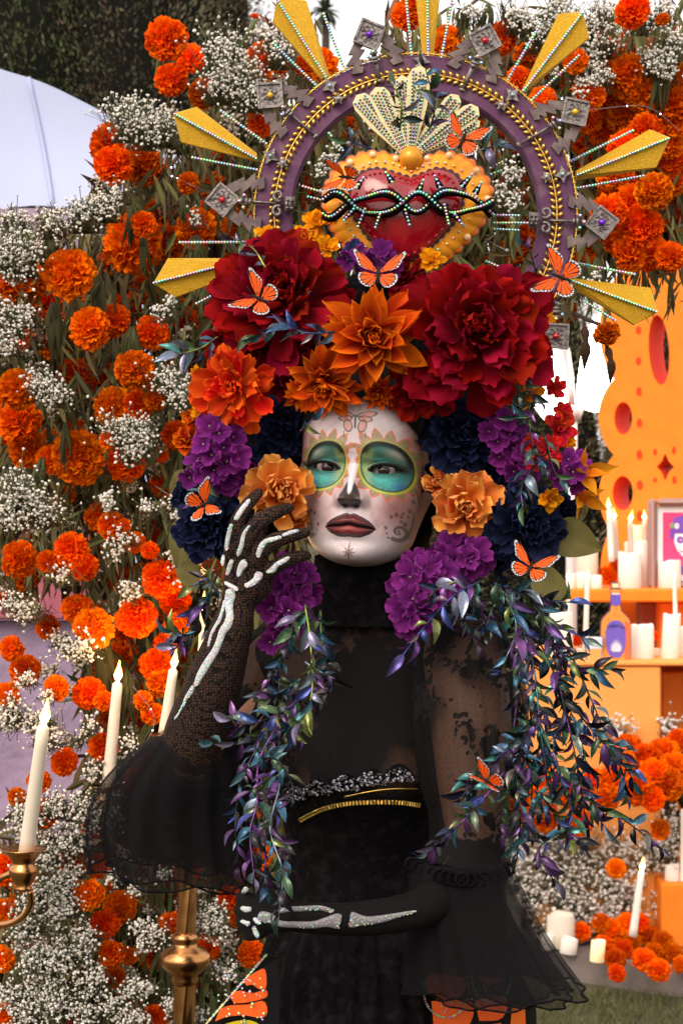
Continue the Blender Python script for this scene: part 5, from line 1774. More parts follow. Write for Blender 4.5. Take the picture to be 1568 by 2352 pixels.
def bone(bvh, parent, ctrl, fb, m='bone', beads=True, sparkle=1.0):
    """ctrl: (x, y, half width in view pixels)"""
    q = spline(ctrl, max(10, len(ctrl) * 5))
    pts, rad = [], []
    for x, y, w in q:
        p = onto(bvh, x, y, fb)
        pts.append(p)
        rad.append(w * (.9 if m == 'bone' else .78) * K * p.y)
    dep = np.array([p.y for p in pts])
    for _ in range(3):
        dep[1:-1] = (dep[:-2] + dep[1:-1] * 2 + dep[2:]) / 4
    pts = [CAMP + (p - CAMP) * ((dd - .0008) / p.y) for p, dd in zip(pts, dep)]
    n = len(pts)
    # flattened ribbon with a domed front, facing the viewer side of the glove
    rows = []
    t = np.gradient(np.array([tuple(p) for p in pts]), axis=0)
    for i in range(n):
        tt = Vector(t[i]).normalized()
        side = tt.cross(Vector((0, -1, 0)))
        side = side.normalized() if side.length > .05 else Vector((1, 0, 0))
        nn = side.cross(tt).normalized()
        if nn.y > 0:
            nn = -nn
        e = 1.0 if 0 < i < n - 1 else .45
        for a in np.linspace(0, 2 * np.pi, 12, endpoint=False):
            rows.append(pts[i] + side * math.cos(a) * rad[i] * e + nn * math.sin(a) * .0022)
    g = G().add([tuple(r) for r in rows], [tuple(f) for f in grid_faces(12, n, True)] + [tuple(range(12)), tuple(range((n - 1) * 12, n * 12))])
    o = wpart('bone', g, M[m], parent)
    if beads:
        pos, sc = [], []
        for i in range(n - 1):
            L = (pts[i + 1] - pts[i]).length
            for _ in range(max(1, int(L * rad[i] * 2 / 6e-6 * sparkle))):
                s = rnd.random()
                tt = Vector(t[i]).normalized()
                side = tt.cross(Vector((0, -1, 0))).normalized()
                pos.append(tuple(pts[i].lerp(pts[i + 1], s) + side * rnd.uniform(-.85, .85) * rad[i] + Vector((0, -.0021, 0))))
                sc.append(rnd.uniform(.0006, .0010))
        V, F, cc = scatter(ICO_V, ICO_F, np.array(pos), np.array(sc), None, 0, bead_colors(len(pos), (.8, .86, .86)))
        wpart('rhinestone', G().add(V, F, cc), M['bead'], o, False)['kind'] = 'stuff'
    return o


fbR = 2.06
for ctrl in [[(541, 1194, 6.5), (552, 1176, 7), (562, 1162, 6.5), (573, 1148, 5)],
             [(520, 1264, 4.5), (523, 1240, 6), (528, 1218, 5.5), (532, 1203, 4)],
             [(547, 1275, 6), (555, 1252, 6), (560, 1228, 5), (573, 1207, 3)],
             [(592, 1278, 6.5), (600, 1256, 7.5), (612, 1243, 6.5), (630, 1238, 6), (645, 1233, 5)],
             [(647, 1231, 4.5), (668, 1223, 5.5), (684, 1219, 4)],
             [(614, 1314, 4.5), (626, 1309, 8), (636, 1297, 6.5), (652, 1288, 6.5), (664, 1280, 4)],
             [(511, 1299, 3), (512, 1288, 5), (514, 1276, 4)],
             [(522, 1320, 5), (527, 1304, 6.5), (533, 1286, 5.5)],
             [(547, 1324, 5), (553, 1306, 9), (561, 1294, 11), (566, 1290, 7)],
             [(562, 1346, 6), (575, 1342, 8), (588, 1332, 9), (594, 1322, 11), (596, 1314, 8)],
             [(518, 1338, 4.5), (530, 1346, 6), (542, 1353, 6), (544, 1357, 4.5)],
             [(526, 1352, 10), (530, 1366, 14), (526, 1384, 12), (527, 1402, 10), (528, 1418, 10), (522, 1436, 11), (512, 1450, 10), (505, 1470, 9), (496, 1492, 9), (484, 1512, 10), (470, 1534, 10.5), (458, 1556, 9), (450, 1576, 6)],
             [(517, 1378, 4.5), (512, 1400, 4.5), (504, 1424, 5), (492, 1444, 4.5), (484, 1462, 4), (479, 1486, 3)],
             [(446, 1574, 4.5), (438, 1590, 7), (428, 1604, 5), (420, 1622, 3.2), (410, 1640, 2.8), (402, 1651, 3)]]:
    bone(bvh_r, glove_r, ctrl, fbR)
fbL = 1.97
for ctrl in [[(640, 2093, 8), (660, 2089, 8.5), (700, 2087, 8), (729, 2085, 7.5), (750, 2089, 7.5), (766, 2094, 6)],
             [(594, 2104, 10), (604, 2106, 17), (622, 2110, 15), (640, 2121, 10), (680, 2124, 10), (720, 2124, 11), (750, 2118, 15), (772, 2116, 23), (782, 2118, 20)],
             [(802, 2112, 22), (810, 2113, 24), (826, 2114, 17), (845, 2115, 13), (880, 2110, 11), (910, 2103, 8), (940, 2096, 5), (955, 2093, 3)]]:
    bone(bvh_l, glove_l, ctrl, fbL, 'bone_grey', True, .14)
for ctrl in [[(559, 2050, 6), (564, 2044, 7), (567, 2038, 6)], [(556, 2086, 6), (566, 2089, 8), (576, 2088, 6)], [(584, 2110, 5), (592, 2116, 7), (597, 2122, 5)], [(582, 2128, 5), (588, 2142, 7), (592, 2152, 5)], [(556, 2116, 5), (566, 2120, 6)]]:
    bone(bvh_l, glove_l, ctrl + ([] if len(ctrl) > 2 else [(574, 2121, 5)]), 2.0, 'bone', True, .6)


# --- sleeves
def limb_loft(ctrl, seg, wave, n):
    q = spline([(*P(x, y, d), r * K * d) for x, y, d, r in ctrl], n)
    t, N, B = frames(q[:, :3])
    a = np.linspace(0, 2 * np.pi, seg, endpoint=False)
    V = []
    for i in range(n):
        f = wave(a, i / (n - 1))
        V.append(q[i, :3] + (q[i, 3] * f)[:, None] * (np.cos(a)[:, None] * N[i] + np.sin(a)[:, None] * B[i]))
    return np.concatenate(V), grid_faces(seg, n, True)


wv = lambda a, s: 1 + .05 * max(0, math.sin(min(1, s * 1.2) * math.pi)) ** .5 * np.sin(a * 19 + 1.3 * np.sin(a * 4) + s * 2) + .02 * np.sin(a * 7 + s * 5)
wpart('sleeve', G().add(*limb_loft([(1030, 1435, 2.20, 78), (1062, 1500, 2.17, 112), (1075, 1600, 2.145, 126), (1080, 1720, 2.12, 124), (1082, 1800, 2.11, 114), (1085, 1870, 2.105, 100), (1078, 1960, 2.095, 96), (1058, 2030, 2.08, 104)], 120, wv, 60)), M['lace'], person, label='sheer black lace puff sleeve')
wpart('sleeve', G().add(*limb_loft([(668, 1460, 2.31, 70), (620, 1560, 2.29, 112), (545, 1680, 2.25, 112), (470, 1760, 2.19, 105), (440, 1752, 2.15, 92)], 100, wv, 50)), M['lace_dense'], person)

# bell cuffs of tulle in two layers
def bell(name, rings, flutes, amp, ph, m, seg=180, n=44, label=None):
    """rings: (x, y, d, rx, ry, tilt)"""
    q = spline(rings, n)
    a = np.linspace(0, 2 * np.pi, seg, endpoint=False)
    V = []
    for i in range(n):
        x, y, d, rx, ry, tl = q[i]
        s = i / (n - 1)
        c = P(x, y, d)
        f = 1 + amp * .75 * (s ** .8) * np.sin(a * flutes + ph + .9 * np.sin(a * 3 + ph)) + .02 * np.sin(a * 5 + s * 3 + ph)
        px = K * d
        Z = c.z + tl * px * np.cos(a) + .005 * s * np.sin(a * 5 + ph)
        V.append(np.stack([c.x + rx * px * f * np.cos(a), c.y + ry * px * f * np.sin(a), Z], -1))
    o = wpart(name, G().add(np.concatenate(V), grid_faces(seg, n, True)[:, ::-1]), m, person, label=label)
    wpart('hem', G().add(*tube(np.concatenate([V[-1], V[-1][:1]]), .0011, 5, False)), M['black_cloth'], o)
    return o


RB = [(1055, 1975, 2.085, 108, 105, 0), (1060, 2010, 2.085, 122, 118, 0), (1075, 2080, 2.09, 138, 132, 0), (1098, 2170, 2.10, 166, 158, -2), (1130, 2266, 2.11, 208, 190, -10)]
bell('cuff_ruffle', RB, 17, .05, 0, M['tulle'], label='wide sheer tulle cuff hanging from the lowered elbow')
bell('cuff_ruffle', [(x - 6, y + (6 if i else 2), d, rx * .90, ry * .90, t_) for i, (x, y, d, rx, ry, t_) in enumerate(RB)], 21, .055, 2, M['tulle'])
bell('cuff_ruffle', [(x - 16, y, d, rx * .78, ry * .8, t_) for i, (x, y, d, rx, ry, t_) in enumerate(RB)], 15, .055, 4, M['tulle'])
LBm = [(450, 1672, 2.16, 84, 84, 10), (425, 1712, 2.165, 125, 112, 14), (400, 1790, 2.18, 172, 140, 12), (388, 1890, 2.2, 188, 155, 4), (402, 2012, 2.22, 192, 165, -22)]
bell('cuff_ruffle', LBm, 17, .06, 1, M['tulle'], label='sheer tulle cuff hanging from the raised elbow')
bell('cuff_ruffle', [(x + 12, y - 4, d, rx * .86, ry * .88, t_) for x, y, d, rx, ry, t_ in LBm], 19, .06, 3, M['tulle'])
bell('cuff_ruffle', [(x + 38, y - 40 * (i / 4), d, rx * .72, ry * .78, t_) for i, (x, y, d, rx, ry, t_) in enumerate(LBm)], 14, .06, 5, M['tulle'])
# rings of braid at the top of the right cuff
q = spline([(945, 1985), (985, 2003), (1020, 2014), (1060, 2020), (1100, 2020), (1140, 2012), (1165, 1998)], 15)
for i, (x, y) in enumerate(q):
    d = 2.085 - .052 * math.sin(math.pi * (i + .5) / 15) - .004
    c = P(x, y, d)
    a = np.linspace(0, 2 * np.pi, 13)
    wpart('braid_ring', G().add(*tube([(c.x + .0065 * math.cos(t_), c.y, c.z + .0065 * math.sin(t_)) for t_ in a], .0017, 6, False)), M['black_cloth'], person)

# bodice trims: beaded scallops and gold zip
dV, dF = [], []
for o in (yk_, bo_):
    k0 = len(dV)
    dV += [tuple(v.co) for v in o.data.vertices]
    dF += [tuple(i + k0 for i in p.vertices) for p in o.data.polygons]
bvh_d = BVHTree.FromPolygons(dV, dF)


def on_torso(x, y, off=.008):
    """front of the dress under a view pixel, lifted by off"""
    p = onto(bvh_d, x, y, 2.14)
    return CAMP + (p - CAMP) * ((p.y - off + .006) / p.y)


z_ = spline([(690, 1884), (716, 1870), (750, 1856), (800, 1846), (860, 1843), (920, 1844), (962, 1850)], 46)
tape = wpart('zip_tape', G().add(*tube([on_torso(x, y, .0125) for x, y in z_], .0035, 6, True, .5)), M['black_satin'], person)
tm = bbox_round(.0026, .0028, .0052, b=.0007)
tme = None
for i in range(46):
    p = on_torso(*z_[i], .0155)
    x0, y0 = z_[max(0, i - 1)]
    x1, y1 = z_[min(45, i + 1)]
    if tme is None:
        tme = G().add(*tm).mesh('zip_tooth', M['gold'], False)
    link('zip_tooth', tme, tape, Vector(p) - OFFS[tape.name], (R(rnd.uniform(-8, 8)), math.atan2(y1 - y0, x1 - x0) + R(rnd.uniform(-10, 10)), 0))
tape2 = wpart('trim_thread', G().add(*tube([on_torso(x, y, .013) for x, y in spline([(790, 1830), (850, 1818), (900, 1812), (960, 1812)], 30)], .0008, 5)), M['gold'], person)
g = G()
pos, cs = [], []
for i in range(5):
    x0 = 668 + i * 62
    yb = 1842 - i * 11 + (4 if i > 3 else 0)
    for j in range(70):
        u, v = rnd.uniform(-1, 1), rnd.uniform(0, 1)
        x = x0 + u * 33
        y = yb - 34 * v * (1 - u * u * .6) - 4
        pos.append(tuple(on_torso(x, y, .015)))
        cs.append((.02, .018, .022) if rnd.random() < .72 else (.30, .30, .36))
V, F, cc = scatter(ICO2_V, ICO2_F, np.array(pos), np.full(len(pos), .0017), None, 0, np.array(cs))
g.add(V, F, cc)
o = wpart('beaded_trim', g, M['bead'], person, False)
o['kind'] = 'stuff'
for i in range(5):
    x0 = 668 + i * 62
    yb = 1842 - i * 11
    ar = [on_torso(x0 + u * 36, yb - 42 * (1 - u * u * .75), .0135) for u in np.linspace(-1, 1, 13)]
    lo_ = [on_torso(x0 + u * 36, yb - 4, .0125) for u in np.linspace(-1, 1, 13)]
    V = [tuple(p) for p in ar] + [tuple(p) for p in lo_]
    wpart('scallop', G().add(V, grid_faces(13, 2)).add(*tube(ar, .0012, 5)), M['black_cloth'], person, False)

# butterfly-wing panels of the skirt at the lower left and right
def skirt_wing(outline, stripes, d0, label, extra=()):
    gg = G()
    pts = [tuple(P(x, y, dd)) for x, y, dd in outline]
    n = len(pts)
    V = pts + [(p[0], p[1] + .004, p[2]) for p in pts]
    gg.add(V, [tuple(range(n)), tuple(range(n, 2 * n))[::-1]] + [(i, (i + 1) % n, n + (i + 1) % n, n + i) for i in range(n)], (.004, .0035, .004))
    o = wpart('wing_panel', gg, M['attr'], person, False, label)
    for poly, col, dd in stripes:
        pp = [tuple(P(x, y, dd)) for x, y in poly]
        m = len(pp)
        V = pp + [(p[0], p[1] + .002, p[2]) for p in pp]
        wpart('wing_stripe', G().add(V, [tuple(range(m)), tuple(range(m, 2 * m))[::-1]] + [(i, (i + 1) % m, m + (i + 1) % m, m + i) for i in range(m)], col), M['attr'], o, False)
    return o


OR, YE = (.78, .105, .008), (.50, .40, .01)
wp = skirt_wing([(612, 2195, 2.13), (560, 2245, 2.12), (505, 2310, 2.11), (455, 2375, 2.10), (440, 2480, 2.10), (640, 2480, 2.13), (640, 2200, 2.14)], [
    (spline([(560, 2252), (590, 2232), (609, 2228), (611, 2268), (596, 2272), (580, 2262), (566, 2264)], 22), OR, 2.105),
    (spline([(528, 2290), (548, 2276), (580, 2282), (610, 2274), (612, 2290), (580, 2300), (550, 2304), (536, 2302)], 24), OR, 2.100),
    (spline([(505, 2318), (530, 2310), (570, 2308), (605, 2300), (614, 2325), (600, 2338), (560, 2332), (520, 2336), (494, 2346)], 26), OR, 2.098),
    (spline([(484, 2372), (520, 2352), (560, 2344), (590, 2350), (606, 2372), (600, 2400), (500, 2410)], 24), YE, 2.096)], 2.1, 'orange and black jewelled wing panel at the lower left of the skirt')
pos, cs = [], []
for i in range(60):
    s = i / 59
    pos.append(tuple(P(612 - s * 158, 2193 + s * 182, 2.118 - .02 * s)))
for i in range(46):
    pos.append(tuple(P(rnd.uniform(500, 606), rnd.uniform(2240, 2350), 2.094)))
V, F, cc = scatter(ICO_V, ICO_F, np.array(pos), rng.uniform(.001, .0019, len(pos)), None, 0, bead_colors(len(pos), (.9, .8, .4)))
o = wpart('rhinestone', G().add(V, F, cc), M['bead'], wp, False)
o['kind'] = 'stuff'
wp = skirt_wing([(960, 2190, 2.20), (1000, 2160, 2.2), (1060, 2160, 2.2), (1120, 2180, 2.2), (1190, 2230, 2.2), (1230, 2300, 2.2), (1235, 2480, 2.2), (960, 2480, 2.2)], [
    (ell(1024, 2262, 46, 40, 22), OR, 2.188), (ell(1128, 2228, 34, 34, 20), OR, 2.188), (spline([(990, 2300), (1080, 2300), (1078, 2352), (1030, 2372), (995, 2352)], 16), OR, 2.187),
    (spline([(1090, 2300), (1130, 2285), (1165, 2300), (1150, 2340), (1100, 2345)], 16), OR, 2.187), ([(1176, 2310), (1205, 2316), (1210, 2420), (1165, 2420)], (.85, .16, .01), 2.187), ([(1085, 2360), (1150, 2350), (1155, 2430), (1080, 2430)], (.85, .16, .01), 2.187)], 2.2, 'orange and black jewelled wing panel under the right tulle cuff')
pos = []
for cx, cy, rx, ry in ((1024, 2275, 52, 62), (1128, 2250, 44, 52)):
    for i in range(60):
        a_ = i / 60 * 6.28
        pos.append(tuple(P(cx + rx * math.cos(a_), cy + ry * math.sin(a_), 2.183)))
    for i in range(60):
        pos.append(tuple(P(cx + rnd.gauss(0, 26), cy + rnd.gauss(0, 28), 2.183)))
for i in range(60):
    pos.append(tuple(P(rnd.uniform(970, 1070), rnd.uniform(2170, 2210), 2.183)))
V, F, cc = scatter(ICO_V, ICO_F, np.array(pos), rng.uniform(.0009, .0019, len(pos)), None, 0, bead_colors(len(pos), (.85, .85, .6)))
o = wpart('rhinestone', G().add(V, F, cc), M['bead'], wp, False)
o['kind'] = 'stuff'
# ------------------------------------------------------------------ halo crown
RC, RO, RI, RD = (953, 497), 366, 282, 2.30
RW = K * RD
crown = thing('halo_crown', 'purple halo ring crown with gold rays and pewter crosses behind the flowers', 'crown', P(953, 600, RD))
a = np.linspace(0, 2 * np.pi, 144, endpoint=False)
cw = P(*RC, RD)
ringp = lambda r, y: np.stack([cw.x + r * RW * np.cos(a), np.full(144, y), cw.z + r * RW * np.sin(a)], -1)
rows = [ringp(RI, RD + .012), ringp(RI, RD - .010), ringp(RI + 4, RD - .013), ringp(RO - 4, RD - .013), ringp(RO, RD - .010), ringp(RO, RD + .012)]
F = grid_faces(144, 6, True)
F = np.concatenate([F, np.stack([5 * 144 + np.arange(144), 5 * 144 + (np.arange(144) + 1) % 144, (np.arange(144) + 1) % 144, np.arange(144)], -1)])
wpart('ring', G().add(np.concatenate(rows), F), M['purple_wood'], crown, False)


def braid(r, n, s, name):
    g = G()
    for i in range(n):
        an = i / n * 2 * np.pi
        for sd_ in (-1, 1):
            c = np.array([cw.x + (r + sd_ * s * .55) * RW * math.cos(an), RD - .0155, cw.z + (r + sd_ * s * .55) * RW * math.sin(an)])
            th = an + np.pi / 2 - sd_ * .75
            ax = np.array([math.cos(th), 0, math.sin(th)])
            nx = np.array([-math.sin(th), 0, math.cos(th)])
            V = ICO_V[:, :1] * ax * s * .62 * RW + ICO_V[:, 1:2] * nx * s * .34 * RW + ICO_V[:, 2:] * np.array([0, .0022, 0])
            g.add(V + c, ICO_F)
    g.add(*tube([(cw.x + r * RW * math.cos(t_), RD - .0145, cw.z + r * RW * math.sin(t_)) for t_ in np.linspace(0, 2 * np.pi, 145)], .0012, 5, False))
    wpart(name, g, M['gold'], crown)


braid(322, 128, 14.5, 'gold_braid')
braid(368, 190, 4.5, 'gold_edge_cord')


def xz_prism(pts, d, th, mat_, name, parent, col=None, smooth=False):
    w = np.array([(P(x, y, d).x, P(x, y, d).z) for x, y in pts])
    area = np.sum(w[:, 0] * np.roll(w[:, 1], -1) - np.roll(w[:, 0], -1) * w[:, 1])
    if area < 0:
        w = w[::-1]
    V, F = prism(w, th)
    V = np.c_[V[:, 0], d + th - V[:, 2], V[:, 1]]
    return wpart(name, G().add(V, F, col), mat_, parent, smooth)


def beads(p0, p1, d0, d1, parent, name='rhinestone_string', size=3.6, step=7.2, bend=0):
    L = math.hypot(p1[0] - p0[0], p1[1] - p0[1])
    n = max(3, int(L / step))
    pos = []
    for i in range(n + 1):
        s = i / n
        pos.append(tuple(P(p0[0] + (p1[0] - p0[0]) * s, p0[1] + (p1[1] - p0[1]) * s + bend * math.sin(math.pi * s), d0 + (d1 - d0) * s)))
    pos = np.array(pos)
    V, F, cc = scatter(ICO2_V, ICO2_F, pos, np.full(n + 1, size * K * d0), None, 0, bead_colors(n + 1, (.55, .75, .7)))
    g = G().add(V, F, cc)
    g.add(*tube(pos + np.array([0, .0012, 0]), size * .75 * K * d0, 6), (.05, .06, .06))
    return wpart(name, g, M['bead'], parent, False)


RAYS = [([(626, 49), (640, -14), (704, 2), (757, 176), (738, 181)], (636, -2), (748, 176)),
        ([(398, 261), (452, 245), (590, 352), (592, 370), (416, 326)], (402, 262), (588, 364)),
        ([(352, 651), (386, 593), (546, 593), (548, 628), (403, 682)], (354, 650), (538, 603)),
        ([(954, -12), (980, -40), (1010, -10), (995, 130), (970, 127)], (981, -30), (983, 128)),
        ([(1281, 32), (1338, 26), (1352, 86), (1203, 214), (1198, 206)], (1336, 30), (1202, 208)),
        ([(1491, 297), (1538, 316), (1506, 384), (1322, 412), (1322, 392)], (1534, 318), (1326, 402)),
        ([(1306, 638), (1494, 661), (1510, 717), (1456, 746), (1326, 668)], (1506, 716), (1316, 646))]
for poly, b0, b1 in RAYS:
    d = RD + .014
    w = [tuple(P(x, y, d)) for x, y in poly]
    # two facets that meet on a raised spine
    s0, s1 = P(*b0, d - .007), P(*b1, d - .007)
    n = len(w)
    V = w + [tuple(s0), tuple(s1)] + [(p[0], p[1] + .008, p[2]) for p in w]
    bx = np.array([b1[0] - b0[0], b1[1] - b0[1]])
    side = [np.cross(bx, np.array(q) - np.array(b0)) for q in poly]
    F = []
    for i in range(n):
        j = (i + 1) % n
        F.append((i, j, n + 2 + j, n + 2 + i))
    F.append(tuple(range(n + 2, 2 * n + 2)))
    # fan: each outline edge to the nearer spine end, plus the two spine triangles
    near = [0 if math.dist(q, b0) < math.dist(q, b1) else 1 for q in poly]
    for i in range(n):
        j = (i + 1) % n
        if near[i] == near[j]:
            F.append((i, j, n + near[i]))
        else:
            F.append((i, j, n + near[j], n + near[i]))
    o = wpart('gold_ray', G().add(V, F), M['gold_glitter'], crown, False)
    beads(b0, b1, d - .009, d - .009, o, size=3.4, step=6.6)
for q in [((443, 362), (590, 390)), ((414, 557), (572, 556)), ((452, 697), (522, 661)), ((743, 32), (788, 152)), ((628, 100), (734, 204)), ((508, 255), (612, 330)), ((932, -6), (945, 128)), ((1039, -6), (1013, 132)), ((1240, 56), (1165, 184)), ((1328, 128), (1220, 230)), ((1452, 300), (1310, 370)), ((1476, 404), (1326, 432)), ((1320, 604), (1456, 630)), ((1342, 692), (1412, 736))]:
    beads(q[0], q[1], RD + .016, RD + .004, crown, 'rhinestone_spoke', 3.5, 6.8)

ORN = [((848, 79), 22, (873, 191), 'p'), ((620, 219), -4, (729, 317), 'y'), ((510, 459), 40, (664, 469), 'r'), ((1113, 93), -28, (1058, 212), 'r'), ((1320, 257), 12, (1185, 336), 'y'), ((1381, 511), 38, (1226, 505), 'p'), ((1276, 772), 3, (1276, 690), 'r')]
GEM = {'p': (.16, .01, .55), 'y': (.75, .45, .02), 'r': (.55, .008, .012)}
for (c, rot, inn, gm) in ORN:
    o = link('cross_ornament', None, crown, (0, 0, 0))
    o.location = P(*c, RD - .022) - OFFS[crown.name]
    OFFS[o.name] = Vector(P(*c, RD - .022))
    ca_, sa_ = math.cos(R(rot)), math.sin(R(rot))
    tr_ = lambda u, v: (c[0] + u * ca_ - v * sa_, c[1] + u * sa_ + v * ca_)
    sq = lambda h: [tr_(-h, -h), tr_(h, -h), tr_(h, h), tr_(-h, h)]
    d = RD - .022
    xz_prism(sq(29), d, .005, M['pewter'], 'plate', o)
    g = G()
    for u0, v0, su, sv in ((0, -27, 29, 2.5), (0, 27, 29, 2.5), (-27, 0, 2.5, 24.4), (27, 0, 2.5, 24.4)):
        pts = [tr_(u0 - su, v0 - sv), tr_(u0 + su, v0 - sv), tr_(u0 + su, v0 + sv), tr_(u0 - su, v0 + sv)]
        w = np.array([(P(x, y, d).x, P(x, y, d).z) for x, y in pts])[::-1]
        V, F = prism(w, .003)
        g.add(np.c_[V[:, 0], d - V[:, 2], V[:, 1]], F)
    # scrolled relief on the plate
    for k in range(8):
        an = k * np.pi / 4
        rr_ = 15 if k % 2 else 13
        cx, cy = rr_ * math.cos(an), rr_ * math.sin(an)
        pts = [tuple(P(*tr_(cx + 5.5 * math.cos(t_), cy + 5.5 * math.sin(t_)), d - .0012)) for t_ in np.linspace(an, an + 5, 9)]
        g.add(*tube(pts, 1.5 * K * d, 5))
    wpart('relief', g, M['pewter'], o, False)
    gp = P(*c, d - .003)
    g = G().add(ICO2_V * np.array([7.5 * K * d, .005, 7.5 * K * d]) + np.array(gp), ICO2_F, GEM[gm])
    wpart('gem', g, M['attr_gloss'], o, False)
    # stem with knuckles
    dx, dy = inn[0] - c[0], inn[1] - c[1]
    L = math.hypot(dx, dy)
    ux, uy = dx / L, dy / L
    at = lambda s, off=0: (c[0] + ux * s - uy * off, c[1] + uy * s + ux * off)
    g = G()
    g.add(*tube([P(*at(38), d + .002), P(*at(L), d + .004)], [6.5 * K * d, 4.6 * K * d], 8, True, .6))
    for s, w_ in ((44, 9), (56, 13), (64, 8), (L - 6, 8)):
        g.add(*tube([P(*at(s, -w_), d), P(*at(s, -w_ * .4), d - .002), P(*at(s, w_ * .4), d - .002), P(*at(s, w_), d)], np.array([2, 4.5, 4.5, 2]) * K * d, 7))
    if abs(dy) < 20:                      # fleur end with two scrolls and a small square
        for sg in (-1, 1):
            pts = [tuple(P(*at(L - 26 - 10 * math.cos(t_) * (1 - t_ / 9), sg * (18 + 11 * math.sin(t_) * (1 - t_ / 9))), d)) for t_ in np.linspace(-2.2, 4.6, 16)]
            g.add(*tube(pts, 4.2 * K * d, 7))
        w = np.array([(P(*at(L + u, v), d).x, P(*at(L + u, v), d).z) for u, v in ((-10, -16), (12, -18), (12, 18), (-10, 16))])
        if np.sum(w[:, 0] * np.roll(w[:, 1], -1) - np.roll(w[:, 0], -1) * w[:, 1]) < 0:
            w = w[::-1]
        V, F = prism(w, .006)
        g.add(np.c_[V[:, 0], d + .004 - V[:, 2], V[:, 1]], F)
        for u in (-4, 6):
            for v in (-9, 9):
                g.add(ICO_V * .0022 + np.array(P(*at(L + u, v), d - .003)), ICO_F)
    wpart('stem', g, M['pewter'], o)
    pos = np.array([tuple(P(*at(50, -14), d - .004)), tuple(P(*at(50, 14), d - .004)), tuple(P(*at(40, 0), d - .005))])
    V, F, cc = scatter(ICO2_V, ICO2_F, pos, np.full(3, 4.2 * K * d), None, 0, bead_colors(3))
    wpart('rhinestone', G().add(V, F, cc), M['bead'], o, False)
    # stepped grey boards on both sides
    if c[1] < 600:
        rx_, ry_ = c[0] - RC[0], c[1] - RC[1]
        Rr = math.hypot(rx_, ry_)
        ux, uy = rx_ / Rr, ry_ / Rr
        for sg in (-1, 1):
            loc = [(350, 36), (352, 62), (372, 52), (374, 70), (396, 46), (398, 58), (Rr + 6, 26), (Rr - 12, 8), (404, 30), (400, 18), (382, 38), (378, 26), (366, 40), (362, 30)]
            pts = [(RC[0] + ux * u - uy * v * sg, RC[1] + uy * u + ux * v * sg) for u, v in loc]
            xz_prism(pts, RD - .0185, .006, M['grey_wood'], 'zigzag_board', o)

for pair in [((757, 197), (777, 227)), ((621, 358), (649, 374)), ((1176, 218), (1151, 241)), ((1291, 400), (1254, 406)), ((968, 138), (965, 150))]:
    o = link('star_cross', None, crown, P(*pair[0], RD - .018) - OFFS[crown.name])
    OFFS[o.name] = Vector(P(*pair[0], RD - .018))
    for k, (c, n_, r_) in enumerate(((pair[0], 4, 21), (pair[1], 5, 15))):
        an0 = math.atan2(pair[1][1] - pair[0][1], pair[1][0] - pair[0][0])
        pts = [(c[0] + (r_ if i % 2 == 0 else r_ * .45) * math.cos(an0 + i * np.pi / n_), c[1] + (r_ if i % 2 == 0 else r_ * .45) * math.sin(an0 + i * np.pi / n_)) for i in range(2 * n_)]
        xz_prism(pts, RD - .020 - .002 * k, .005, M['pewter'], 'star' if k == 0 else 'rosette', o)
        g = G().add(ICO2_V * np.array([5.0 * K * RD, .004, 5.0 * K * RD]) + np.array(P(*c, RD - .022 - .002 * k)), ICO2_F, (.40, .60, .66) if k == 0 else (.50, .49, .50))
        wpart('stud', g, M['bead'], o, False)

# ------------------------------------------------------------------ sacred heart
HD = 2.20
heart = thing('sacred_heart', 'scalloped orange and red jewelled heart in the centre of the crown', 'heart ornament', P(943, 620, HD))
HO = spline([(945, 374), (973, 361), (1004, 350), (1043, 350), (1082, 367), (1113, 398), (1130, 431), (1130, 459), (1119, 498), (1096, 532), (1071, 560), (1040, 588), (990, 614), (935, 640), (880, 622), (814, 591), (786, 566), (763, 535), (752, 504), (741, 470), (744, 437), (755, 406), (777, 378), (814, 356), (844, 347), (886, 350), (917, 361), (945, 374)], 361)[:-1]
HI = spline([(942, 409), (968, 400), (1001, 389), (1040, 400), (1060, 431), (1057, 470), (1043, 504), (1015, 538), (968, 580), (923, 597), (878, 574), (839, 532), (814, 493), (805, 448), (818, 414), (839, 395), (873, 389), (906, 398), (942, 409)], 241)[:-1]


def scalloped(pts, n, amp):
    c = np.roll(pts, -1, 0) - np.roll(pts, 1, 0)
    nr = np.c_[c[:, 1], -c[:, 0]]
    nr /= np.linalg.norm(nr, axis=1)[:, None]
    if np.mean(np.sum(nr * (pts - pts.mean(0)), 1)) < 0:
        nr = -nr
    s = np.concatenate([[0], np.cumsum(np.linalg.norm(np.diff(pts, axis=0), axis=1))])
    s = s / (s[-1] + np.linalg.norm(pts[0] - pts[-1]))
    return pts + nr * (amp * (np.abs(np.sin(np.pi * n * s)) - .5))[:, None], nr


def pillow(pts, d, levels, name, m, parent, cen, col=None, smooth=True):
    """levels: (scale towards the centre, forward offset)"""
    rows = []
    cen = np.array(cen)
    for s, off in levels:
        q = cen + (pts - cen) * s
        rows.append([tuple(P(x, y, d - off)) for x, y in q])
    n = len(pts)
    V = np.concatenate(rows)
    return wpart(name, G().add(V, [tuple(f) for f in grid_faces(n, len(levels), True)] + [tuple(range((len(levels) - 1) * n, len(levels) * n))], col), m, parent, smooth)


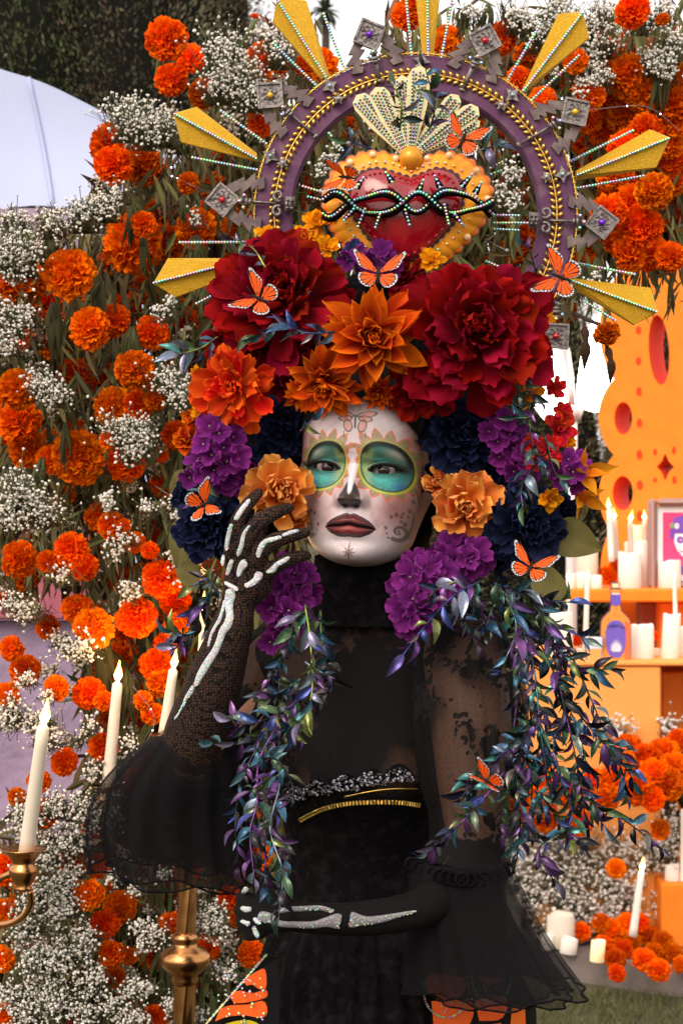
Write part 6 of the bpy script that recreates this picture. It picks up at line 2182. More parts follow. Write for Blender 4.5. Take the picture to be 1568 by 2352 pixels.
M['orange_leather'] = mat('orange leather', (.86, .34, .020), rough=.42, spec=.3, noise=(30, (.82, .25, .012), .45, .8), bump=(90, .25, .002))
M['orange_edge'] = mat('dark orange leather edge', (.72, .17, .012), rough=.45, spec=.4)
M['red_glass'] = mat('glossy red enamel', (.26, .003, .009), rough=.16, spec=.5, coat=.6, noise=(40, (.32, .01, .02), .5, .75), bump=(45, .35, .004))
M['black_lace_back'] = mat('black sequin lace', (.012, .010, .011), rough=.35, spec=.5, bump=(260, .9, .004))
ho, nr = scalloped(HO, 40, 7)
pillow(ho, HD + .03, [(1.0, -.02), (1.02, 0), (1.0, .010)], 'backing', M['black_lace_back'], heart, (950, 480))
pillow(ho, HD, [(.985, -.012), (1.0, -.006), (1.0, .0), (.985, .0035), (.965, .0045)], 'border_edge', M['orange_edge'], heart, (940, 470))
ho2, _ = scalloped(HO, 40, 4)
pillow(940 * 0 + np.array([940, 470]) + (ho2 - np.array([940, 470])) * .955, HD, [(1, .004), (.995, .0065), (.85, .012), (.7, .014)], 'border', M['orange_leather'], heart, (940, 470))
hi, _ = scalloped(np.array([935, 475]) + (HI - np.array([935, 475])) * 1.05, 44, 6)
pillow(hi, HD, [(1, .006), (1, .0165), (.97, .018)], 'dark_scallop', mat('dark purple scallop', (.06, .025, .05), rough=.6), heart, (935, 475), smooth=False)
pillow(HI, HD, [(1.0, .014), (1.0, .020), (.97, .0225), (.9, .025), (.75, .030), (.5, .035), (.25, .0375), (.05, .038)], 'red_heart', M['red_glass'], heart, (935, 470))
st = np.array([935, 475]) + (HI - np.array([935, 475])) * .92
g = G()
for i in range(0, 240, 5):
    p, q = P(*st[i], HD - .0265), P(*st[(i + 2) % 240], HD - .0265)
    g.add(*tube([p, q], .0011, 6))
wpart('stitch', g, mat('red stitch', (.42, .03, .05), rough=.4), heart)
pos = [tuple(P(*(np.array([940, 470]) + (HO[i] - np.array([940, 470])) * .80), HD - .0145)) for i in range(0, 360, 8)]
V, F, cc = scatter(ICO2_V, ICO2_F, np.array(pos), np.full(len(pos), .0016), None, 0, bead_colors(len(pos), (.95, .70, .25)))
wpart('stud', G().add(V, F, cc), M['bead'], heart, False)
for i in (18, 38, 62, 92, 128, 160, 205, 240, 268, 300, 322, 342):
    c = np.array([940, 470]) + (HO[i] - np.array([940, 470])) * .935
    g = G().add(ICO2_V * np.array([8.2 * K * HD, .004, 8.2 * K * HD]) + np.array(P(*c, HD - .010)), ICO2_F, (.88, .58, .30))
    wpart('amber_stone', g, M['attr_gloss'], heart, False)
bc = P(943, 362, HD - .012)
u_ = np.linspace(0, np.pi, 14)
V, F = lathe([(.0128 * math.sin(t_), -.0128 * math.cos(t_)) for t_ in u_], 28)
wpart('gold_ball', G().add(V + np.array(bc), F), mat('orange gold ball', (.72, .30, .02), rough=.30, metal=.25, spec=.5), heart)
# black thorn wreath, two strands
for sg in (-1, 1):
    pts, dd = [], []
    for s in np.linspace(0, 1, 60):
        x = 742 + 388 * s
        y = 468 + 14 * s - 12 * math.sin(s * math.pi) + sg * (24 + 9 * math.sin(s * 9 + sg)) * math.sin(s * math.pi * 4.2 + .5 + .5 * math.sin(s * 11 + sg * .6)) + 4 * math.sin(s * 23 + sg * 2)
        pts.append((x, y, HD - .046 - .006 * math.cos(s * math.pi * 5 + .6) * sg + .02 * (2 * s - 1) ** 2))
    w = [P(*q) for q in pts]
    st_ = wpart('thorn_strand', G().add(*tube(w, .0042 + .0012 * np.sin(np.linspace(0, 20, 60)), 9)), M['black_cloth'], heart)
    pos = np.array([tuple(P(x, y - 3, d - .0050)) for x, y, d in pts[::1]])
    V, F, cc = scatter(ICO2_V, ICO2_F, pos, np.full(len(pos), .00175), None, 0, bead_colors(len(pos), (.40, .72, .30)))
    wpart('rhinestone_string', G().add(V, F, cc), M['bead'], st_, False)
for x, y, dx, dy in [(818, 432, 16, -24), (900, 418, -14, -22), (1010, 430, -12, -26), (1060, 428, 24, -28), (838, 480, -16, 40), (812, 480, -22, 26), (872, 492, -10, 30), (930, 482, 10, 34), (1020, 470, 10, 44), (1044, 492, 16, 22), (1090, 445, 14, -26), (960, 440, 12, -26)]:
    th = wpart('thorn', G().add(*tube([P(x, y, HD - .045), P(x + dx * .5, y + dy * .5, HD - .046), P(x + dx, y + dy, HD - .046)], [.0042, .003, .0008], 7)), M['black_cloth'], heart)
    beads((x, y), (x + dx, y + dy), HD - .0500, HD - .0475, th, size=3.4, step=7.5)
# cream fan above the ball
M['cream'] = mat('cream gilt card', (.70, .60, .33), rough=.45, spec=.4, metal=.15)
FAN = [((818, 218), 24), ((862, 200), 24), ((922, 172), 20), ((966, 150), 26), ((1052, 218), 20), ((1098, 246), 22), ((1102, 278), 15)]
for k, ((tx, ty), hw) in enumerate(FAN):
    bx, by = 943 + (k - 3) * 5, 352
    L = math.hypot(tx - bx, ty - by)
    ux, uy = (tx - bx) / L, (ty - by) / L
    f = lambda s, v: (bx + ux * L * s - uy * v, by + uy * L * s + ux * v)
    d = HD + .012 - .003 * (k % 2)
    poly = [f(0, -7), f(.55, -hw * .95), f(.86, -hw), f(.95, -hw * .75), f(1.0, 0), f(.95, hw * .75), f(.86, hw), f(.55, hw * .95), f(0, 7)]
    o = xz_prism(poly, d, .004, M['cream'], 'fan_blade', heart)
    for v in (-.62, 0, .62):
        beads(f(.10, v * 8), f(.93, v * hw), d - .002, d - .002, o, size=2.5, step=8.0)
    g = G()
    for v in (-.32, .32):
        for i in range(12):
            s = .35 + i * .048
            q = [f(s, v * hw - 2), f(s + .022, v * hw - 2), f(s + .022, v * hw + 2), f(s, v * hw + 2)]
            w = np.array([(P(x, y, d).x, P(x, y, d).z) for x, y in q])
            if np.sum(w[:, 0] * np.roll(w[:, 1], -1) - np.roll(w[:, 0], -1) * w[:, 1]) < 0:
                w = w[::-1]
            V, F = prism(w, .001)
            g.add(np.c_[V[:, 0], d - .0002 - V[:, 2], V[:, 1]], F, (.04, .03, .03))
    wpart('slot', g, M['attr'], o, False)
for q in [((1134, 494), (1190, 495)), ((1134, 512), (1210, 512)), ((1134, 526), (1190, 529)), ((1116, 600), (1142, 611)), ((696, 428), (748, 444)), ((708, 452), (750, 462)), ((756, 306), (792, 352)), ((1126, 386), (1152, 372)), ((1128, 400), (1150, 392))]:
    beads(q[0], q[1], HD + .02, HD + .02, heart, 'rhinestone_spoke', 3.3, 6.6)
for q in [((1110, 548), (1163, 576)), ((800, 330), (822, 300)), ((752, 378), (764, 392))]:
    wpart('pearl_pin', G().add(*tube([P(*q[0], HD), P(*q[1], HD - .03)], .0005, 5)).add(ICO2_V * .0028 + np.array(P(*(q[1] if q[1][0] > 900 else q[0]), HD - .03)), ICO2_F), M['pewter'], heart)

# ------------------------------------------------------------------ flower headdress
hdress = thing('flower_headdress', 'large headdress of red, orange, purple and navy cloth flowers', 'headdress', P(860, 900, 2.2))


def petal_mesh(name, L, W, cup, curl, tip, cb, ct, seed, ruffle=.04, nl=9, nw=9, edge=None):
    r = np.random.default_rng(seed)
    V, cc = [], []
    ph = r.uniform(0, 6)
    for i in range(nl):
        s = i / (nl - 1)
        if tip == 'round':
            f = (.22 + .78 * s ** .75) * (1 - s ** 5) ** .5 if s < 1 else .18
        elif tip == 'wide':
            f = (.16 + .84 * s ** .8) * (1 - s ** 9) ** .5 if s < 1 else .38
        else:
            f = max(.015, (.30 + .9 * math.sin(math.pi * min(1, s ** .9))) * (1 - s ** 3)) if s < 1 else .01
            f *= .9
        if tip == 'ovate':
            f = (.34 + .62 * math.sin(math.pi * min(1, .08 + .86 * s))) * max(0, 1 - s ** 5) ** .7 if s < 1 else .015
        for j in range(nw):
            t = -1 + 2 * j / (nw - 1)
            x = L * s * (1 - .06 * t * t * (tip != 'point')) + (L * .025 * math.sin(t * 5 + ph) * s if tip not in ('point', 'ovate') else 0)
            y = W * .5 * f * t
            z = cup * W * (t * t) * f + curl * L * s * s + ruffle * W * s * math.sin(t * 4.5 + ph + s * 3) + ruffle * .45 * W * s * s * math.sin(t * 8 + ph)
            if tip in ('point', 'ovate'):
                z -= .06 * W * (1 - abs(t)) * f
            V.append((x, y, z))
            m = s ** (1.9 if tip == 'ovate' else 1.2)
            c = np.array(cb) * (1 - m) + np.array(ct) * m
            if edge is not None:
                e = max(abs(t) ** 4, s ** 8) * s
                c = c * (1 - .6 * e) + np.array(edge) * .6 * e
            c = c * (1 + .12 * math.sin(t * 22 + ph) * (1 - s * .4))
            cc.append(np.clip(c, .001, 1))
    return G().add(V, grid_faces(nw, nl), cc).mesh(name, M['petal'])


def make_kind(L0, spec, seed):
    return [petal_mesh('petal', *spec, seed + i) for i in range(3)]


KIND = {
    'red': dict(tip='wide', cb=(.11, .002, .004), ct=(.30, .003, .009), cup=.16, curl=.10, ruffle=.07, edge=(.36, .008, .016)),
    'zinnia': dict(tip='wide', cb=(.55, .022, .004), ct=(.84, .062, .010), cup=.14, curl=.12, ruffle=.09, edge=(.88, .15, .015)),
    'dahlia': dict(tip='ovate', cb=(.36, .006, .006), ct=(.95, .19, .005), cup=.34, curl=.14, ruffle=.05, edge=(.92, .26, .008)),
    'navy': dict(tip='wide', cb=(.004, .005, .016), ct=(.014, .020, .062), cup=.18, curl=.08, ruffle=.06, edge=(.024, .034, .095)),
    'rose': dict(tip='wide', cb=(.62, .10, .006), ct=(.88, .33, .055), cup=.24, curl=.16, ruffle=.06, edge=(.86, .46, .16)),
    'yellow': dict(tip='round', cb=(.60, .18, .006), ct=(.95, .40, .006), cup=.14, curl=.08, ruffle=.06, edge=None),
    'smallred': dict(tip='round', cb=(.35, .01, .01), ct=(.78, .018, .018), cup=.18, curl=.10, ruffle=.08, edge=None),
    'purple': dict(tip='round', cb=(.07, .004, .075), ct=(.21, .020, .21), cup=.14, curl=.06, ruffle=.06, edge=(.30, .055, .29)),
    'blue': dict(tip='round', cb=(.01, .015, .06), ct=(.05, .08, .24), cup=.14, curl=.06, ruffle=.06, edge=None),
    'lily': dict(tip='point', cb=(.62, .14, .008), ct=(.84, .36, .015), cup=.12, curl=.22, ruffle=.05, edge=None),
}
PM = {}


def pm(kind, wratio, v):
    k = (kind, wratio, v)
    if k not in PM:
        s = KIND[kind]
        PM[k] = petal_mesh('petal', 1.0, wratio, s['cup'], s['curl'] * (1 + .5 * (v - 1)), s['tip'], s['cb'], s['ct'], 200 + v * 7 + len(PM), s['ruffle'], edge=s['edge'])
    return PM[k]


LAYERS = {   # (count, elevation deg, length, width ratio, radial start, height)
    'peony': [(5, 84, .30, .9, .02, .30), (7, 74, .36, .9, .06, .27), (8, 63, .43, .88, .12, .21), (10, 50, .49, .86, .18, .15), (12, 36, .55, .84, .25, .09), (13, 20, .60, .82, .32, .03), (13, 2, .64, .80, .34, -.05), (8, -16, .66, .80, .32, -.10)],
    'zinnia': [(5, 82, .32, .8, .04, .26), (7, 68, .42, .8, .08, .21), (9, 52, .52, .76, .14, .15), (11, 34, .60, .72, .20, .09), (11, 16, .70, .70, .24, .03), (11, -4, .76, .70, .24, -.05)],
    'dahlia': [(6, 84, .22, .9, .03, .24), (7, 72, .30, .75, .06, .20), (8, 58, .40, .66, .09, .15), (9, 42, .54, .56, .11, .10), (10, 26, .68, .50, .12, .05), (10, 9, .82, .46, .14, 0), (9, -10, .86, .46, .14, -.06)],
    'rose': [(3, 86, .36, 1.2, .03, .26), (4, 78, .44, 1.2, .09, .22), (5, 67, .54, 1.15, .15, .16), (6, 50, .62, 1.1, .22, .08), (7, 30, .70, 1.08, .28, .0), (7, 8, .74, 1.05, .30, -.06)],
    'small': [(4, 66, .45, .95, .05, .12), (6, 36, .75, .85, .10, .05), (8, 8, .95, .80, .08, 0)],
    'daisy': [(5, 40, .6, .65, .06, .05), (6, 10, .95, .6, .08, 0)],
    'lily': [(3, 40, 1.0, .42, .03, .05), (3, 26, 1.05, .42, .03, 0)],
    'pansy': [(5, 16, .95, 1.05, .03, 0)],
}


def bloom(name, kind, layers, x, y, d, r, face=(0, -1, .1), label=None, squash=.8, core=None):
    Rw = r * K * d
    o = link(name, None, hdress, P(x, y, d) - OFFS[hdress.name])
    fv = Vector(face)
    o.rotation_euler = (fv.to_track_quat('Z', 'Y') @ Quaternion((0, 0, 1), rnd.uniform(0, 6.28))).to_euler()
    if label:
        o['label'] = label
    cc = np.array(KIND[kind]['cb']) * .8
    V = ICO2_V * np.array([.30, .30, .22]) * Rw + np.array([0, 0, .02 * Rw])
    link('bloom_core', G().add(V, ICO2_F, cc).mesh('bloom_core', M['petal']), o)
    for li, (n, el, L, wr, r0, h) in enumerate(LAYERS[layers]):
        for i in range(n):
            az = 2 * np.pi * (i + .5 * (li % 2)) / n + rnd.gauss(0, .22)
            e = R(el + rnd.gauss(0, 11))
            q = Quaternion((0, 0, 1), az) @ Quaternion((0, 1, 0), -e) @ Quaternion((1, 0, 0), rnd.gauss(0, .26))
            l = L * Rw * rnd.uniform(.76, 1.14)
            p = Vector((math.cos(az) * r0 * Rw, math.sin(az) * r0 * Rw, h * Rw * squash))
            link('petal', pm(kind, wr, rnd.randrange(3)), o, p, q, l)
    return o


# dark backing added behind the flowers to close the bright gaps between them
V = ICO2_V * np.array([300 * K * 2.27, .045, 320 * K * 2.27])
wpart('dark_backing', G().add(V + np.array(P(868, 925, 2.30)), ICO2_F, (.02, .006, .008)), M['black_cloth'], hdress)
for sx, px_ in ((-1, 560), (1, 1130)):
    wpart('dark_backing', G().add(ICO2_V * np.array([120 * K * 2.27, .04, 190 * K * 2.27]) + np.array(P(px_, 1110, 2.265)), ICO2_F, (.02, .006, .008)), M['black_cloth'], hdress)
bloom('peony', 'red', 'peony', 1092, 764, 2.10, 205, (.02, -1, .10), 'largest dark red peony, above the right of the face')
bloom('peony', 'red', 'peony', 650, 690, 2.16, 182, (-.22, -1, .55), 'dark red peony at the upper left with a butterfly on it')
bloom('peony', 'red', 'peony', 690, 860, 2.20, 120, (-.1, -1, -.1), 'shaded dark red peony between the zinnia and the small dahlia')
bloom('peony', 'red', 'zinnia', 968, 888, 2.115, 92, (0, -1, -.35), 'dark red bloom low above the forehead')
bloom('zinnia', 'zinnia', 'zinnia', 542, 888, 2.115, 110, (-.28, -1, -.08), 'red-orange zinnia at the left of the headdress')
bloom('dahlia', 'dahlia', 'dahlia', 856, 778, 2.075, 138, (.02, -1, .08), 'large orange dahlia above the forehead')
bloom('dahlia', 'dahlia', 'dahlia', 748, 878, 2.10, 100, (-.15, -1, -.6), 'smaller orange dahlia hanging below the large one')
bloom('dahlia', 'dahlia', 'dahlia', 868, 902, 2.105, 46, (0, -1, -.5), 'small orange bloom peeping out at the brow')
bloom('blue_rose', 'navy', 'peony', 648, 985, 2.18, 80, (-.2, -1, -.1), 'navy bloom left of the forehead')
bloom('blue_rose', 'navy', 'peony', 1058, 1000, 2.15, 108, (.2, -1, 0), 'navy bloom right of the forehead')
bloom('blue_rose', 'navy', 'peony', 1208, 1212, 2.12, 104, (.2, -1, -.05), 'navy bloom right of the cheek beside the olive leaf')
bloom('blue_rose', 'navy', 'peony', 478, 1212, 2.14, 92, (-.25, -1, -.1), 'navy bloom at the lower left behind the hand')
bloom('blue_rose', 'navy', 'peony', 575, 1110, 2.17, 70, (-.2, -1, 0), 'navy bloom left of the peach rose')
bloom('blue_rose', 'navy', 'peony', 1120, 1080, 2.18, 70, (.2, -1, 0), 'navy bloom behind the right peach rose')
bloom('rose', 'rose', 'rose', 645, 1132, 2.12, 88, (.12, -1, .1), 'peach rose left of the face under the fingers')
bloom('rose', 'rose', 'rose', 1066, 1162, 2.12, 92, (-.05, -1, -.05), 'peach rose right of the face')
for kind, lay, nm, L in [('red', 'zinnia', 'peony', [(760, 700, 60, 2.20), (520, 780, 60, 2.20), (800, 960 - 60, 50, 2.21), (610, 800, 56, 2.19), (560, 640, 64, 2.20), (930, 640, 60, 2.19), (1230, 800, 44, 2.19)]),
                         ('dahlia', 'dahlia', 'dahlia', [(690, 905, 46, 2.14), (470, 925, 44, 2.18)]),
                         ('navy', 'rose', 'blue_rose', [(610, 1060, 50, 2.19), (965, 985, 56, 2.17), (1110, 960, 50, 2.18), (560, 1270, 46, 2.17), (1130, 1290, 46, 2.15), (1290, 1180, 46, 2.15), (700, 1020, 40, 2.20), (990, 1100, 40, 2.18), (430, 1140, 40, 2.19)]),
                         ('rose', 'rose', 'rose', [(672, 1190, 50, 2.15), (1010, 1110, 44, 2.15), (1140, 1150, 40, 2.16)])]:
    for x, y, r, d in L:
        bloom(nm, kind, lay, x, y, d, r, (rnd.uniform(-.4, .4), -1, rnd.uniform(-.3, .4)))
for i, (x, y, r, d, fc) in enumerate([(728, 515, 36, 2.20, (-.1, -1, .3)), (700, 548, 34, 2.19, (-.2, -1, .2)), (748, 568, 32, 2.18, (.1, -1, .2)), (612, 540, 30, 2.21, (-.2, -1, .6)), (690, 575, 26, 2.17, (0, -1, 0)), (1226, 668, 40, 2.14, (.4, -1, .2)), (1236, 720, 40, 2.15, (.5, -1, 0)), (1210, 850, 44, 2.14, (.4, -1, -.2)), (1215, 905, 36, 2.13, (.3, -1, -.4)), (455, 860, 22, 2.15, (-.8, -1, .2)), (470, 945, 34, 2.15, (-.6, -1, -.2)), (1300, 1015, 30, 2.14, (.7, -1, 0)), (1262, 1145, 32, 2.10, (.2, -1, -.3)), (990, 600, 34, 2.17, (0, -1, .6)), (1010, 650, 30, 2.19, (0, -1, .4))]):
    bloom('yellow_flower', 'yellow', 'small', x, y, d, r, fc)
bloom('lily', 'lily', 'lily', 1336, 1085, 2.11, 74, (.25, -1, .35), 'yellow lily sticking out at the right')
bloom('lily', 'lily', 'lily', 1335, 1140, 2.13, 62, (.5, -1, -.5), 'second yellow lily below the first at the right')
bloom('orange_flower', 'dahlia', 'small', 430, 1010, 2.18, 40, (-.6, -1, 0))
bloom('orange_flower', 'dahlia', 'small', 448, 960, 2.17, 34, (-.6, -1, .2))
for x, y, r, d in [(1280, 985, 44, 2.10), (1258, 1032, 38, 2.09), (1275, 890, 30, 2.11), (1228, 1055, 30, 2.085), (1292, 950, 28, 2.12), (1215, 1020, 26, 2.10)]:
    bloom('red_flower', 'smallred', 'small', x, y, d, r, (rnd.uniform(-.1, .5), -1, rnd.uniform(-.3, .3)))
# hydrangea heads: florets of four petals
HM = []
for v in range(3):
    g = G()
    for k in range(4):
        sp = KIND['purple']
        me_ = pm('purple', 1.22, v)
        V = np.array([tuple(q.co) for q in me_.vertices])
        ccc = np.array([tuple(q.color[:3]) for q in me_.color_attributes['Col'].data])
        g.add(V, np.array([tuple(p_.vertices) for p_ in me_.polygons]), ccc, Matrix.Rotation(k * np.pi / 2 + .1 * v, 4, 'Z') @ Matrix.Rotation(R(-14 - 5 * (k % 2)), 4, 'Y'))
    g.add(ICO_V * .10 + np.array([0, 0, .05]), ICO_F, (.3, .25, .2))
    HM.append(g.mesh('floret', M['petal']))


def hydrangea(x, y, d, rx, ry, n, fr, label=None):
    o = link('hydrangea', None, hdress, P(x, y, d) - OFFS[hdress.name])
    if label:
        o['label'] = label
    V = ICO2_V * np.array([rx * .55, 20, ry * .55]) * K * d + np.array([0, .012, 0])
    link('bloom_core', G().add(V, ICO2_F, (.03, .006, .04)).mesh('bloom_core', M['petal']), o)
    n = max(3, int(n * .8))
    for i in range(n):
        u = (i + .5) / n
        rr_, an = math.sqrt(u), i * 2.39996
        px_, py_ = rr_ * math.cos(an), rr_ * math.sin(an)
        p = Vector((px_ * rx * K * d, -.024 * math.sqrt(max(0, 1 - rr_ * rr_)) + rnd.uniform(-.004, .004), -py_ * ry * K * d))
        f = Vector((px_ * .8 + rnd.gauss(0, .25), -1, -py_ * .8 + rnd.gauss(0, .25)))
        link('floret', HM[rnd.randrange(3)], o, p, f.to_track_quat('Z', 'Y') @ Quaternion((0, 0, 1), rnd.uniform(0, 6)), fr * 1.32 * K * d * rnd.uniform(.85, 1.15))
    return o


hydrangea(505, 1030, 2.13, 56, 70, 16, 26, 'purple hydrangea under the zinnia at the left')
hydrangea(455, 1085, 2.14, 34, 30, 6, 24)
hydrangea(540, 1100, 2.16, 44, 40, 8, 24)
hydrangea(975, 1330, 2.10, 52, 48, 13, 33, 'magenta hydrangea right of the chin')
hydrangea(1055, 1282, 2.12, 56, 36, 12, 30, 'magenta hydrangea under the right peach rose')
hydrangea(945, 1400, 2.09, 40, 46, 10, 28, 'lowest magenta hydrangea tail right of the neck')
hydrangea(676, 1345, 2.13, 40, 56, 12, 28, 'magenta hydrangea between the hand and the chin')
hydrangea(655, 1400, 2.12, 38, 44, 9, 27, 'magenta hydrangea under the raised hand')
hydrangea(632, 1462, 2.12, 20, 22, 3, 22)
hydrangea(1155, 1000, 2.14, 50, 60, 12, 24, 'shaded purple hydrangea right of the navy bloom')
hydrangea(1298, 1085, 2.12, 34, 44, 8, 24)
hydrangea(1190, 1070, 2.14, 40, 40, 8, 22)
hydrangea(872, 600, 2.18, 42, 24, 6, 24, 'purple hydrangea florets under the heart')
hydrangea(812, 592, 2.18, 30, 24, 5, 22)
bloom('blue_flower', 'blue', 'pansy', 812, 585, 2.16, 34, (0, -1, .3), 'small blue flower under the left of the heart')
bloom('blue_flower', 'blue', 'pansy', 1180, 1110, 2.12, 26, (.1, -1, .2))
# olive leaves
M['olive'] = mat('olive cloth leaf', (.125, .105, .030), rough=.7, spec=.2, trans=.12, noise=(50, (.16, .14, .05), .45, .8), bump=(120, .3, .002))


def big_leaf(x, y, d, L, W, ang, face=(0, -1, .1), m='olive'):
    V = []
    nl, nw = 12, 9
    for i in range(nl):
        s = i / (nl - 1)
        f = max(.02, math.sin(math.pi * min(1, .06 + .94 * s ** .75)) ** .8) * (1 - .2 * s)
        for j in range(nw):
            t = -1 + 2 * j / (nw - 1)
            V.append((L * K * d * s, W * K * d * .5 * f * t, K * d * (5 * abs(t) + 2.0 * math.sin(s * 18 + abs(t) * 3) * abs(t) - 12 * s * s)))
    q = Vector(face).to_track_quat('Z', 'Y')
    # roll so that the leaf points along ang in the picture
    bx = q @ Vector((1, 0, 0))
    cur = math.atan2(bx.z, bx.x)
    q = q @ Quaternion((0, 0, 1), -R(ang) - cur)
    return link('leaf', G().add(V, grid_faces(nw, nl)).mesh('leaf', M[m]), hdress, P(x, y, d) - OFFS[hdress.name], q)


for q in [(1268, 1218, 2.13, 122, 100, 22), (1222, 1320, 2.12, 105, 84, 32), (1300, 1190, 2.15, 70, 60, -40), (428, 1190, 2.19, 120, 70, 100), (425, 1290, 2.18, 80, 60, 70), (440, 1090, 2.2, 70, 60, 140)]:
    big_leaf(*q, face=(rnd.uniform(-.2, .2), -1, rnd.uniform(0, .4)))

# ------------------------------------------------------------------ iridescent sprigs
LEAFV, LEAFM = [], []
for v in range(3):
    nl, nw = 7, 5
    V = []
    for i in range(nl):
        s = i / (nl - 1)
        f = max(.02, math.sin(math.pi * s ** .85) ** .9 * (1.0 - .12 * s))
        for j in range(nw):
            t = -1 + 2 * j / (nw - 1)
            V.append((s, .155 * f * t * (1 + .1 * v), .07 * abs(t) * f + (.10 + .05 * v) * math.sin(s * 3) - .22 * v * .5 * s * s))
    g_ = (np.array(V), grid_faces(nw, nl))
    LEAFM.append([G().add(*g_).mesh('leaf', M['irid']), G().add(*g_).mesh('leaf', M['irid_dark'])])


def sprig(parent, ctrl, n, L, dark=.5, thick=.0011, wild=.35, both=True):
    """a stem with leaves; ctrl: (x, y, d); L leaf length in view pixels"""
    n = int(n * (1.95 if L < 44 and n > 6 else 1.25))
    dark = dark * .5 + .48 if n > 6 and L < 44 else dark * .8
    if n > 8:
        ctrl = [ctrl[0]] + [(x + rnd.gauss(0, 11), y + rnd.gauss(0, 8), d + rnd.gauss(0, .008)) for x, y, d in ctrl[1:]]
    q = spline([P(*c) for c in ctrl], max(8, n * 2))
    st_ = wpart('sprig', G().add(*tube(q, np.linspace(thick * 1.2, thick * .6, len(q)), 5)), M['irid_dark'] if rnd.random() < dark else M['irid'], parent)
    off = OFFS[st_.name]
    for i in range(n):
        s = (i + .6) / n
        k = min(len(q) - 2, int(s * (len(q) - 1)))
        p = Vector(q[k])
        t = (Vector(q[k + 1]) - Vector(q[max(0, k - 1)])).normalized()
        sd_ = t.cross(Vector((0, -1, 0)))
        sd_ = sd_.normalized() if sd_.length > .1 else Vector((1, 0, 0))
        if i == n - 1:
            dv = t
        else:
            dv = t * rnd.uniform(.35, 1.1) + sd_ * (1 if i % 2 else -1) * rnd.uniform(.25, 1.15) + Vector((0, -1, 0)) * rnd.gauss(.1, wild * 1.4) + Vector((0, 0, -.25))
        dv.normalize()
        # leaf x axis along dv, face mostly to the viewer
        up = Vector((rnd.gauss(0, .8), -1, rnd.gauss(.15, .8)))
        yv_ = up.cross(dv).normalized()
        zv = dv.cross(yv_).normalized()
        mt = Matrix((dv, yv_, zv)).transposed()
        l = L * 1.28 * K * p.y * rnd.uniform(.55, 1.3)
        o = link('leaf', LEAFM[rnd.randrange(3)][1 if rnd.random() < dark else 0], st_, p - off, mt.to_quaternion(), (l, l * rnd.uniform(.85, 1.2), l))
    return st_


for ctrl, n, L, dk in [([(770, 762, 2.05), (700, 760, 2.04), (640, 768, 2.045), (600, 775, 2.05)], 9, 40, .0), ([(500, 775, 2.12), (450, 790, 2.10), (400, 815, 2.09)], 7, 42, .1), ([(610, 615, 2.12), (580, 570, 2.13), (530, 545, 2.15)], 6, 36, .55), ([(985, 300, 2.18), (990, 240, 2.17), (985, 170, 2.17)], 7, 34, .75), ([(918, 300, 2.18), (915, 240, 2.17), (905, 190, 2.17)], 7, 36, .35), ([(860, 345, 2.22), (820, 330, 2.2), (800, 325, 2.2)], 6, 34, .6), ([(1105, 345, 2.22), (1140, 335, 2.2), (1160, 340, 2.2)], 5, 34, .4), ([(1235, 640, 2.2), (1220, 590, 2.19), (1205, 560, 2.19)], 6, 30, .5),
                        ([(1195, 860, 2.09), (1215, 900, 2.07), (1240, 930, 2.06)], 6, 38, .5), ([(1170, 920, 2.10), (1190, 960, 2.08), (1230, 1000, 2.06), (1250, 1060, 2.05)], 8, 36, .5), ([(1240, 1050, 2.06), (1215, 1110, 2.05), (1200, 1170, 2.04)], 7, 36, .4), ([(1220, 960, 2.06), (1180, 960, 2.06)], 4, 32, .6), ([(1250, 1000, 2.05), (1270, 1080, 2.05), (1300, 1110, 2.05)], 6, 30, .4), ([(480, 1100, 2.08), (470, 1130, 2.07), (430, 1160, 2.08)], 5, 40, .7), ([(560, 1190, 2.08), (590, 1180, 2.07)], 3, 34, .4), ([(690, 990, 2.08), (720, 960, 2.07)], 3, 36, .5), ([(1260, 720, 2.12), (1275, 690, 2.12)], 3, 30, .5)]:
    sprig(hdress, ctrl, n, L, dk)

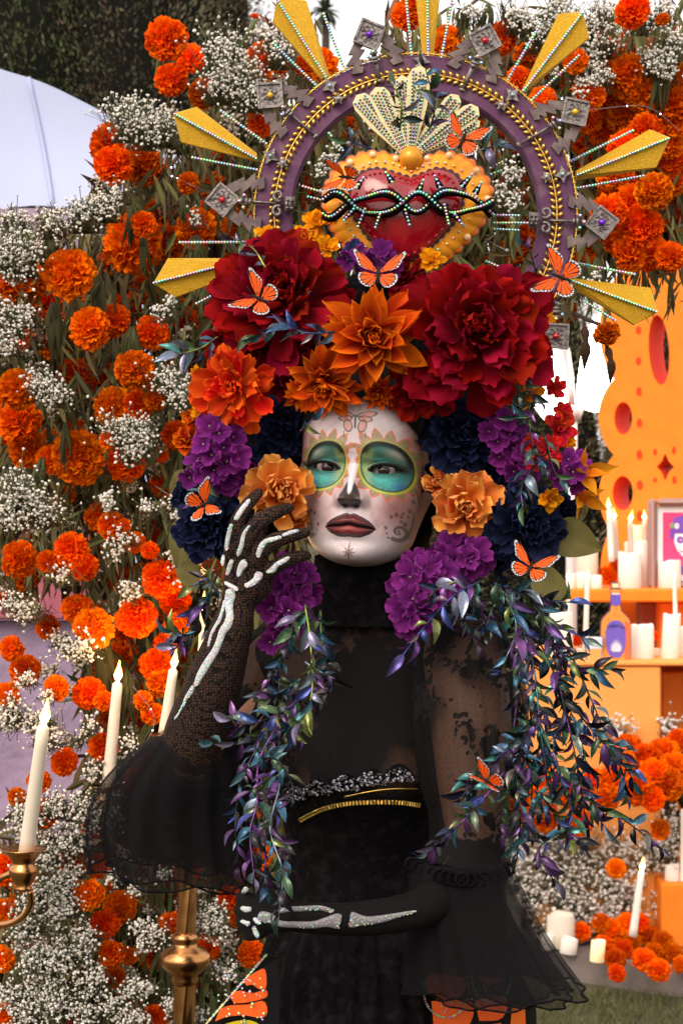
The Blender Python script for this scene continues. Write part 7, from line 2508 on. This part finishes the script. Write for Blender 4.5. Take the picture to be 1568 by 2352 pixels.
gar_l = thing('leaf_garland', 'dark iridescent leaf garland hanging down the left of the chest', 'garland', P(690, 1385, 2.06), group='iridescent leaf garlands')
for ctrl, n, L, dk in [
    ([(700, 1385, 2.05), (705, 1480, 2.04), (690, 1590, 2.02), (672, 1665, 2.01)], 15, 46, .3),
    ([(735, 1400, 2.07), (755, 1480, 2.06), (745, 1560, 2.05), (720, 1610, 2.04)], 11, 40, .65),
    ([(700, 1520, 2.05), (730, 1540, 2.04), (770, 1560, 2.04)], 6, 38, .35),
    ([(700, 1590, 2.04), (640, 1640, 2.02), (580, 1650, 2.02), (540, 1640, 2.03)], 11, 40, .35),
    ([(690, 1560, 2.05), (650, 1600, 2.04), (600, 1600, 2.04)], 8, 36, .6),
    ([(640, 1660, 2.02), (605, 1730, 2.0), (590, 1830, 1.97), (575, 1920, 1.95), (570, 2030, 1.94)], 17, 40, .25),
    ([(625, 1690, 2.02), (632, 1800, 1.98), (620, 1900, 1.96), (645, 1990, 1.94), (640, 2110, 1.93)], 15, 38, .55),
    ([(610, 1660, 2.02), (560, 1700, 2.01), (500, 1690, 2.02)], 7, 34, .7),
    ([(590, 1720, 2.0), (560, 1800, 1.99), (550, 1900, 1.97), (548, 1985, 1.96)], 12, 34, .65),
    ([(600, 1740, 2.0), (650, 1770, 1.99), (670, 1830, 1.98), (650, 1880, 1.97)], 9, 34, .7),
    ([(680, 1420, 2.06), (640, 1500, 2.05), (625, 1560, 2.05), (600, 1600, 2.05)], 9, 38, .85),
    ([(660, 1640, 2.02), (680, 1690, 2.01)], 5, 40, .3),
    ([(640, 1780, 1.98), (600, 1800, 1.98), (570, 1820, 1.98)], 6, 34, .4),
    ([(610, 1900, 1.96), (650, 1950, 1.95), (660, 2010, 1.95)], 7, 32, .8),
    ([(710, 1390, 2.08), (660, 1470, 2.07), (650, 1560, 2.06), (620, 1640, 2.05), (600, 1740, 2.03)], 15, 38, .9),
    ([(600, 1780, 2.01), (610, 1880, 1.99), (600, 1980, 1.97), (610, 2060, 1.96)], 11, 34, .85),
    ([(690, 1640, 2.04), (650, 1700, 2.03), (640, 1760, 2.02)], 7, 36, .8)]:
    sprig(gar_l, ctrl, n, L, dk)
wr = thing('leaf_spray', 'blue-tinted dark leaf spray hanging left of the wrist before the candle', 'leaves', P(500, 1330, 2.13))
for ctrl, n, L, dk in [([(500, 1320, 2.13), (475, 1400, 2.12), (440, 1460, 2.12), (400, 1490, 2.12)], 12, 40, .45), ([(490, 1340, 2.13), (470, 1330, 2.13), (440, 1350, 2.13)], 5, 34, .8), ([(470, 1420, 2.13), (480, 1480, 2.13), (450, 1560, 2.13)], 8, 32, .6), ([(450, 1450, 2.12), (415, 1460, 2.12), (395, 1450, 2.12)], 6, 40, .2)]:
    sprig(wr, ctrl, n, L, dk)

gar_r = thing('leaf_garland', 'thick iridescent leaf garland falling over the right shoulder and sleeve', 'garland', P(1180, 1350, 2.08), group='iridescent leaf garlands')
for ctrl, n, L, dk in [
    ([(1100, 1335, 2.05), (1045, 1375, 2.03), (985, 1440, 2.02), (930, 1500, 2.01)], 15, 46, .0),
    ([(1060, 1330, 2.05), (1010, 1350, 2.04), (985, 1370, 2.04)], 5, 40, .1),
    ([(1160, 1370, 2.06), (1185, 1440, 2.04), (1175, 1500, 2.03), (1140, 1540, 2.03)], 11, 44, .15),
    ([(1200, 1350, 2.07), (1250, 1450, 2.05), (1290, 1600, 2.03), (1310, 1750, 2.01), (1335, 1880, 2.0)], 24, 42, .5),
    ([(1180, 1390, 2.07), (1235, 1520, 2.05), (1255, 1650, 2.03), (1240, 1800, 2.02), (1190, 1900, 2.01)], 22, 40, .5),
    ([(1230, 1390, 2.08), (1310, 1490, 2.07), (1350, 1610, 2.06), (1395, 1700, 2.05), (1450, 1790, 2.04)], 20, 40, .6),
    ([(1260, 1480, 2.06), (1330, 1530, 2.05), (1395, 1540, 2.04)], 8, 40, .75),
    ([(1250, 1420, 2.07), (1310, 1450, 2.06), (1350, 1470, 2.05)], 6, 40, .9),
    ([(1210, 1690, 2.03), (1150, 1750, 2.02), (1080, 1790, 2.01), (1035, 1830, 2.0)], 12, 40, .4),
    ([(1160, 1770, 2.02), (1100, 1870, 2.0), (1030, 1920, 1.99), (978, 1950, 1.98)], 12, 38, .3),
    ([(1270, 1740, 2.02), (1285, 1870, 2.0), (1245, 1950, 2.0), (1258, 2030, 2.0)], 13, 38, .4),
    ([(1300, 1780, 2.03), (1380, 1830, 2.02), (1440, 1890, 2.02), (1515, 1950, 2.02)], 14, 38, .55),
    ([(1180, 1750, 2.02), (1195, 1860, 2.0), (1180, 1970, 2.0)], 12, 36, .5),
    ([(1200, 1430, 2.06), (1200, 1580, 2.05), (1190, 1720, 2.04)], 14, 38, .5),
    ([(1240, 1820, 2.02), (1300, 1890, 2.01), (1330, 1950, 2.01)], 9, 36, .5),
    ([(1270, 1560, 2.05), (1330, 1640, 2.04), (1380, 1700, 2.04), (1430, 1720, 2.04)], 12, 40, .7),
    ([(1250, 1630, 2.04), (1210, 1700, 2.03), (1205, 1780, 2.02)], 9, 36, .5),
    ([(1130, 1340, 2.07), (1180, 1350, 2.06), (1240, 1370, 2.06), (1290, 1400, 2.07)], 12, 36, .7),
    ([(1300, 1640, 2.05), (1270, 1700, 2.04), (1290, 1780, 2.03)], 8, 36, .5),
    ([(1120, 1780, 2.01), (1060, 1840, 2.0), (1090, 1860, 2.0)], 6, 36, .35),
    ([(1380, 1700, 2.05), (1410, 1770, 2.05), (1440, 1850, 2.05)], 8, 34, .6),
    ([(1150, 1360, 2.07), (1120, 1420, 2.06)], 5, 34, .8),
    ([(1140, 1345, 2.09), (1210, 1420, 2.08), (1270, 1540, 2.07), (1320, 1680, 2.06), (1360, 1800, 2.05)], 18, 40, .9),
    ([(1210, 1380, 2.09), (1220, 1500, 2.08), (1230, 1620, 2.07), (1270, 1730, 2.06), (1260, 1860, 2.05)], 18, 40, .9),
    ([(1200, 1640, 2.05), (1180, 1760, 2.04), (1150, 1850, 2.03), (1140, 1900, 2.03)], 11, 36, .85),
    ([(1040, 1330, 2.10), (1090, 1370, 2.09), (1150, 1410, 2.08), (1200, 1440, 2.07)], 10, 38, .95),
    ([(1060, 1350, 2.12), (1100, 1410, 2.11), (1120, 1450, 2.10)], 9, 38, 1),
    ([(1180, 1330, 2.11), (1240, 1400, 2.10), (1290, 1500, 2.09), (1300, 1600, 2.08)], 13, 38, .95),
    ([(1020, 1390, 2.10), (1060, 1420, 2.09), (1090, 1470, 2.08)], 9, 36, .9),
    ([(1290, 1760, 2.05), (1330, 1840, 2.05), (1390, 1890, 2.05)], 8, 36, .8),
    ([(1240, 1700, 2.05), (1230, 1800, 2.04), (1220, 1930, 2.03)], 10, 36, .8)]:
    sprig(gar_r, ctrl, n, L, dk)

# ------------------------------------------------------------------ butterflies
FW = np.array([(0, 0), (.25, .34), (.55, .66), (.86, .86), (1.0, .84), (1.0, .70), (.90, .50), (.82, .28), (.70, .10), (.40, .0), (.12, -.03)])
HW = np.array([(0, 0), (.30, .02), (.60, .02), (.74, -.12), (.74, -.34), (.62, -.54), (.44, -.64), (.26, -.60), (.12, -.42), (.03, -.18)])


def wing_mesh(pts, dots, vn, seed):
    b = spline(list(pts) + [pts[0]], 60)[:-1]
    hp = b[0] * .85 + pts.mean(0) * .15
    nt_ = 22
    V, cc = [], []
    for i, t in enumerate(np.linspace(0, 1, nt_)):
        for j in range(len(b)):
            p = hp + (b[j] - hp) * t
            s = j / len(b)
            V.append((p[0], p[1], .05 * math.sin(p[0] * 2.6) + .012 * math.sin(s * 60) * t))
            outer = .10 < s < .93
            vein = abs(((math.atan2(p[1] - hp[1], p[0] - hp[0]) * vn) % 1) - .5) < .085
            c = (.80, .105, .008)
            if t < .12:
                c = (.03, .015, .01)
            elif t > (.84 if outer else .95) or (vein and t > .2):
                c = (.014, .010, .011)
            if t > .86 and outer and dots[0] < s < dots[1] and (t < .97) and (j % 3 != 0 if t > .91 else j % 4 < 2):
                c = (.80, .82, .88)
            cc.append(c)
    g = G().add(V, grid_faces(len(b), nt_, True), cc)
    return g.mesh('wing', M['wing'])


FWM, HWM = wing_mesh(FW, (.30, .80), 3.2, 1), wing_mesh(HW, (.25, .88), 2.6, 2)


def butterfly(x, y, d, size, ang, face, flap, label, fold=None):
    """size: wing length in view pixels; ang: heading in the picture, degrees from up, clockwise"""
    t = thing('butterfly', label, 'butterfly', P(x, y, d), group='monarch butterflies on the costume')
    q = Vector(face).to_track_quat('Z', 'Y')
    up = q @ Vector((0, 1, 0))
    cur = math.atan2(up.x, up.z)
    q = q @ Quaternion((0, 0, 1), -(R(ang) - cur))
    t.rotation_euler = q.to_euler()
    S = size * .84 * K * d
    g = G().add(*tube([(0, -.42, .03), (0, -.2, .07), (0, .05, .09), (0, .22, .08), (0, .34, .06)], [.03, .055, .075, .065, .045], 8))
    o = link('body', g.mesh('body', M['black_fuzz']), t, scale=S)
    g = G()
    for s in (-1, 1):
        g.add(*tube([(0, .32, .08), (s * .12, .55, .12), (s * .26, .72, .12)], [.012, .010, .016], 4))
    link('antenna', g.mesh('antenna', M['black_fuzz']), t, scale=S)
    for s in (-1, 1):
        fl = R(flap if fold is None else (flap if s < 0 else fold))
        for nm, me_, y0 in (('wing', FWM, .10), ('wing', HWM, -.02)):
            o = link(nm, me_, t, (s * .03 * S, y0 * S, (.06 if me_ is FWM else .035) * S), (0, -fl * s, 0), (S * s, S, S))
    return t


butterfly(597, 688, 2.02, 66, -62, (-.1, -1, .25), 22, 'monarch butterfly on the upper left dark red peony')
butterfly(796, 408, 2.135, 62, -78, (-.35, -1, .1), 30, 'monarch butterfly on the left edge of the jewelled heart', 55)
butterfly(1062, 322, 2.16, 64, 22, (.05, -1, .2), 14, 'monarch butterfly on the top right of the jewelled heart')
butterfly(868, 632, 2.10, 72, 4, (0, -1, .55), 12, 'monarch butterfly spread behind the large orange dahlia')
butterfly(1286, 638, 2.08, 72, -70, (.1, -1, .15), 12, 'monarch butterfly on the right of the crown beside a gold ray')
butterfly(470, 1160, 2.05, 66, 68, (-.5, -1, .1), 35, 'monarch butterfly on the left navy bloom near the purple flowers')
butterfly(1216, 1306, 2.05, 66, 20, (.1, -1, .75), 12, 'monarch butterfly on the olive leaf under the right navy bloom')
butterfly(1118, 1798, 1.985, 62, -60, (.2, -1, .6), 50, 'monarch butterfly caught in the leaf garland on the sleeve', 70)
